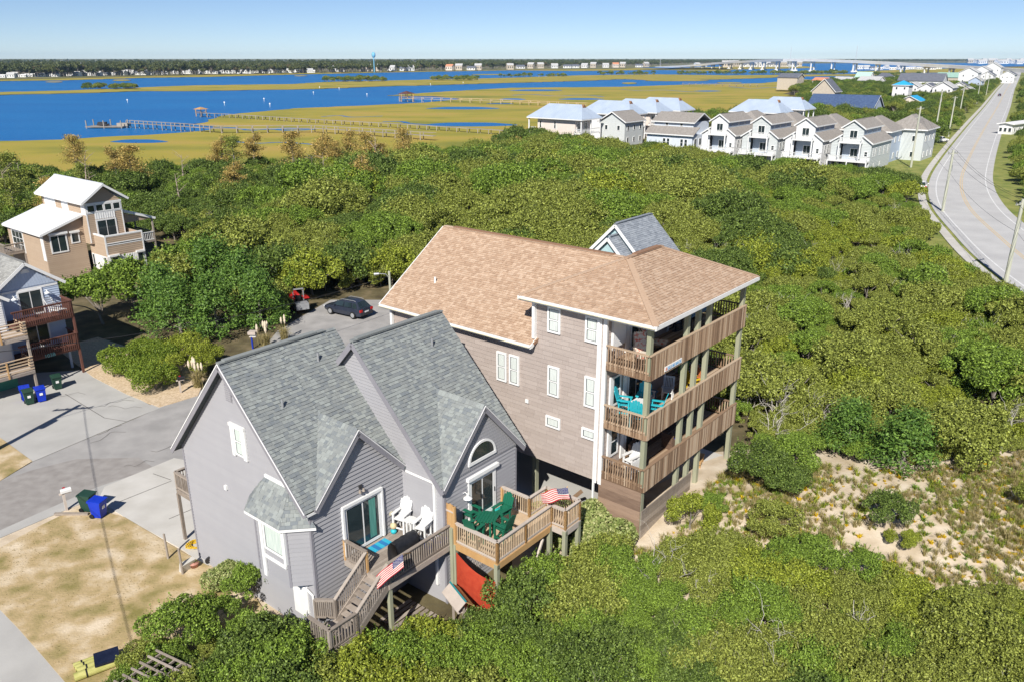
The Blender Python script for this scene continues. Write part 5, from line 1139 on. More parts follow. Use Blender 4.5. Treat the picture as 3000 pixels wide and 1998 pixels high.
# its neighbour unit, with new wooden decks
H3 = empty('duplex_house', BLUE_O, RZ, 'white sided neighbour unit with tan slatted decks beside the blue house', 'house')
siding(H3, Fr((0, .9, 0), (1, 0, 0), (0, -1, 0)), [(-9.5, 2.0), (-4.2, 2.0), (-4.2, 6.7), (-9.5, 6.7)], .17, M_whitewall, prof=.045)
MB().box(-4.25, .9, 2, -4.1, 2, 6.7).build('side_wall', M_bluewall, H3)
gable_roof(H3, .4, 10, -10, -3.8, 6.7, 6.75, -6.9, 8.9, M_greyfelt)
for zf in (4.3, 1.72):
    MB().box(-9.5, -1.2, zf-.24, -3.62, .85, zf-.04).build('deck_frame', M_wood_grey, H3); planks(H3, -9.5, -1.2, -3.62, .85, zf, 'x', .16, M_wood_pale)
    rl = MB().beam((-9.5, -1.18, zf+1.05), (-3.6, -1.18, zf+1.05), .14, .04).build('railing', M_wood_deck, H3)
    for i in range(4): MB().beam((-9.5, -1.2, zf+.15+i*.22), (-3.62, -1.2, zf+.15+i*.22), .03, .09).build('rail_slat', M_wood_deck, rl); MB().beam((-3.62, -1.2, zf+.15+i*.22), (-3.62, .85, zf+.15+i*.22), .03, .09).build('rail_slat', M_wood_deck, rl)
    for x in (-9.4, -7.4, -5.4): MB().box(x, -1.27, zf-.2, x+.1, -1.21, zf+1.0).build('rail_post', M_wood_new, rl)
MB().box(-3.75, -1.15, 0, -3.6, -1.0, 5.3).build('post', M_wood_grey, H3); MB().box(-9.4, .95, 0, -4.2, 1.05, 1.9).build('ground_wall', mat('green_panel', lin(.06,.25,.18), lin(.09,.3,.22), 1, .7), H3)
# ---- townhouses
M_palegrey = mat('pale_grey_siding', lin(.50,.53,.53), lin(.56,.59,.585), 1.5, .7, island=.3)
M_brownshingle = mat('weathered_shingle', lin(.23,.21,.19), lin(.33,.305,.28), 2.5, .92, bump=.4, bscale=7)
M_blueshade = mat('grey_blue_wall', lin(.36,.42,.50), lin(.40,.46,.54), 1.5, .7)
def lap(house, fr, poly, m, e=.32): return siding(house, fr, poly, e, m, prof=.05)
def townhouse(y0, wm, label):
    h = empty('townhouse', frame_m(TOWN_O) @ Vector((0, y0, 0)), RZ, label, 'house', 'townhouses beyond the thicket')
    fr = Fr((0, 0, 0), (0, 1, 0), (-1, 0, 0)); sd = Fr((0, 0, 0), (1, 0, 0), (0, -1, 0))
    lap(h, fr, [(0, 0), (2.0, 0), (2.0, 7.4), (0, 6.0)], wm); lap(h, fr, [(6.3, 0), (8.3, 0), (8.3, 6.0), (6.3, 7.4)], wm)
    lap(h, Fr((.0, 0, 0), (0, 1, 0), (-1, 0, 0)), [(1.9, 6.0), (6.1, 6.0), (6.1, 9.2), (4.05, 10.5), (1.9, 9.0)], wm)
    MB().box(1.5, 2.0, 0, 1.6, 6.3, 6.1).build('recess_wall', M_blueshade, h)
    lap(h, sd, [(0, 0), (15, 0), (15, 6.0), (0, 6.0)], wm); MB().box(0.1, 8.2, 0, 15, 8.3, 6.0).box(14.9, .1, 0, 15, 8.2, 6.0).build('back_wall', wm, h)
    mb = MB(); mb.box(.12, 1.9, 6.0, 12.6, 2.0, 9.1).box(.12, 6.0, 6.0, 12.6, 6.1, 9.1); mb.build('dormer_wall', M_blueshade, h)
    r = MB().beam((-.3, 4.05, 10.72), (12.9, 4.05, 10.72), .2, .06).build('roof', M_brownshingle, h)
    for p in ([(-.4, -.35, 6.0), (15.3, -.35, 6.0), (15.3, 1.9, 7.6), (-.4, 1.9, 7.6)], [(-.4, 8.65, 6.0), (15.3, 8.65, 6.0), (15.3, 6.1, 7.7), (-.4, 6.1, 7.7)], [(-.4, 1.5, 9.0), (12.9, 1.5, 9.0), (12.9, 4.05, 10.7), (-.4, 4.05, 10.7)], [(-.4, 6.55, 9.0), (12.9, 6.55, 9.0), (12.9, 4.05, 10.7), (-.4, 4.05, 10.7)], [(12.9, 1.9, 7.6), (15.3, 1.9, 7.6), (15.3, 6.1, 7.6), (12.9, 6.1, 7.6)]):
        MB().prism([Vector(a)-Z*.14 for a in p], Z*.14).build('roof_slope', M_brownshingle, r)
    for a, b in (((-.43, -.38, 5.9), (-.43, 1.9, 7.5)), ((-.43, 8.68, 5.9), (-.43, 6.1, 7.6)), ((-.43, 1.45, 8.9), (-.43, 4.05, 10.62)), ((-.43, 6.6, 8.9), (-.43, 4.05, 10.62)), ((-.4, -.38, 5.88), (15.3, -.38, 5.88)), ((-.4, 1.47, 8.88), (12.9, 1.47, 8.88))): MB().beam(a, b, .06, .26).build('rake_board', M_white, r)
    fr0 = Fr((0, 0, 0), (0, 1, 0), (-1, 0, 0)); fr1 = Fr((1.5, 0, 0), (0, 1, 0), (-1, 0, 0))
    window(h, fr0, 3.1, 6.6, 4.8, 8.6, 0, 2, .13, .09, name='sliding_door'); window(h, fr1, 3.0, 2.6, 4.7, 4.7, 0, 2, .13, .09, name='sliding_door'); window(h, fr0, .55, 3.2, 1.3, 4.3, 1, 1, .1, .09); window(h, fr1, 2.6, .5, 3.9, 1.9, 0, 2, .12, .09)
    window(h, fr0, 6.6, .5, 8.0, 1.9, 0, 1, .12, .09)
    for u in (1.5, 3.3, 6.4, 9.5, 12.5): window(h, sd, u, 3.1, u+.75, 4.9, 1, 1, .1, .09)
    for u in (3.0, 7.5): window(h, sd, u, .6, u+.5, 1.7, 1, 1, .1, .09)
    for u in (2.0, 5.5, 9.0): window(h, Fr((0, 1.9, 0), (1, 0, 0), (0, -1, 0)), u, 8.0, u+.5, 8.7, 0, 1, .1, .09)
    MB().box(-1.3, 1.8, 5.85, 1.5, 6.5, 6.05).box(-2.0, 0, 2.1, 1.5, 8.3, 2.3).build('balcony_floor', M_white, h)
    for p, q in (((-1.25, 1.85, 6.05), (-1.25, 6.45, 6.05)), ((-1.25, 1.85, 6.05), (-.05, 1.85, 6.05)), ((-1.25, 6.45, 6.05), (-.05, 6.45, 6.05)), ((-1.95, .05, 2.3), (-1.95, 8.25, 2.3)), ((-1.95, .05, 2.3), (-.05, .05, 2.3)), ((-1.95, 8.25, 2.3), (-.05, 8.25, 2.3))): railing(h, p, q, h=1.05, gap=.3, bw=.07, m=M_white)
    for x, y, z1 in ((-1.9, .1, 2.2), (-1.9, 4.1, 2.2), (-1.9, 8.2, 2.2), (-1.2, 1.95, 5.9), (-1.2, 6.35, 5.9)): MB().box(x-.12, y-.12, 0 if z1 < 3 else 2.3, x+.12, y+.12, z1).build('porch_post', M_white, h)
    return h
for y0, wm, lb in ((0, M_palegrey, 'pale grey gabled townhouse beside the utility poles'), (10.25, M_whitewall, 'white gabled townhouse between two pale grey ones'), (20.4, M_palegrey, 'pale grey gabled townhouse between two white ones'), (30.6, M_whitewall, 'white gabled townhouse next to the long blue-white house')): townhouse(y0, wm, lb)
def block_house(name, loc, rz, L, W, H, roof_h, wm, rm, label, group=None, hip=0, windows=3, floors=2, oh=.6, parent=None, porch=False):
    """plain house: ridge along local x, long wall facing -y"""
    h = empty(name, loc, rz, label, 'house', group)
    MB().box(0, 0, 0, L, W, H).build('wall', wm, h)
    for gx in () if hip else (0, L-.1): MB().prism([(gx, 0, H+.001), (gx, W, H+.001), (gx, W/2, H+roof_h*W/(W+2*oh))], (.1, 0, 0)).build('gable_wall', wm, h)
    z0 = H-.05; a, b = -oh, L+oh; y0, y1 = -oh, W+oh; ri, rj = a+hip, b-hip; zt = H+roof_h
    r = MB().beam((ri, W/2, zt+.1), (rj, W/2, zt+.1), .25, .08).build('roof', rm, h)
    for p in ([(a, y0, z0), (b, y0, z0), (rj, W/2, zt), (ri, W/2, zt)], [(a, y1, z0), (b, y1, z0), (rj, W/2, zt), (ri, W/2, zt)]): MB().prism(p, Z*.12).build('roof_slope', rm, r)
    if hip:
        for p in ([(a, y0, z0), (a, y1, z0), (ri, W/2, zt)], [(b, y0, z0), (b, y1, z0), (rj, W/2, zt)]): MB().prism(p, Z*.12).build('roof_slope', rm, r)
    for p, q in (((a, y0-.03, z0), (b, y0-.03, z0)), ((a-.03, y0, z0), (a-.03, y1, z0))) if hip else (((a, y0-.03, z0), (b, y0-.03, z0)), ((a-.03, y0, z0-.02), (a-.03, W/2, zt)), ((a-.03, y1, z0-.02), (a-.03, W/2, zt))): MB().beam(p, q, .06, .26).build('fascia_board', M_white, r)
    fl = H/floors
    for k in range(floors):
        for i in range(windows):
            u = L*(i+.5)/windows; window(h, Fr((0, 0, 0), (1, 0, 0), (0, -1, 0)), u-.5, k*fl+.9, u+.5, k*fl+min(2.3, fl-.3), 0, 1, .12, .06)
        for i in range(max(2, windows-1)):
            u = W*(i+.5)/max(2, windows-1); window(h, Fr((0, 0, 0), (0, 1, 0), (-1, 0, 0)), u-.5, k*fl+.9, u+.5, k*fl+min(2.3, fl-.3), 0, 1, .12, .06)
    return h
TM = frame_m(TOWN_O)
# second row of grey roofs behind them
for k, (x, y) in enumerate(((16.5,1), (16.5,11.5), (16.5,21.5), (16.5,31.5), (27,-4))):
    block_house('townhouse', TM @ Vector((x, y, 0)), RZ, 11, 8.5, 7.3, 3.0, (M_bluewall, M_whitewall, M_palegrey, M_whitewall, M_palegrey)[k], M_brownshingle, ('pale blue hip-roofed townhouse behind the first pale grey one', 'white hip-roofed townhouse in the second row', 'pale grey hip-roofed townhouse in the second row', 'white hip-roofed townhouse in the second row behind the white gable', 'tall pale grey townhouse behind the utility poles')[k], 'second row of townhouses', hip=4)
LH = empty('long_house', TM @ Vector((0, 41.5, 0)), RZ, 'long blue-white house with two tiers of brown roof', 'house')
MB().box(0, 0, 0, 13, 12.5, 5.3).box(2.6, 1.2, 5.3, 11, 12, 8.2).build('wall', mat('blue_white_siding', lin(.58,.63,.70), lin(.62,.67,.74), 1.5, .7), LH)
r = MB().beam((6.8, .8, 10.2), (6.8, 12.4, 10.2), .2, .06).build('roof', M_brownshingle, LH)
for p in ([(-.6, -.6, 5.3), (-.6, 13, 5.3), (2.7, 13, 7.0), (2.7, -.6, 7.0)], [(2.0, .6, 8.1), (2.0, 12.6, 8.1), (6.8, 12.6, 10.15), (6.8, .6, 10.15)], [(11.6, .6, 8.1), (11.6, 12.6, 8.1), (6.8, 12.6, 10.15), (6.8, .6, 10.15)]): MB().prism(p, Z*.12).build('roof_slope', M_brownshingle, r)
for p, q in (((-.63, -.6, 5.28), (-.63, 13, 5.28)), ((1.97, .6, 8.08), (1.97, 12.6, 8.08)), ((2, .57, 8.1), (6.8, .57, 10.15)), ((11.6, .57, 8.1), (6.8, .57, 10.15))): MB().beam(p, q, .06, .24).build('fascia_board', M_white, r)
for u in (1.2, 2.3, 6.0, 7.1): window(LH, Fr((0, 0, 0), (0, 1, 0), (-1, 0, 0)), u, 2.6, u+.85, 4.4, 1, 1, .1, .06)
for u in (4.0, 8.0): window(LH, Fr((2.6, 0, 0), (0, 1, 0), (-1, 0, 0)), u, 7.2, u+.8, 7.9, 0, 1, .1, .06)
for u in (1.0, 3.5, 6.5): window(LH, Fr((0, 0, 0), (1, 0, 0), (0, -1, 0)), u, 2.4, u+1.4, 4.5, 0, 2, .12, .06)
# houses with blue-grey standing seam roofs
M_seam = mat('blue_grey_metal_roof', lin(.36,.43,.53), lin(.42,.49,.59), .4, .4); M_gablet = mat('brown_gablet', lin(.20,.10,.05), lin(.28,.15,.08), 2, .8); M_cream = mat('cream_siding', lin(.66,.58,.52), lin(.72,.64,.58), 1, .7)
def metal_house(x, y, L, W, wm, label):
    h = empty('marsh_house', TM @ Vector((x, y, 0)), RZ, label, 'house', 'houses with blue-grey metal roofs')
    H = 7.4
    MB().box(.8, 2.6, 0, W-.8, L-2.6, H).build('wall', wm, h)
    zt = 10.9; r = MB().beam((W/2, 3.2, zt+.08), (W/2, L-3.6, zt+.08), .25, .1).build('roof', M_seam, h)
    A, Bq, C_, D_ = (-.4, -.4, H), (W+.4, -.4, H), (W+.4, L+.4, H), (-.4, L+.4, H); P, Q = (W/2, 3.2, zt), (W/2, L-3.6, zt)
    for p in ([A, D_, Q, P], [Bq, C_, Q, P], [A, Bq, P], [D_, C_, Q]): MB().prism(p, Z*.12).build('roof_slope', M_seam, r)
    MB().prism([(W/2-1.0, 2.35, zt-.75), (W/2+1.0, 2.35, zt-.75), (W/2, 2.35, zt+.15)], (0, .9, 0)).build('gablet', M_gablet, r)
    n = int(L/.8)
    for i in range(1, n):
        yy = L*i/n; t = min(1, yy/3.6, (L-yy)/4.0)
        MB().beam((-.4, yy, H+.14), (-.4+(W/2+.4)*t, yy, H+.14+(zt-H)*t), .05, .05).build('seam', M_seam, r)
    for i in range(1, 12):
        xx = W*i/12; t = min(xx, W-xx)/(W/2); MB().beam((xx, -.4, H+.14), (xx, -.4+3.6*t, H+.14+(zt-H)*t), .05, .05).build('seam', M_seam, r)
    for p, q in ((A, Bq), (A, D_)): MB().beam(Vector(p)-Z*.1, Vector(q)-Z*.1, .08, .25).build('fascia_board', M_white, r)
    MB().box(0, 0, 3.5, W, 2.6, 3.75).box(0, L-2.6, 3.5, W, L, 3.75).build('balcony_floor', M_white, h)
    for p, q in (((.1, .1, 3.75), (W-.1, .1, 3.75)), ((.1, .1, 3.75), (.1, 2.6, 3.75)), ((.1, L-2.5, 3.75), (.1, L-.1, 3.75))): railing(h, p, q, h=1.1, gap=.4, bw=.08, m=M_white)
    for xx, yy in ((.1, .1), (W*.5, .1), (W-.1, .1), (.1, L-.1)): MB().box(xx-.14, yy-.14, 0, xx+.14, yy+.14, H).build('porch_post', M_white, h)
    fr = Fr((.8, 0, 0), (0, 1, 0), (-1, 0, 0)); fs = Fr((0, 2.6, 0), (1, 0, 0), (0, -1, 0))
    for u in (9.0, 14.0): window(h, fr, u, 4.6, u+.7, 6.6, 1, 1, .1, .06)
    for u in (1.6, 5.0): window(h, fs, u, 4.0, u+1.6, 6.3, 0, 2, .12, .06, name='sliding_door'); window(h, fs, u, .6, u+1.6, 2.8, 0, 2, .12, .06, name='sliding_door')
for a in ((2.3, 75.5, 18.0, 9.5, M_cream, 'cream house with blue-grey metal roof nearest the oak thicket'), (27.5, 75.8, 17.5, 9.5, M_whitewall, 'white house with blue-grey metal roof and orange balcony seats'), (41, 74.5, 17.5, 9.5, M_cream, 'cream house with blue-grey metal roof third along the marsh'), (54, 73.5, 17.5, 9.5, M_whitewall, 'white house with blue-grey metal roof at the far end of the marsh row'), (62, 44.2, 16, 9.5, M_bluewall, 'pale blue house with blue-grey metal roof behind the townhouses'), (84, 45, 16, 9.5, M_whitewall, 'house with blue-grey metal roof behind the pale blue one')): metal_house(*a)
block_house('marsh_house', TM @ Vector((14, 69, 0)), RZ, 10, 8, 6.4, 2.6, M_palegrey, M_brownshingle, 'grey gabled house between two metal roofed houses', floors=2)
# further along the road
M_navy = mat('navy_shingle', lin(.045,.075,.16), lin(.075,.12,.22), 1.2, .85, bump=.3, bscale=5); M_slate = mat('slate_shingle', lin(.10,.11,.14), lin(.16,.17,.20), 1.2, .9); M_greenroof = mat('green_metal_roof', lin(.07,.26,.20), lin(.10,.32,.25), .6, .5); M_orange = mat('orange_tile_roof', lin(.55,.22,.12), lin(.65,.30,.18), 1.5, .9); M_teal = mat('bright_blue_roof', lin(.02,.32,.60), lin(.04,.38,.66), 1, .6); M_greywhite = mat('grey_white_roof', lin(.42,.42,.42), lin(.52,.52,.52), 1, .8); M_beige = mat('beige_siding', lin(.46,.40,.33), lin(.52,.46,.38), 1, .8)
for nm, u, v, L, W, H, rh, wm, rm, rz, hip, lb in (
    ('long_hall', 2580, 345, 26, 13, 4.2, 4.6, M_bluewall, M_navy, RZ+1.571, 0, 'long low hall with a deep blue shingle roof'),
    ('road_house', 2330, 333, 17, 8, 3.4, 2.2, M_whitewall, M_greenroof, RZ+1.571, 0, 'low building with a green metal roof behind the townhouses'),
    ('road_house', 2440, 318, 9, 11, 7.5, 6.0, M_beige, M_slate, RZ+.0, 0, 'beige steep-gabled house with a chimney among oaks'),
    ('road_house', 2432, 258, 12, 8, 5.5, 2.4, M_whitewall, M_orange, RZ+1.3, 0, 'white house with an orange tiled roof by the marsh'),
    ('road_house', 2352, 264, 16, 12, 9, 3, M_beige, M_slate, RZ+1.5, 0, 'tall beige house with a grey roof by the marsh'),
    ('road_house', 2505, 251, 17, 9, 4.0, 3.2, M_whitewall, M_greywhite, RZ+1.3, 0, 'low white cottage with a pale grey roof'),
    ('road_house', 2560, 246, 15, 10, 4.6, 6.0, M_whitewall, mat('mint_roof', lin(.40,.60,.50), lin(.46,.66,.56), 1, .7), RZ+1.3, 0, 'white cottage with a mint green gable roof'),
    ('road_house', 2590, 256, 19, 10, 5.0, 3.4, M_whitewall, M_greywhite, RZ+1.3, 0, 'white porch cottage with a grey hip roof'),
    ('road_house', 2617, 243, 13, 10, 5.5, 3.4, M_beige, M_slate, RZ+1.3, 3, 'slate roofed house behind the white cottages'),
    ('tower_house', 2655, 306, 8, 8, 9.5, 2.2, M_whitewall, M_teal, RZ, 4, 'white tower house with a bright blue pyramid roof'),
    ('road_house', 2690, 286, 12, 10, 5.8, 3.2, M_whitewall, M_greywhite, RZ, 0, 'white gabled house next to the blue-roofed tower'),
    ('road_house', 2735, 290, 13, 10, 5.6, 3.2, M_whitewall, M_slate, RZ, 0, 'white gabled house with slate roof by the road'),
    ('road_house', 2786, 292, 13, 11, 6.4, 3.4, M_whitewall, M_greywhite, RZ, 0, 'white gabled house nearest the road beyond the poles'),
    ('road_house', 2770, 264, 32, 14, 6.5, 5.5, M_whitewall, M_slate, RZ+1.57, 0, 'large white building with a dark slate roof'),
    ('road_house', 2858, 260, 12, 14, 12, 4, M_whitewall, M_greywhite, RZ, 0, 'tall white house beside the far end of the road'),
    ('road_house', 2893, 246, 16, 14, 12, 4, M_whitewall, M_greywhite, RZ, 0, 'tall white house where the road ends'),
    ('road_house', 2925, 240, 16, 16, 14, 5, M_whitewall, M_greywhite, RZ, 0, 'tallest white house at the end of the road'),
    ('road_house', 2690, 322, 12, 9, 3.6, 2.4, M_cream, M_teal, RZ, 0, 'cream cottage with a bright blue roof'),
    ('road_house', 2826, 276, 10, 8, 5.0, 2.6, M_whitewall, M_slate, RZ, 0, 'small white cottage with slate roof behind the roadside poles'),
    ('road_house', 2848, 288, 9, 7, 4.2, 2.2, M_cream, M_greywhite, RZ, 0, 'small cream cottage beside the far roadside poles'),
    ('road_house', 2872, 268, 11, 9, 7.0, 3.0, M_bluewall, M_greywhite, RZ, 0, 'pale blue house beside the far stretch of road'),
    ('road_house', 2905, 253, 12, 10, 9.0, 3.2, M_whitewall, M_slate, RZ, 0, 'white house with slate roof near the end of the road'),
    ('road_house', 2820, 252, 20, 12, 7.0, 4.0, M_beige, mat('sage_roof', lin(.25,.40,.34), lin(.3,.46,.4), 1, .7), RZ+1.57, 0, 'beige building with a sage green roof by the marsh'),
    ('road_house', 2968, 246, 14, 12, 8.0, 3.5, M_whitewall, M_slate, RZ, 0, 'white house with slate roof across the far road'),
    ('trailer', 2962, 398, 14, 4, 3.4, .4, M_whitewall, M_whitewall, RZ-.2, 0, 'long white trailer on the grass across the road')):
    block_house(nm, at(u, v, 0), rz, L, W, H, rh, wm, rm, lb, hip=hip, windows=4 if L > 12 else 3, floors=1 if H < 5 else 2 if H < 9 else 3)
# ================================================================= things in and around the houses
def local(M): return lambda x, y, z=0: M @ Vector((x, y, z))
gL = local(GM); bL = local(BM)
def paint(name, r, g, b, rough=.5): return mat(name, lin(r*.92, g*.92, b*.92), lin(r, g, b), 4, rough, island=.15)
P_white = paint('white_poly', .74, .74, .73); P_green = paint('green_poly', .012, .13, .075); P_turq = paint('turquoise_poly', .03, .44, .52); P_lime = paint('lime_poly', .22, .42, .10); P_teal = paint('teal_poly', .02, .25, .28)
def adirondack(loc, rz, m, label, group, tall=True, cat='chair', name='adirondack_chair'):
    """faces local -y"""
    c = empty(name, loc, rz, label, cat, group); h = .72 if tall else .36
    for x in (-.27, .27):
        MB().box(x-.04, -.32, 0, x+.04, -.25, h+.24).build('leg', m, c); MB().beam((x, .22, 0), (x, .18, h+.1), .07, .06).build('leg', m, c)
        MB().box(x-.08, -.36, h+.24, x+.08, .30, h+.27).build('armrest', m, c)
        if tall: MB().box(x-.02, -.27, .3, x+.02, .22, .36).build('stretcher', m, c)
    if tall: MB().box(-.27, -.30, .26, .27, -.25, .32).build('stretcher', m, c)
    for i in range(5): y = -.32+i*.115; MB().box(-.26, y, h-.03*i/4, .26, y+.1, h+.025-.03*i/4).build('seat_slat', m, c)
    for i in range(5):
        x = -.24+i*.12; t = .86-.05*abs(i-2)**1.6
        MB().prism([(x-.052, .2, h-.02), (x+.052, .2, h-.02), (x+.057, .2+.3*t, h+t*.92), (x, .2+.31*t, h+t*.96), (x-.057, .2+.3*t, h+t*.92)], (0, .025, 0)).build('back_slat', m, c)
    MB().box(-.28, .27, h+.2, .28, .3, h+.27).build('back_rail', m, c)
    return c
def slat_table(loc, rz, m, label, r=.4, h=.9, group=None):
    t = empty('patio_table', loc, rz, label, 'table', group)
    n = 7
    for i in range(n):
        y0 = -r+2*r*i/n; y1 = -r+2*r*(i+1)/n-.012; ym = max(abs(y0), abs(y1)); xx = max(.08, math.sqrt(max(0, r*r-min(abs(y0), abs(y1))**2*.9))); MB().box(-xx, y0, h-.03, xx, y1, h).build('top_slat', m, t)
    for a in (45, 135, 225, 315): c, s = math.cos(R(a))*r*.62, math.sin(R(a))*r*.62; MB().box(c-.04, s-.04, 0, c+.04, s+.04, h-.03).build('leg', m, t)
    return t
# white chairs on the weathered deck
adirondack(gL(4.5, -9.45, zd), RZ-1.35, P_white, 'tall white slatted armchair next to the sliding door wall', 'white deck chairs')
adirondack(gL(4.55, -10.7, zd), RZ-1.35, P_white, 'tall white slatted armchair next to the deck railing', 'white deck chairs')
slat_table(gL(4.45, -10.05, zd), RZ, P_white, 'small white slatted side table between the white armchairs', .27, .85)
# green set
c0 = at(1427, 1512, zn+.92); 
slat_table((c0.x, c0.y, zn), RZ+.4, P_green, 'round dark green slatted table on the golden deck', .46, .92)
for a, lb in ((0, 'dark green tall chair with its back to the french door'), (95, 'dark green tall chair beside the privacy panel'), (180, 'dark green tall chair with its back to the deck corner'), (265, 'dark green tall chair facing the privacy panel')):
    an = RZ+R(a); d = Vector((-math.sin(an), math.cos(an), 0)); q = c0+d*.95; adirondack((q.x, q.y, zn), an, P_green, lb, 'green deck chairs')
# turquoise set on the middle balcony
tc = bL(1.35, 1.1, FL[1]); slat_table(tc, BRZ, P_white, 'round white table among turquoise chairs on the middle balcony', .42, .92)
for a, lb in ((20, 'turquoise tall chair with its back to the glass door'), (110, 'turquoise tall chair beside the white corner board'), (200, 'turquoise tall chair against the picket railing'), (290, 'turquoise tall chair beside the balcony corner post')):
    an = BRZ+R(a); d = Vector((-math.sin(an), math.cos(an), 0)); q = tc+d*.8; adirondack(q, an, P_turq, lb, 'turquoise balcony chairs')
for x, y, a in ((1.5, 1.5, -100), (.7, .9, 150)): adirondack(bL(x, y, FL[0]), BRZ+R(a), P_white, 'white slatted armchair on the lowest balcony' + (' by the glass door' if y > 1 else ' by the picket railing'), 'white balcony chairs', tall=False)
for x, y, a, m, lb in ((8.2, 2.6, -30, P_lime, 'lime green armchair on the middle balcony'), (7.0, 3.2, 20, P_teal, 'teal armchair behind the lime one on the middle balcony'), (7.4, 1.2, 100, paint('orange_poly', .65, .22, .08), 'orange armchair on the middle balcony'), (6.4, .9, 60, paint('yellow_poly', .7, .5, .02), 'yellow armchair on the middle balcony')): adirondack(bL(x, y, FL[1]), BRZ+R(a), m, lb, None, tall=False)
def rocker(loc, rz, m, label, group):
    c = empty('rocking_chair', loc, rz, label, 'chair', group)
    for x in (-.25, .25):
        MB().tube([(x, -.4, .08), (x, -.1, .02), (x, .2, .02), (x, .5, .1)], .025, 5).build('rocker', m, c)
        MB().box(x-.025, -.25, .04, x+.025, -.2, .68).build('leg', m, c); MB().beam((x, .2, .04), (x, .36, 1.12), .05, .05).build('back_post', m, c); MB().box(x-.05, -.3, .66, x+.05, .28, .69).build('armrest', m, c)
    MB().box(-.27, -.26, .4, .27, .24, .44).build('seat', m, c)
    for i in range(6): x = -.2+i*.08; MB().beam((x, .24, .5), (x, .35, 1.08), .045, .02).build('back_slat', m, c)
    for z, y in ((1.08, .35), (.5, .24)): MB().box(-.25, y-.02, z-.04, .25, y+.02, z+.04).build('back_rail', m, c)
rocker(bL(3.1, 1.7, FL[1]), BRZ+R(10), P_white, 'white rocking chair against the balcony wall', 'white rocking chairs'); rocker(bL(4.4, 1.3, FL[1]), BRZ-R(70), P_white, 'white rocking chair between the balcony posts', 'white rocking chairs')
slat_table(bL(3.75, 1.8, FL[1]), BRZ, paint('blue_table', .05, .12, .22), 'small dark blue folding table beside the rocking chair', .25, .5)
M_floral = mat('floral_cushion', lin(.70,.64,.55), lin(.62,.10,.06), 9, .9, c3=lin(.62,.58,.48), detail=2)
def lounger(loc, rz, m, fm, label, group=None):
    c = empty('lounge_chair', loc, rz, label, 'chair', group)
    for x in (-.3, .3):
        MB().beam((x, -.75, .36), (x, .25, .36), .045, .05).build('side_rail', fm, c)
        for y in (-.65, .2): MB().beam((x, y, 0), (x, y+.1, .36), .045, .045).build('leg', fm, c)
        MB().box(x-.04, -.2, .56, x+.04, .35, .59).build('armrest', fm, c); MB().beam((x, .25, .36), (x, .7, 1.15), .045, .045).build('back_post', fm, c)
    for i in range(7): y = -.74+i*.14; MB().box(-.3, y, .385, .3, y+.12, .405).build('seat_slat', fm, c)
    if m: MB().box(-.27, -.7, .41, .27, .24, .48).build('seat_cushion', m, c); MB().prism([(-.27, .2, .42), (.27, .2, .42), (.27, .66, 1.2), (-.27, .66, 1.2)], (0, -.06, .05)).build('back_cushion', m, c)
    else:
        for i in range(6): t = i/5; MB().box(-.3, .28+.4*t, .45+.68*t, .3, .3+.4*t, .53+.68*t).build('back_slat', fm, c)
lounger(bL(1.3, 1.2, FL[2]), BRZ+R(-50), M_floral, M_wood_grey, 'floral cushioned lounge chair by the top balcony corner', 'floral lounge chairs'); lounger(bL(3.1, 1.6, FL[2]), BRZ+R(15), M_floral, M_wood_grey, 'floral cushioned lounge chair against the top balcony wall', 'floral lounge chairs')
lounger(frame_m(BLUE_O) @ Vector((-.6, 1.1, 4.75)), RZ+R(20), None, P_white, 'white plastic lounge chair on the upper dark deck')
def box_table(loc, rz, L, W, h, m, label):
    t = empty('dining_table', loc, rz, label, 'table'); MB().box(-L/2, -W/2, h-.04, L/2, W/2, h).build('table_top', m, t)
    for x in (-L/2+.08, L/2-.08):
        for y in (-W/2+.08, W/2-.08): MB().box(x-.03, y-.03, 0, x+.03, y+.03, h-.04).build('leg', M_darkmetal, t)
box_table(bL(7.6, 1.8, FL[2]), BRZ, 2.2, 1.0, .85, paint('steel_blue_table', .08, .22, .36), 'steel blue dining table on the top balcony'); box_table(bL(7.4, 2.0, FL[0]), BRZ, 1.8, .9, .75, paint('steel_blue_table', .08, .22, .36), 'blue table on the lowest balcony')
for x, y, fl, a in ((8.9, 2.6, 2, 20), (6.4, 2.2, 2, 80)): rocker(bL(x, y, FL[fl]), BRZ+R(a), M_darkmetal, 'dark metal chair at the top balcony table' + (' beside the far railing' if x > 8 else ' beside the wall'), 'dark balcony chairs')
M_wicker = mat('brown_wicker', lin(.10,.06,.04), lin(.2,.13,.09), 20, .9)
for x, y, a, lb in ((2.4, 1.7, 10, 'wicker armchair with a blue cushion against the lowest balcony wall'), (4.6, 1.0, 80, 'wicker armchair with a blue cushion between the lowest balcony posts')):
    c = empty('wicker_chair', bL(x, y, FL[0]), BRZ+R(a), lb, 'chair', 'wicker chairs'); MB().box(-.35, -.35, 0, .35, .35, .35).build('seat_base', M_wicker, c); MB().box(-.35, .25, .35, .35, .38, .85).build('backrest', M_wicker, c); MB().box(-.3, -.32, .35, .3, .24, .45).build('seat_cushion', paint('blue_cushion', .05, .05, .35), c)
    for s in (-.35, .27): MB().box(s, -.35, .35, s+.08, .25, .58).build('armrest', M_wicker, c)
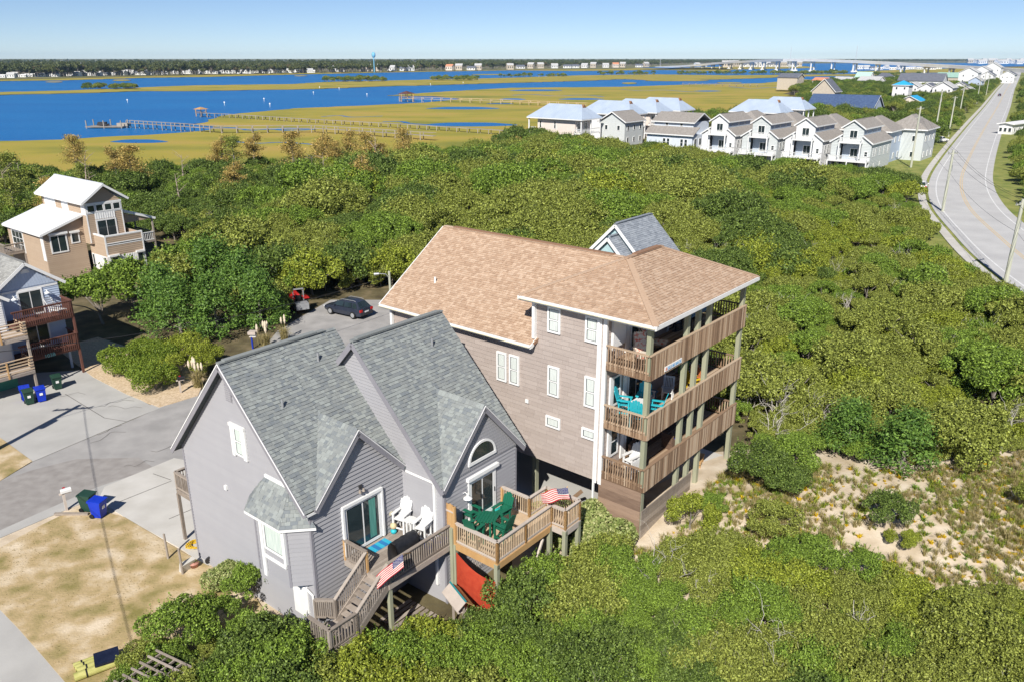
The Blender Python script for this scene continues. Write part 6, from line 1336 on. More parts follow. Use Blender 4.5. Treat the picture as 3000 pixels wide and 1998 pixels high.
# grill, mats, small deck things
gr_ = empty('covered_grill', gL(3.1, -11.05, zd), RZ, 'barbecue grill under a black cover by the deck railing', 'grill')
pf = [(-.65, .0), (-.7, .55), (-.62, .9), (-.3, 1.12), (.3, 1.12), (.62, .92), (.72, .55), (.66, .0)]
mb = MB(); n = 9
for j in range(n):
    y = -.3+.6*j/(n-1); w_ = 1-.10*abs(2*j/(n-1)-1)**3
    for i, (x, z) in enumerate(pf): mb.v.append((y*2.2+.015*math.sin(i*5+j), x*.5*w_+.02*math.sin(i*7+j*3), z*(.9+.04*w_)))
for j in range(n-1):
    for i in range(len(pf)-1): a = j*len(pf)+i; mb.f.append((a, a+1, a+1+len(pf), a+len(pf))); mb.m.append(0)
mb.f.append(tuple(range(len(pf)))); mb.f.append(tuple(range((n-1)*len(pf), n*len(pf)))); mb.m += [0, 0]
mb.build('cover', mat('black_cover', lin(.012,.013,.016), lin(.025,.026,.03), 5, .38, bump=.4), gr_, smooth=True)
def doormat(loc, rz, L, W, c1, c2, label, stripes=5):
    m_ = empty('door_mat', loc, rz, label, 'mat')
    for i in range(stripes): MB().box(-L/2+L*i/stripes, -W/2, 0, -L/2+L*(i+1)/stripes, W/2, .015).build('stripe', c1 if i % 2 else c2, m_)
doormat(gL(3.1, -9.5, zd+.003), RZ, 1.0, .5, paint('mat_blue', .02, .17, .42), paint('mat_cyan', .03, .38, .55), 'blue striped mat in front of the sliding door'); doormat(gL(8.2, -11.95, zn+.003), RZ, .9, .5, paint('mat_teal', .01, .28, .27), paint('mat_green', .02, .42, .38), 'teal mat beside the french door')
def pot(loc, r, h, m, label, leaf=None, name='flower_pot'):
    p_ = empty(name, loc, rnd.uniform(0, 6), label, 'pot'); MB().lathe([(r*.7, 0), (r, h*.85), (r*1.1, h*.85), (r*1.1, h)], (0, 0, 0), 14).build('pot', m, p_, smooth=True)
    if leaf: obj('foliage', leaf, p_, (0, 0, h*.9), scale=r*3)
P_blue = paint('blue_glaze', .015, .04, .35, .25)
for x, lb in ((4.9, 'blue glazed planter at the railing end of the weathered deck'), (4.5, 'blue planter with trailing plant along the deck railing'), (4.0, 'teal planter between the grill and the blue pots'), (2.3, 'turquoise pot beside the covered grill')): pot(gL(x, -11.55, zd), .2, .4, P_blue if 'blue' in lb else P_turq, lb, GC[4])
sn = empty('garden_figure', gL(4.15, -9.25, zd), RZ, 'small round-faced painted garden figure by the wall', 'ornament'); MB().lathe([(.12, 0), (.15, .12), (.08, .2)], (0, 0, 0), 10).build('base', P_turq, sn, smooth=True); MB().lathe([(.02, .2), (.13, .26), (.16, .36), (.13, .46), (.02, .52)], (0, 0, 0), 12).build('head', paint('cream_face', .6, .5, .3), sn, smooth=True)
# flags
M_red = mat('flag_red', lin(.50,.02,.04), lin(.56,.03,.05), 3, .8, trans=.2); M_fw = mat('flag_white', lin(.72,.66,.58), lin(.78,.73,.66), 3, .8, trans=.2); M_navyf = mat('flag_navy', lin(.012,.022,.12), lin(.02,.03,.15), 3, .8, trans=.2)
def flag(p0, du, dv, label, L=1.45, W=.85, sag=.25, seed=1):
    """du along the fly, dv down the hoist"""
    f_ = empty('flag', p0, 0, label, 'flag', 'flags on the deck railings'); du = Vector(du).normalized(); dv = Vector(dv).normalized(); n = du.cross(dv).normalized(); nu = 18
    def P(a, b): return du*(a*L)+dv*(b*W)+n*(.07*math.sin(a*9+b*2+seed)*(.3+a))-Z*(sag*a*a)
    for k in range(13):
        mb = MB(); mi0 = 0
        for i in range(nu):
            a0, a1 = i/nu, (i+1)/nu
            if k < 7 and a1 <= .4+1e-6: continue
            b0, b1 = k/13, (k+1)/13; mb.add([P(a0, b0), P(a1, b0), P(a1, b1), P(a0, b1)], [(0,1,2,3)])
        mb.build('stripe', M_red if k % 2 == 0 else M_fw, f_)
    mb = MB(); uu = int(.4*nu+.5)
    for i in range(uu):
        for j in range(4): a0, a1 = .4*i/uu, .4*(i+1)/uu; b0, b1 = 7/13*j/4, 7/13*(j+1)/4; mb.add([P(a0, b0), P(a1, b0), P(a1, b1), P(a0, b1)], [(0,1,2,3)])
    cn = mb.build('canton', M_navyf, f_); st_ = MB()
    for r_ in range(9):
        for c_ in range(6 if r_ % 2 == 0 else 5):
            a = .4*(c_*2+1+(r_ % 2))/12.4; b = 7/13*(r_+1)/10; c = P(a, b); s = .018
            for sg_ in (-1, 1): st_.add([c+n*.006*sg_+du*s*math.cos(q)*(1 if t % 2 else .45)+dv*s*math.sin(q)*(1 if t % 2 else .45) for t, q in enumerate(np.linspace(0, 6.283, 11)[:-1])], [tuple(range(10))])
    st_.build('stars', M_fw, cn, kind='stuff')
    return f_
fp0 = at(1180, 1622, 4.5); fp1 = at(1088, 1694, 3.75); f_ = flag(fp0, fp1-fp0, (.12, -.62, -.75), 'United States flag drooping beside the stairs of the weathered deck', 1.3, .5, .04)
MB().tube([(0, 0, 0), gL(2.75, -11.8, zd+.8)-fp0], .018).build('flag_pole', M_wood_new, f_)
f_ = flag(gL(9.45, -14.85, zn+1.75), gL(8.2, -13.6, zn+1.65)-gL(9.45, -14.85, zn+1.75), D2*-.6-D1*.55-Z*.35, 'United States flag flying above the golden deck corner', 1.2, .62, .15, 3)
MB().tube([(0.02, 0, .05), gL(8.85, -14.45, zn+.8)-gL(9.45, -14.85, zn+1.75)], .018).build('flag_pole', M_wood_new, f_)
# red shade sail, bird feeder, clutter under the deck
M_sail = mat('red_shade_cloth', lin(.42,.045,.02), lin(.50,.07,.03), 5, .85, trans=.12)
A_, B_, C_, D_ = gL(5.02, -12.2, 3.0), gL(5.02, -14.4, 2.5), gL(5.0, -14.35, .5), gL(5.0, -12.2, .35); mb = MB(); n = 12
for j in range(n+1):
    for i in range(n+1):
        a, b = i/n, j/n; p = (A_.lerp(B_, a)).lerp(D_.lerp(C_, a), b); p = p-Z*(.26*math.sin(math.pi*a)*(1-b)**2)+D1*(-.12*math.sin(math.pi*a)*math.sin(math.pi*b)); mb.v.append(tuple(p))
for j in range(n):
    for i in range(n): k = j*(n+1)+i; mb.f.append((k, k+1, k+n+2, k+n+1)); mb.m.append(0)
mb.build('shade_sail', M_sail, smooth=True, label='red shade cloth hung between posts under the golden deck', cat='shade sail')
bf = empty('bird_feeder', gL(3.9, -13.3, 0), RZ+1.2, 'wooden roofed bird feeder table on thin posts before the red cloth', 'bird feeder'); zf0 = 1.75
for s in (-.5, .5): MB().box(s-.04, -.04, -.3, s+.04, .04, zf0).build('post', M_wood_grey, bf)
for s in (-1, 1): MB().prism([(-.75, 0, zf0+.35), (.75, 0, zf0+.35), (.75, s*.4, zf0), (-.75, s*.4, zf0)], (0, 0, .03)).build('roof_panel', M_wood_new if s < 0 else M_wood_pale, bf)
MB().box(-.75, -.03, zf0+.37, .75, .03, zf0+.42).build('ridge_strip', P_teal, bf); MB().box(-.5, -.25, zf0-.3, .5, .25, zf0-.26).build('tray', M_wood_pale, bf)
pl_ = empty('wood_pallet', gL(3.2, -11.0, .02), RZ, 'dark pallet lying in the shade under the weathered deck', 'pallet')
for i in range(7): MB().box(-.9, -.9+i*.27, .1, .9, -.72+i*.27, .125).build('slat', M_wood_grey, pl_)
for y in (-.85, .0, .8): MB().box(-.9+.0, y, 0, .9, y+.08, .099).build('bearer', M_wood_grey, pl_)
# clutter by the driveway corner: air conditioner, hose, boards, posts
ac = empty('air_conditioner', at(700, 1720, 0), RZ, 'round grey outdoor air conditioner beside the grey wall', 'air conditioner'); mb = MB().lathe([(.42, 0), (.42, .85), (.45, .86), (.45, .93), (.36, .95)], (0, 0, 0), 22).build('housing', M_steel, ac)
for i in range(22): a = 6.283*i/22; MB().box(-.012, .42, .06, .012, .436, .82).build('fin', M_darkmetal, ac).rotation_euler = (0, 0, a)
for r_ in (.12, .22, .32): MB().tube([(r_*math.cos(a), r_*math.sin(a), .96) for a in np.linspace(0, 6.283, 20)], .008, 4).build('grille_ring', M_darkmetal, ac)
MB().lathe([(.34, .9), (.3, .955)], (0, 0, 0), 16).build('fan_well', M_black, ac)
hs = at(575, 1600, 0); mb = MB(); pts_ = []
for i in range(90): a = i*.42; r_ = .38+.14*math.sin(i*.9); pts_.append((hs.x+r_*math.cos(a)*1.0, hs.y+r_*math.sin(a)*.8, .075+.0012*i))
mb.tube(pts_, .022, 5).build('garden_hose', paint('yellow_hose', .62, .40, .02), label='coiled yellow garden hose at the grey house corner', cat='hose')
for u, v, h, lb in ((493, 1635, 1.45, 'thin weathered wooden post at the lawn edge nearest the mailbox'), (536, 1680, 1.45, 'thin weathered wooden post at the lawn edge beside the concrete block')):
    q = at(u, v, .06); MB().tube([(q.x, q.y, -.2), (q.x-.02, q.y, h)], [.06, .05], 8).build('wooden_post', M_wood_grey, label=lb, cat='post', group='lawn edge posts')
q = at(548, 1668, 0); o_ = MB().box(-.35, -.12, 0, .35, .12, .55).build('concrete_block', M_concrete, label='leaning concrete slab beside the lawn post', cat='block'); o_.location = q; o_.rotation_euler = (.25, 0, 1.0)
pot(at(570, 1662, 0), .22, .3, paint('pink_clay', .45, .22, .17), 'pinkish clay pot beside the concrete slab', GC[4])
q = at(618, 1650, 0); o_ = MB().tube([(0, 0, .25), (0, .06, .25)], .26, 18).build('round_lid', M_darkmetal, label='round dark metal lid leaning on the grey wall', cat='lid'); o_.location = q; o_.rotation_euler = (.3, 0, .6)
for k, (u, v, a, L) in enumerate(((640, 1668, .5, 1.1), (605, 1690, .9, .7), (660, 1690, 1.4, 1.0))): o_ = MB().box(-L/2, -.06, 0, L/2, .06, .05).build('scrap_board', M_wood_grey, label=('long', 'short', 'upright')[k]+' grey scrap board lying beside the air conditioner', cat='board', group='scrap boards'); o_.location = at(u, v, .08); o_.rotation_euler = (0, 0, a)
# wheeled bins
M_binb = mat('blue_bin', lin(.006,.03,.42), lin(.01,.045,.5), 2, .4); M_bing = mat('green_bin', lin(.015,.05,.035), lin(.025,.065,.045), 2, .45)
def bin_(loc, rz, m, label):
    b = empty('wheeled_bin', loc, rz, label, 'bin', 'wheeled bins'); prof_ = [(.24, .28, .08), (.30, .36, .95)]
    mb = MB(); mb.add([(-.24,-.24,.06),(.24,-.24,.06),(.24,.26,.06),(-.24,.26,.06),(-.31,-.34,.98),(.31,-.34,.98),(.31,.34,.98),(-.31,.34,.98)], [(0,3,2,1),(4,5,6,7),(0,1,5,4),(1,2,6,5),(2,3,7,6),(3,0,4,7)]); mb.build('bin_body', m, b)
    MB().prism([(-.34, -.4, .98), (.34, -.4, .98), (.34, .36, 1.02), (-.34, .36, 1.02)], (0, 0, .05)).build('bin_lid', m, b); MB().box(-.3, .34, .93, .3, .42, .98).build('handle', m, b)
    for x in (-.3, .25): MB().tube([(x, .27, .13), (x+.06, .27, .13)], .13, 12).build('wheel', M_black, b)
    MB().box(-.1, -.335, .55, .1, -.3, .72).build('emblem', M_white, b)
    return b
bin_(at(293, 1512, .06), RZ+.5, M_binb, 'bright blue wheeled bin on the lawn beside the driveway'); bin_(at(262, 1494, .06), RZ+.5, M_bing, 'dark green wheeled bin behind the blue one by the driveway')
bin_(at(78, 1172, .04), RZ-.3, M_binb, 'blue wheeled bin half hidden behind the green bin under the decks'); bin_(at(88, 1182, .04), RZ-.2, M_bing, 'green wheeled bin between two blue bins under the decks'); bin_(at(123, 1174, .04), RZ-.2, M_binb, 'blue wheeled bin standing in the sun at the parking edge'); bin_(at(170, 1138, .04), RZ-.2, M_bing, 'green wheeled bin alone beside the brown porch post')
# mailboxes
def mailbox(loc, rz, label, m=M_white, hut=False):
    b = empty('mailbox', loc, rz, label, 'mailbox', 'mailboxes'); MB().box(-.06, -.06, -.1, .06, .06, 1.1).build('post', M_wood_pale if not hut else P_blue, b); MB().box(-.06, -.35, .95, .06, .2, 1.02).build('arm', M_wood_pale, b)
    a = MB(); a.prism([(-.1, -.4, 1.03), (.1, -.4, 1.03), (.1, -.4, 1.18), (.06, -.4, 1.24), (-.06, -.4, 1.24), (-.1, -.4, 1.18)], (0, .5, 0)); a.build('box', m, b); MB().box(.1, -.15, 1.12, .11, -.02, 1.3).build('flag', M_red, b)
    if hut: MB().box(-.3, -.45, 1.26, .3, .2, 1.5).build('cabinet', M_wood_pale, b)
mailbox(at(195, 1492, .05), RZ+1.4, 'white mailbox on a wooden post at the lawn corner'); mailbox(at(741, 1020, .05), RZ+.6, 'mailbox cabinet on a blue post behind the roof ridge', M_white, True); mailbox(at(530, 1150, .05), RZ+1.2, 'black mailbox on a wooden post in the gravel bed', M_black)
tag(MB().box(-.9, -.07, 0, .9, .07, .12).build('landscape_timber', M_wood_grey), 'dark landscape timber lying by the mailbox', 'timber').location = at(210, 1507, .06)
# bundle of treated poles on the lawn, and the pergola
lg = at(310, 1960, .06)
for k, (dx, dy, dz, rr_, L) in enumerate(((0, 0, .17, .17, 2.2), (-.1, .33, .15, .15, 1.7), (-.2, .6, .13, .13, 1.6), (-.28, .84, .1, .1, 1.5))):
    a = R(35); d = Vector((math.cos(a), math.sin(a), 0)); n_ = Vector((-math.sin(a), math.cos(a), 0)); c = Vector((lg.x, lg.y, .06))+d*dx+n_*dy+Z*dz
    l_ = empty('treated_log', c, 0, ('thickest', 'second', 'third', 'thinnest')[k]+' greenish treated log of the bundle on the lawn', 'log', 'treated logs on the lawn'); MB().tube([-d*L/2, d*L/2], rr_, 14).build('wood', mat('treated_pine', lin(.36,.36,.10), lin(.50,.48,.18), 3, .8, stretch=(1,1,4)), l_)
    for t in (-.3, .3): MB().tube([d*(t*L-.03), d*(t*L+.03)], rr_+.008, 14).build('strap', M_black, l_)
o_ = MB().box(-.45, -.35, 0, .45, .35, .1).build('plastic_crate', mat('navy_plastic', lin(.008,.012,.03), lin(.015,.02,.045), 3, .35), label='dark navy plastic lid lying on the treated logs', cat='lid'); o_.location = Vector((lg.x, lg.y, .45))+Vector((.0, .22, 0)); o_.rotation_euler = (.12, 0, R(30))
pg = at(462, 2065, 0); PG = empty('pergola', pg, R(62), 'low grey wooden pergola lattice beside the foreground shrubs', 'pergola'); PG.scale = (.8, .8, .85)
for i in range(5): MB().box(-1.2, -1.0+i*.48, 1.5, 1.3, -.93+i*.48, 1.6).build('cross_beam', M_wood_grey, PG)
for i in range(6): MB().box(-1.1+i*.46, -1.2, 1.61, -1.03+i*.46, 1.25, 1.7).build('rafter', M_wood_grey, PG)
for x in (-1.0, 1.1):
    for y in (-.9, .85): MB().box(x-.05, y-.05, -.2, x+.05, y+.05, 1.5).build('post', M_wood_grey, PG)
# vehicles
M_tyre = mat('tyre_rubber', lin(.012,.012,.012), lin(.02,.02,.02), 5, .8); M_rim = mat('alloy_rim', lin(.45,.46,.47), lin(.55,.56,.57), 5, .35, metal=.6); M_tail = mat('tail_light', lin(.45,.01,.01), lin(.55,.02,.02), 3, .3); M_plate = paint('licence_plate', .7, .72, .74)
def car(loc, rz, m, label, group=None, name='parked_car'):
    """4.8 m estate; nose at +x"""
    c = empty(name, loc, rz, label, 'car', group)
    st = [(-2.38,.42,.78,.74), (-2.34,.32,.98,.86), (-1.9,.26,1.02,.9), (-.8,.25,.98,.91), (.6,.25,.96,.91), (1.2,.26,.93,.9), (1.9,.28,.84,.86), (2.3,.34,.72,.76), (2.38,.42,.6,.62)]
    mb = MB()
    for x, z0, z1, w_ in st: mb.v += [(x,-w_*.92,z0), (x,-w_,(z0+z1)/2), (x,-w_*.93,z1), (x,0,z1+.035), (x,w_*.93,z1), (x,w_,(z0+z1)/2), (x,w_*.92,z0)]
    for i in range(len(st)-1):
        for k in range(6): a = i*7+k; mb.f.append((a, a+1, a+8, a+7)); mb.m.append(0)
        mb.f.append((i*7+6, i*7, i*7+7, i*7+13)); mb.m.append(0)
    mb.f += [tuple(range(7)), tuple(range((len(st)-1)*7, len(st)*7))]; mb.m += [0, 0]
    mb.build('body', m, c, smooth=False)
    cb = [(-2.2,1.0,.78,1.0), (-1.75,1.53,.62,1.53), (-.9,1.6,.64,1.6), (.1,1.56,.63,1.56), (.45,1.48,.62,1.48), (1.25,.95,.8,.95)]
    mb = MB()
    for x, zt, w_, _ in cb: mb.v += [(x, -w_*.86, zt), (x, w_*.86, zt)]
    for i in range(len(cb)-1): mb.f.append((2*i, 2*i+1, 2*i+3, 2*i+2)); mb.m.append(1 if i in (0, 4) else 0)
    for s in (0, 1):
        b = len(mb.v); mb.v += [(-2.15, (-1 if s == 0 else 1)*.84, .99), (1.2, (-1 if s == 0 else 1)*.84, .95)]; mb.f.append(tuple([2*i+s for i in range(len(cb))] + [b+1, b])); mb.m.append(0)
    mb.build('cabin', [m, M_glass], c)
    for s in (-1, 1):
        for x0, x1 in ((-1.95, -1.35), (-1.25, -.35), (-.25, .75)): MB().prism([(x0, s*.835, 1.03), (x1+.1*(x1 > 0), s*.835, 1.02), (x1-.12*(x1 > 0), s*.64, 1.45), (max(x0, -1.72)+.05, s*.64, 1.45)], (0, s*.012, 0)).build('side_window', M_glass, c)
        MB().box(-2.41, s*.72-.15, .72, -2.3, s*.72+.15, .95).build('tail_light', M_tail, c); MB().box(2.28, s*.6-.16, .6, 2.37, s*.6+.16, .73).build('headlight', M_plate, c); MB().tube([(-1.6, s*.55, 1.6), (-1.4, s*.55, 1.66), (0, s*.55, 1.64), (.3, s*.55, 1.55)], .025, 5).build('roof_rail', M_steel, c); MB().box(.72, s*.92-.08, .98, .86, s*.92+.08, 1.1).build('door_mirror', m, c)
        for x in (-1.42, 1.42):
            w_ = MB().tube([(x, s*.72, .34), (x, s*.93, .34)], .34, 18).build('wheel', M_tyre, c); MB().tube([(x, s*.92, .34), (x, s*.945, .34)], .22, 12).build('rim', M_rim, w_)
    MB().box(-2.42, -.25, .62, -2.385, .25, .75).build('licence_plate', M_plate, c); MB().box(-2.4, -.85, .35, -2.36, .85, .52).build('bumper', M_darkmetal, c)
    return c
q = at(1020, 921, .05); car((q.x, q.y, .05), R(148), mat('dark_blue_paint', lin(.022,.028,.045), lin(.03,.036,.055), 2, .25, spec=.6), 'dark blue estate car parked at the end of the street')
q = at(2928, 283, .31); car((q.x, q.y, .31), R(59), mat('dark_paint', lin(.03,.04,.07), lin(.04,.05,.09), 2, .3), 'dark car driving along the highway', name='car'); q = at(2755, 417, .3); car((q.x, q.y, .3), R(20), M_white, 'white car parked beside the roadside poles'); q = at(2700, 556, .3); car((q.x, q.y, .3), R(60), M_white, 'white car parked at the highway verge by the thicket')
tq = at(872, 905, .05); TR = empty('utility_tractor', (tq.x, tq.y, .05), R(118), 'red tractor with a grey rear box half hidden under trees', 'tractor'); P_red = paint('tractor_red', .42, .015, .015)
MB().box(.2, -.4, .6, 1.9, .4, 1.25).prism([(.2, -.4, 1.25), (1.9, -.4, 1.25), (1.7, -.3, 1.4), (.3, -.3, 1.4)], (0, .6, 0)).build('bonnet', P_red, TR); MB().box(-.7, -.5, .5, .2, .5, .9).build('chassis', M_darkmetal, TR); MB().box(-.6, -.25, .9, -.1, .25, 1.05).box(-.68, -.25, 1.05, -.6, .25, 1.5).build('seat', M_black, TR)
for s in (-.7, .7):
    w_ = MB().tube([(-.6, s-.15, .65), (-.6, s+.15, .65)], .65, 18).build('rear_wheel', M_tyre, TR); MB().tube([(-.6, s-.17, .65), (-.6, s+.17, .65)], .32, 12).build('rim', P_red, w_); MB().tube([(1.5, s-.1, .38), (1.5, s+.1, .38)], .38, 14).build('front_wheel', M_tyre, TR)
    MB().box(-1.2, s-.25, 1.25, -.1, s+.25, 1.32).build('fender', P_red, TR); MB().beam((-.75, s*.7, .9), (-.85, s*.7, 2.2), .08, .08).build('roll_bar', M_steel, TR)
MB().box(-.95, -.5, 2.15, -.8, .5, 2.25).build('roll_bar_top', M_steel, TR); MB().box(-2.3, -.6, .5, -1.4, .6, 1.1).build('rear_box', M_steel, TR)
# poles and wires
M_pole = mat('pole_wood', lin(.38,.39,.30), lin(.52,.52,.44), 1.2, .9, stretch=(3,3,.3)); M_wire = mat('wire', lin(.02,.02,.022), lin(.03,.03,.032), 5, .6)
def upole(x, y, h, label, rz=.6, arms=1, z0=None, group='utility poles along the road', lean=(0, 0)):
    z0 = .2 if z0 is None else z0; e = empty('utility_pole', (x, y, z0), rz, label, 'utility pole', group); MB().tube([(0, 0, -.5), (lean[0], lean[1], h)], [.24, .17], 9).build('pole', M_pole, e)
    tops = []
    for k in range(arms):
        z = h-.5-1.9*k; MB().box(-1.25, -.06, z-.06, 1.25, .06, z+.06).build('cross_arm', M_pole, e)
        for s in (-1.15, -.5, .5, 1.15): MB().lathe([(.04, z+.06), (.07, z+.14), (.04, z+.24)], (s, 0, 0), 7).build('insulator', M_steel, e)
    MB().tube([(.32, .1, h-3.2), (.32, .1, h-2.3)], .22, 10).build('transformer', M_steel, e)
    M_ = frame_m(Vector((x, y, z0)), rz); return [M_ @ Vector((s, 0, h-.25)) for s in (-1.15, .5, 1.15)] + [M_ @ Vector((.15, 0, h-3.5))]
def wire(a, b, sag, label, group, r=.016):
    pts_ = [a.lerp(b, t)-Z*(4*sag*t*(1-t)) for t in np.linspace(0, 1, 13)]; MB().tube(pts_, r, 4, cap=False).build('power_line', M_wire, label=label, cat='wire', group=group)
pd = [(53.2, 83, 9.0, 'leaning utility pole at the bend of the highway'), (67.8, 125, 9.5, 'utility pole on the verge between the bend and the townhouses'), (88.3, 179, 13, 'tall utility pole beside the pale grey townhouse'), (125.4, 243, 14, 'utility pole beside the parked white car'), (134.3, 252, 12, 'utility pole next to the one by the white car'), (182, 336, 13, 'utility pole among the roadside oaks'), (248, 443, 13, 'utility pole beyond the roadside oaks'), (312, 548, 13, 'utility pole near the far end of the road'), (350, 620, 13, 'last utility pole where the road ends')]
tops = [upole(x, y, h, lb, .55, 2 if i in (2,) else 1) for i, (x, y, h, lb) in enumerate(pd)]
t0 = upole(41, 50, 9.0, 'utility pole before the bend of the highway', .55); seq = [t0] + [tops[i] for i in (0, 1, 2, 3, 5, 6, 7, 8)]
for a, b in zip(seq[:-1], seq[1:]):
    for p, q in zip(a, b): wire(p, q, .018*(p-q).length, 'power line strung between the highway poles', 'power lines along the highway')
for p, q in zip(tops[3], tops[4]): wire(p, q, .1, 'short power line between the paired poles', 'power lines between the paired poles')
tL = upole(-33.2, 40.2, 9.6, 'utility pole with a street light across the side lawn', .2, z0=0, group=None); tR = upole(-12.5, 8.0, 8.5, 'utility pole at the lane corner behind the lawn', .2, z0=0, group=None)
wire(tL[1], tR[1], .5, 'power line passing over the dry lawn', None, .022)
lp = empty('street_lamp', (-11.1, 70.2, 0), 0, 'grey street lamp with a curved arm at the end of the street', 'street lamp'); MB().tube([(0, 0, -.2), (-.05, 0, 4.8)], [.13, .10], 9).build('pole', M_pole, lp); MB().tube([(-.05, 0, 4.1), (-.35, -.05, 4.55), (-1.0, -.12, 4.62)], .035, 6).build('arm', M_steel, lp); MB().tube([(-.95, -.12, 4.6), (-1.4, -.16, 4.56)], [.1, .13], 8).build('lamp_head', M_steel, lp)
wire(Vector((-33.2, 40.2, 7.6)), Vector((-11.1, 70.2, 4.4)), 1.1, 'pale service wire crossing before the cedars to the street lamp', None, .022)
# roadside mailboxes and small things by the tall house
bn = empty('wooden_bench', bL(8.3, 1.0, 1.32), BRZ+.3, 'small wooden bench on the concrete under the balconies', 'bench'); MB().box(-.7, -.14, .38, .7, .14, .43).build('seat', M_wood_new, bn)
for x in (-.5, .5): MB().box(x-.04, -.12, 0, x+.04, .12, .38).build('leg', M_wood_new, bn)
MB().prism([bL(5.1, -.3, 1.12), bL(10.3, -.3, 1.12), bL(10.3, 6, 1.12), bL(5.1, 6, 1.12)], (0, 0, .2)).build('patio_slab', M_concrete, kind='structure')
MB().prism([bL(-.3, 2.6, .9), bL(10, 2.6, .9), bL(10, 17, .9), bL(-.3, 17, .9)], (0, 0, .1)).build('carport_floor', M_conc_grey, kind='structure')
# the blue-grey roofed house behind the tall one
ph = at(1802, 657.6, 10.0); HH = empty('hidden_house', (ph.x, ph.y, 0), RZ, 'house with slate blue twin-gable roof rising behind the tall house', 'house')
M_slateblue = mat('slate_blue_shingle', lin(.20,.225,.26), lin(.32,.35,.385), 8, .9, island=.6, c3=lin(.26,.285,.32)); M_aqua = mat('pale_aqua_siding', lin(.36,.52,.55), lin(.42,.58,.61), 2, .7)
HM = frame_m(Vector((ph.x, ph.y, 0))); HI = HM.inverted(); q2 = HI @ at(1780, 697, 9.1); L_ = (HI @ at(1910, 626.7, 10.0)).x
MB().box(.3, -3.6, 0, L_-.3, 3.6, 6.2).prism([(.3, -3.6, 6.2), (.3, 3.6, 6.2), (.3, 0, 9.75)], (.1, 0, 0)).build('wall', M_aqua, HH)
MB().prism([(q2.x+.3, q2.y-2.6, 5), (q2.x+.3, q2.y+2.6, 5), (q2.x+.3, q2.y+2.6, 6.3), (q2.x+.3, q2.y, 8.9), (q2.x+.3, q2.y-2.6, 6.3)], (2.5, 0, 0)).build('front_wall', M_aqua, HH)
rt = MB().beam((0, 0, 10.03), (L_, 0, 10.03), .25, .05).build('roof', M_slateblue, HH); tb = []
for p3 in ([(0, -4.2, 5.8), (L_, -4.2, 5.8), (L_, 0, 10), (0, 0, 10)], [(0, 4.2, 5.8), (L_, 4.2, 5.8), (L_, 0, 10), (0, 0, 10)], [(q2.x, q2.y-3, 6.1), (L_-1, q2.y-3, 6.1), (L_-1, q2.y, 9.1), (q2.x, q2.y, 9.1)], [(q2.x, q2.y+3, 6.1), (q2.x, q2.y, 9.1), (L_-1, q2.y, 9.1), (L_-1, q2.y+3, 6.1)]):
    o_, t_ = shingle_slope(rt, p3, M_slateblue, rb, .18, (.25, .55)); o_.name = 'roof_slope'; tb += t_
lay(rt, tb, M_slateblue, 'shingle', 'shingle_field', HM, 150)
for (x, yc, zc, hw_, dz) in ((-.03, 0, 10, 4.2, 4.2), (q2.x-.03, q2.y, 9.1, 3, 3)):
    for s_ in (-1, 1): MB().beam((x, yc, zc-.12), (x, yc+s_*hw_, zc-dz-.12), .05, .25).build('rake_board', M_white, rt)
MB().beam((.3, 0, 10.08), (L_-.3, 0, 10.08), .28, .05).build('ridge_vent', M_slateblue, rt); MB().beam((q2.x+.3, q2.y, 9.17), (L_-2, q2.y, 9.17), .28, .05).build('ridge_vent', M_slateblue, rt)
# ================================================================= the far side of the water
sheet('mainland', [c3(-900,205), c3(0,178), c3(400,170), c3(900,158), c3(1400,148), c3(1800,142), c3(2355,134), c4(500,130), c4(640,122), c4(1000,107), c4(1500,104), c4(2355,101), c4(2900,99), c4(2900,84.5), c3(-900,84.5)], -.8, mat('mainland_ground', lin(.10,.11,.04), lin(.24,.22,.10), .01, .95), 1.5, 0, 1)
FARC = [plant(101, 5.0, 12, 520, 1.0, 10, leafmat('far_leaf', lin(.07,.09,.03), lin(.19,.20,.06), lin(.12,.14,.045)), .3, base=.35), plant(102, 5.5, 14, 520, 1.1, 11, leafmat('far_pine', lin(.055,.08,.03), lin(.15,.17,.06), lin(.10,.12,.045)), .3, base=.3), plant(103, 4.5, 11, 480, 1.0, 9, leafmat('far_autumn', lin(.09,.08,.03), lin(.22,.16,.07), lin(.14,.12,.05)), .3)]
fj = [joined(P) for P in FARC]; fw = []
rf_ = random.Random(5)
for k in range(9000):
    # depth measured from the shore inland
    u = rf_.uniform(-150, 3150); t = rf_.random()**1.25
    vs_ = np.interp(u, [-150, 0, 600, 1150, 1500, 1880, 2140, 2500, 3150], [234, 231, 222, 213, 205, 198, 188.5, 186, 184.5]) - 2
    v = vs_ + (176.5 - vs_)*t
    p = at(u, v, -.8)
    if p.y > 6300: continue
    fw.append((p.x, p.y, -.9, rf_.uniform(.75, 1.35)*(1.0 if t < .5 else 1.1), rf_.uniform(0, 6.28), rf_.choice([0, 0, 1, 1, 2])))
scatter('far_woods', fw, fj)
# shrubs on the marsh islands
isl = []
for fn, x0, x1, y, n, s in ((c3,372,625,222,60,.9), (c3,1490,1772,187,80,1.1), (c3,1985,2210,182,70,1.0), (c4,-60,255,166,70,.9), (c4,395,650,157,60,1.0), (c4,760,1110,154,110,.9), (c4,1120,1545,154,150,1.1), (c4,1600,1900,160,40,1.0)):
    for k in range(n):
        p = at(*fn(rf_.uniform(x0, x1), y+rf_.uniform(-3, 3)), ZM); isl.append((p.x, p.y, ZM, s*rf_.uniform(.7, 1.4)*.95, rf_.uniform(0, 6.28), rf_.choice([0, 2, 4, 5, 6, 7])))
scatter('island_shrubs', isl, MIDJ+TW[:2])
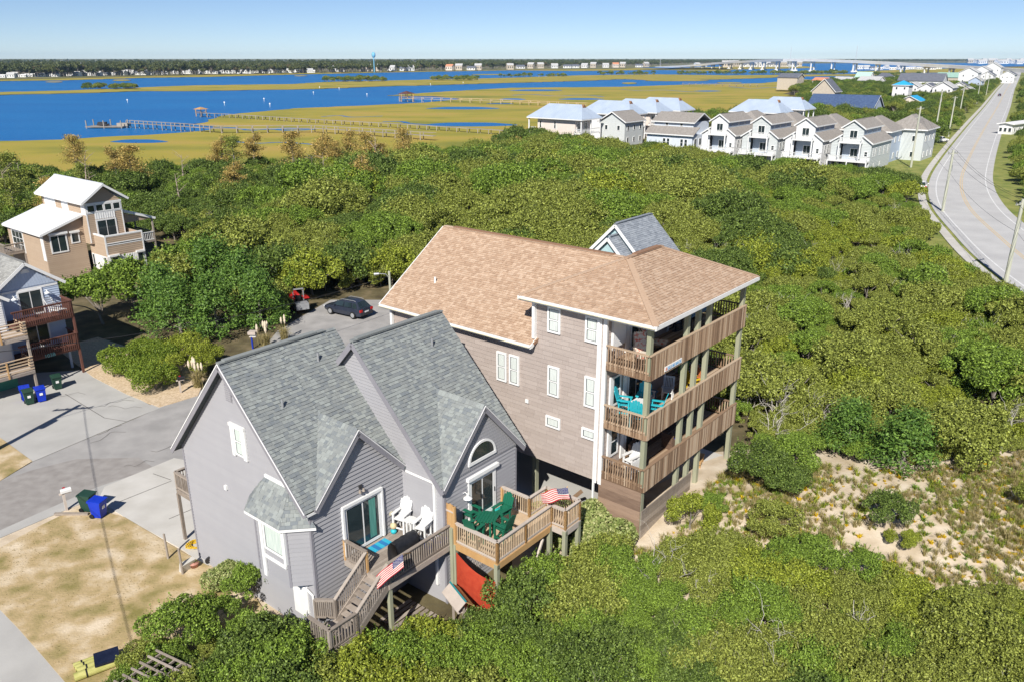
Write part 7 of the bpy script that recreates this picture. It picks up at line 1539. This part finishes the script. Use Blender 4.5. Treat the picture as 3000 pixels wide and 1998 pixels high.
# trees along the barrier island and beside the road
rs_ = []
for y in np.arange(205, 900, 6):
    for x in np.arange(0, 560, 6):
        px, py = x+rf_.uniform(-2.8, 2.8), y+rf_.uniform(-2.8, 2.8)
        if py > np.interp(px, _bx, _by)-4 or px > .66*py+10: continue
        g = roadgap(px, py)
        if g < 10 or blocked(px, py, 2.5): continue
        right = px > np.interp(py, _ry, _rx)
        if rf_.random() < (.18 if not right else .25): continue
        rs_.append((px, py, .2, rf_.uniform(.7, 1.35), rf_.uniform(0, 6.28), rf_.choice([0, 1, 2, 4, 5, 5])))
for y in np.arange(60, 205, 3.2):
    for x in np.arange(60, 150, 3.2):
        px, py = x+rf_.uniform(-1.5, 1.5), y+rf_.uniform(-1.5, 1.5); g = roadgap(px, py)
        if px < np.interp(py, [0, 60, 90, 105, 125, 155, 215], [125, 72, 68, 64, 72, 86, 117])+9 or g < 10 or g > 60 or px > .66*py+12: continue
        if g > 24 and vn(px, py, .06, 77) < -.25: continue
        rs_.append((px, py, .2, rf_.uniform(.5, 1.0), rf_.uniform(0, 6.28), rf_.choice([0, 1, 2, 4])))
occ = [(o.location.x, o.location.y) for o in COL.objects if o.parent is None and o.get('category') == 'house']
rs_ = [p for p in rs_ if all((p[0]-a)**2+(p[1]-b)**2 > 90 or p[1] < b-9 for a, b in occ)]
scatter('roadside_trees', rs_, MIDJ)
# far houses
def tiny_house(wm, rm, L, W, H, rh):
    h = empty('shore_house', (0, 0, -60)); MB().box(-L/2, -W/2, 0, L/2, W/2, H).prism([(-L/2, -W/2, H), (-L/2, W/2, H), (-L/2, 0, H+rh)], (L, 0, 0)).build('wall', wm, h)
    for s in (-1, 1): MB().prism([(-L/2-.5, s*(W/2+.5), H-.2), (L/2+.5, s*(W/2+.5), H-.2), (L/2+.5, 0, H+rh+.2), (-L/2-.5, 0, H+rh+.2)], Z*.2).build('roof', rm, h)
    for i in range(3): MB().box(-L/2+L*(i+.3)/3, -W/2-.06, H*.35, -L/2+L*(i+.7)/3, -W/2-.01, H*.75).build('window', M_glass, h)
    return h
PR = [tiny_house(M_whitewall, M_greywhite, 13, 9, 6, 3), tiny_house(M_whitewall, M_slate, 16, 9, 4, 2.6), tiny_house(M_beige, M_greywhite, 12, 9, 8, 3), tiny_house(M_whitewall, M_whitewall, 15, 6, 4, 1.2), tiny_house(M_cream, M_orange, 13, 9, 7, 3)]
PLB = ['small white house with a grey roof on the far shore', 'low white house with a dark roof on the far shore', 'tall beige house with a grey roof on the far shore', 'long white trailer home on the far shore', 'cream house with an orange roof on the far shore']
used = set()
def shore(fn, x, y, k, s=1.0):
    p = at(*fn(x, y), -.6); h = PR[k] if k not in used else copy_tree(PR[k]); used.add(k)
    h.location = p; h.rotation_euler = (0, 0, rf_.uniform(-.5, .5)); h.scale = (s*.78,)*3; tag(h, PLB[k], 'house', 'houses on the far shore')
for x in range(-10, 560, 22): shore(c3, x+rf_.uniform(-8, 8), 171-x*.022+rf_.uniform(-2, 2), rf_.choice([3, 3, 1, 0]), .9)
for x in range(560, 1460, 26): shore(c3, x+rf_.uniform(-10, 10), 158-(x-560)*.013+rf_.uniform(-2, 2), rf_.choice([3, 3, 1, 0, 0]), 1.0)
for x, k in ((1535,0), (1560,1), (1675,4), (1702,2), (1740,2), (1800,0), (1860,1), (1885,0), (2070,4), (2112,2), (2170,1), (2200,2), (2345,2)): shore(c3, x, 144-(x-1535)*.012, k, 1.5)
for x, k in ((38,1), (88,2), (130,2), (195,0), (255,1), (290,1), (335,0), (375,2), (430,0), (475,4), (510,2), (585,1), (615,2), (850,0), (880,1)): shore(c4, x, 130-x*.012, k, 1.6)
for x in range(980, 1330, 24): shore(c4, x, 121+rf_.uniform(-2, 2), rf_.choice([0, 2, 1]), 2.0)
for x in range(1600, 1980, 30): shore(c4, x, 133+rf_.uniform(-2, 2), rf_.choice([3, 1, 0]), 1.2)
for x in range(2105, 2370, 16): shore(c4, x, 106+rf_.uniform(-3, 3), rf_.choice([0, 2, 0]), 2.6)
# church, water tower, masts, bridge
p = at(*c3(378, 160), -.6); ch = block_house('church', p, .3, 22, 12, 6, 5, M_whitewall, M_greywhite, 'white church with a small steeple on the far shore', windows=4, floors=1)
MB().box(-1.5, 4.5, 6, 1.5, 7.5, 13).build('steeple', M_whitewall, ch); MB().prism([(-1.7, 4.3, 13), (1.7, 4.3, 13), (1.7, 7.7, 13), (-1.7, 7.7, 13)], (0, 0, .1)).lathe([(1.5, 13), (.05, 18)], (0, 6, 0), 4).build('spire', M_greywhite, ch)
M_towerblue = mat('tower_blue', lin(.16,.42,.62), lin(.2,.48,.68), .3, .5)
p = at(1097, 213, -1); wt = empty('water_tower', p, 0, 'pale blue water tower on a single stem above the woods', 'water tower')
wt.scale = (.48, .48, .78)
MB().lathe([(3.2, 0), (1.7, 6), (1.6, 28), (2.8, 32)], (0, 0, 0), 12).build('stem', M_towerblue, wt, smooth=True)
MB().lathe([(2.6, 31.8), (6.0, 34), (7.4, 37), (7.2, 40), (5.0, 43), (1.0, 44.3)], (0, 0, 0), 20).build('tank', M_towerblue, wt, smooth=True)
M_mast = mat('mast_steel', lin(.42,.44,.48), lin(.5,.52,.55), 1, .6)
for u, yb, yt, lb in ((2312, 130, 47, 'tall lattice mast beside the bridge summit'), (2503, 136, 45, 'tall lattice mast on the near side of the bridge'), (1934, 122, 88, 'short lattice mast at the far bridge ramp')):
    v0 = 120+yb*.637; q = at(u, v0, -1); h = (yb-yt)*.637/FPX*q.length*1.02
    m_ = empty('radio_mast', q, 0, lb, 'mast', 'masts by the bridge')
    for a in (0, 2.1, 4.2): MB().tube([(1.6*math.cos(a), 1.6*math.sin(a), 0), (.25*math.cos(a), .25*math.sin(a), h)], .16, 4).build('mast_leg', M_mast, m_)
    for i in range(12):
        z = h*i/12; rr_ = 1.6-1.35*i/12
        for a in (0, 2.1, 4.2): MB().beam((rr_*math.cos(a), rr_*math.sin(a), z), (rr_*.9*math.cos(a+2.1), rr_*.9*math.sin(a+2.1), z+h/12), .12, .12).build('brace', M_mast, m_)
M_bridge = mat('bridge_concrete', lin(.66,.64,.60), lin(.74,.72,.68), .1, .9)
BR = empty('bridge', (0, 0, 0), 0, 'long pale concrete bridge rising over the sound on piers', 'bridge')
prof = [(640,126), (680,122), (780,118), (880,111), (960,103), (1060,97), (1160,92), (1260,88.5), (1380,89), (1480,92), (1580,96), (1685,101), (1800,107), (1910,112), (2025,118), (2130,124), (2235,130), (2355,137), (2480,143)]
def brp(x, y):
    u, v = c4(x, y); dist = np.interp(x, [640, 1260, 2480], [2500, 1750, 1120]); d = at(u, 400, 0); d = Vector((d.x, d.y, 0)); s = dist/d.y
    P0 = Vector((d.x*s, d.y*s, 0)); yy = (v-CYP)/FPX; tz = (-math.sin(PITCH)-yy*math.cos(PITCH))/(math.cos(PITCH)-yy*math.sin(PITCH)); 
    uu = (u-CXP)/FPX/(math.cos(PITCH)-yy*math.sin(PITCH)); return Vector((uu*dist, dist, CAMH+tz*dist))
bp = [brp(*q) for q in prof]
for a, b in zip(bp[:-1], bp[1:]):
    MB().beam(a-Z*1.2, b-Z*1.2, 12, 3.4).build('deck_span', M_bridge, BR)
    d = (b-a).normalized(); n = d.cross(Z).normalized()*5.8
    for s in (-1, 1): MB().beam(a+n*s+Z*1.1, b+n*s+Z*1.1, .5, 1.4).build('parapet', M_bridge, BR)
pierx = [780, 830, 880, 925, 962, 1005, 1055, 1105, 1160, 1225, 1300, 1385, 1480, 1580, 1685, 1800, 1910, 2025, 2130, 2235]
for x in pierx:
    P = brp(x, float(np.interp(x, [q[0] for q in prof], [q[1] for q in prof])))
    pr_ = MB().box(P.x-5, P.y-1.6, P.z-5.0, P.x+5, P.y+1.6, P.z-2.9).build('pier', M_bridge, BR)
    for s in (-3.2, 3.2): MB().box(P.x+s-1.1, P.y-1.2, -3, P.x+s+1.1, P.y+1.2, P.z-5.0).build('pier_column', M_bridge, pr_)
    if 1000 < x < 1600: MB().box(P.x-7, P.y-3, -3, P.x+7, P.y+3, .8).build('footing', M_bridge, pr_)
# ---- docks
M_dock = mat('dock_wood', lin(.24,.21,.18), lin(.37,.33,.28), 1, .9, island=.5)
def dock(name, pts, label, rails=True, w=1.6, mt=None, gap=4.5, zd=0.1):
    P = [at(*c3(*q), zd) for q in pts]; e = empty(name, P[0]-Z*P[0].z, 0, label, 'dock'); o = e.location.copy(); mt = mt or M_dock
    acc = 0
    for a, b in zip(P[:-1], P[1:]):
        L = (b-a).length; d = (b-a)/L; n = d.cross(Z).normalized()*w/2; m = max(1, int(L/gap))
        for i in range(m):
            p = a+d*(L*i/m)-o; q = a+d*(L*(i+1)/m-.06)-o; MB().beam(p, q, w, .14).build('deck_panel', mt, e)
            for s in (-1, 1): MB().beam(p+n*s-Z*2.4, p+n*s+Z*(.95 if rails else .1), .26, .26).build('pile', mt, e)
            if rails:
                for s in (-1, 1): MB().beam(p+n*s+Z*.95, q+n*s+Z*.95, .12, .1).build('rail', mt, e)
    return e, P
e, P = dock('dock', [(590,379), (1020,406), (1440,403), (1660,416), (2000,439)], 'long railed dock reaching a boat platform in open water', gap=5)
o = e.location; q = P[0]-Z*P[0].z; a_ = Vector((-1, .15, 0)).normalized()
pl = empty('boat_platform', q, 0, 'low floating platform with a covered boat at the end of the long dock', 'platform')
MB().box(-15, -3, -1.3, -1, 3, -1.0).build('float', M_dock, pl); MB().box(-4, -1, -1.0, 0, 1, .1).build('ramp', M_dock, pl)
for x in (-14.5, -8, -1.5):
    for y in (-2.8, 2.8): MB().box(x-.15, y-.15, -2, x+.15, y+.15, 1.2).build('pile', M_dock, pl)
bt = empty('motor_boat', q+Vector((-9.5, 0, -1.0)), 0, 'dark covered motor boat on the floating platform', 'boat')
MB().prism([(-3, -1, .3), (2, -1, .3), (3.4, 0, .4), (2, 1, .3), (-3, 1, .3)], (0, 0, .9)).build('hull', M_darkmetal, bt); bt.scale = (.7,)*3; MB().prism([(-2.8, -.9, 1.2), (1.6, -.9, 1.2), (1.6, .9, 1.2), (-2.8, .9, 1.2)], (.4, 0, .9)).build('cover', M_darkmetal, bt)
e, P = dock('dock', [(925,333), (1060,339), (1380,359), (1880,386), (2355,416), (2500,425)], 'narrow low boardwalk dock crossing the marsh', rails=False, w=1.4)
def gazebo(q, label, rm, s=1.0):
    g = empty('gazebo', q, .3, label, 'gazebo'); g.scale = (s,)*3; MB().box(-4, -3, 0, 4, 3, .25).build('floor', M_dock, g)
    for x in (-3.6, 0, 3.6):
        for y in (-2.7, 2.7): MB().box(x-.15, y-.15, -2.4, x+.15, y+.15, 2.7).build('post', M_wood_new, g)
    MB().lathe([(5.6, 2.7), (.2, 4.2)], (0, 0, 0), 4).build('roof', rm, g)
    for y in (-2.8, 2.8): MB().beam((-3.8, y, 1.1), (3.8, y, 1.1), .1, .12).build('rail', M_wood_new, g)
gazebo(Vector((P[0].x, P[0].y, .1)), 'golden roofed gazebo at the end of the boardwalk dock', M_wood_new, .6)
e, P = dock('dock', [(1840,266), (1900,268), (2120,273), (2355,281), (2700,296)], 'tan railed dock crossing the marsh to a dark gazebo', mt=M_wood_deck, gap=6)
gazebo(Vector((P[0].x+4, P[0].y, .1)), 'dark roofed gazebo at the end of the tan dock', M_wood_dark, 1.0)
dock('dock', [(785+2355,200), (1160+2355,206)], 'short railed dock in the marsh before the bridge', gap=6)
# channel markers
for x, y in ((587,286), (1033,298), (1215,280), (1242,305), (1442,248), (1470,223), (1560,228), (1688,257), (1980,208), (2130,200)):
    p = at(*c3(x, y), ZW); e = empty('channel_marker', p, 0, 'white channel marker post standing in the sound', 'marker', 'channel markers'); e.scale = (.55,)*3; MB().tube([(0, 0, -.5), (0, 0, 3.2)], .22, 6).build('post', M_white, e); MB().box(-.6, -.1, 2.4, .6, .1, 3.6).build('board', M_white, e)

# ---- the air between: far things fade a little
hz = MB().box(-5200, -420, -6, 6200, 7200, 62)
M_haze = bpy.data.materials.new('haze_air'); M_haze.use_nodes = True; t_ = M_haze.node_tree; t_.nodes.clear()
pv = t_.nodes.new('ShaderNodeVolumePrincipled'); pv.inputs['Color'].default_value = (.45, .70, 1, 1); pv.inputs['Density'].default_value = .00005; mo = t_.nodes.new('ShaderNodeOutputMaterial'); t_.links.new(pv.outputs[0], mo.inputs['Volume'])
hz.build('haze', M_haze, kind='stuff')
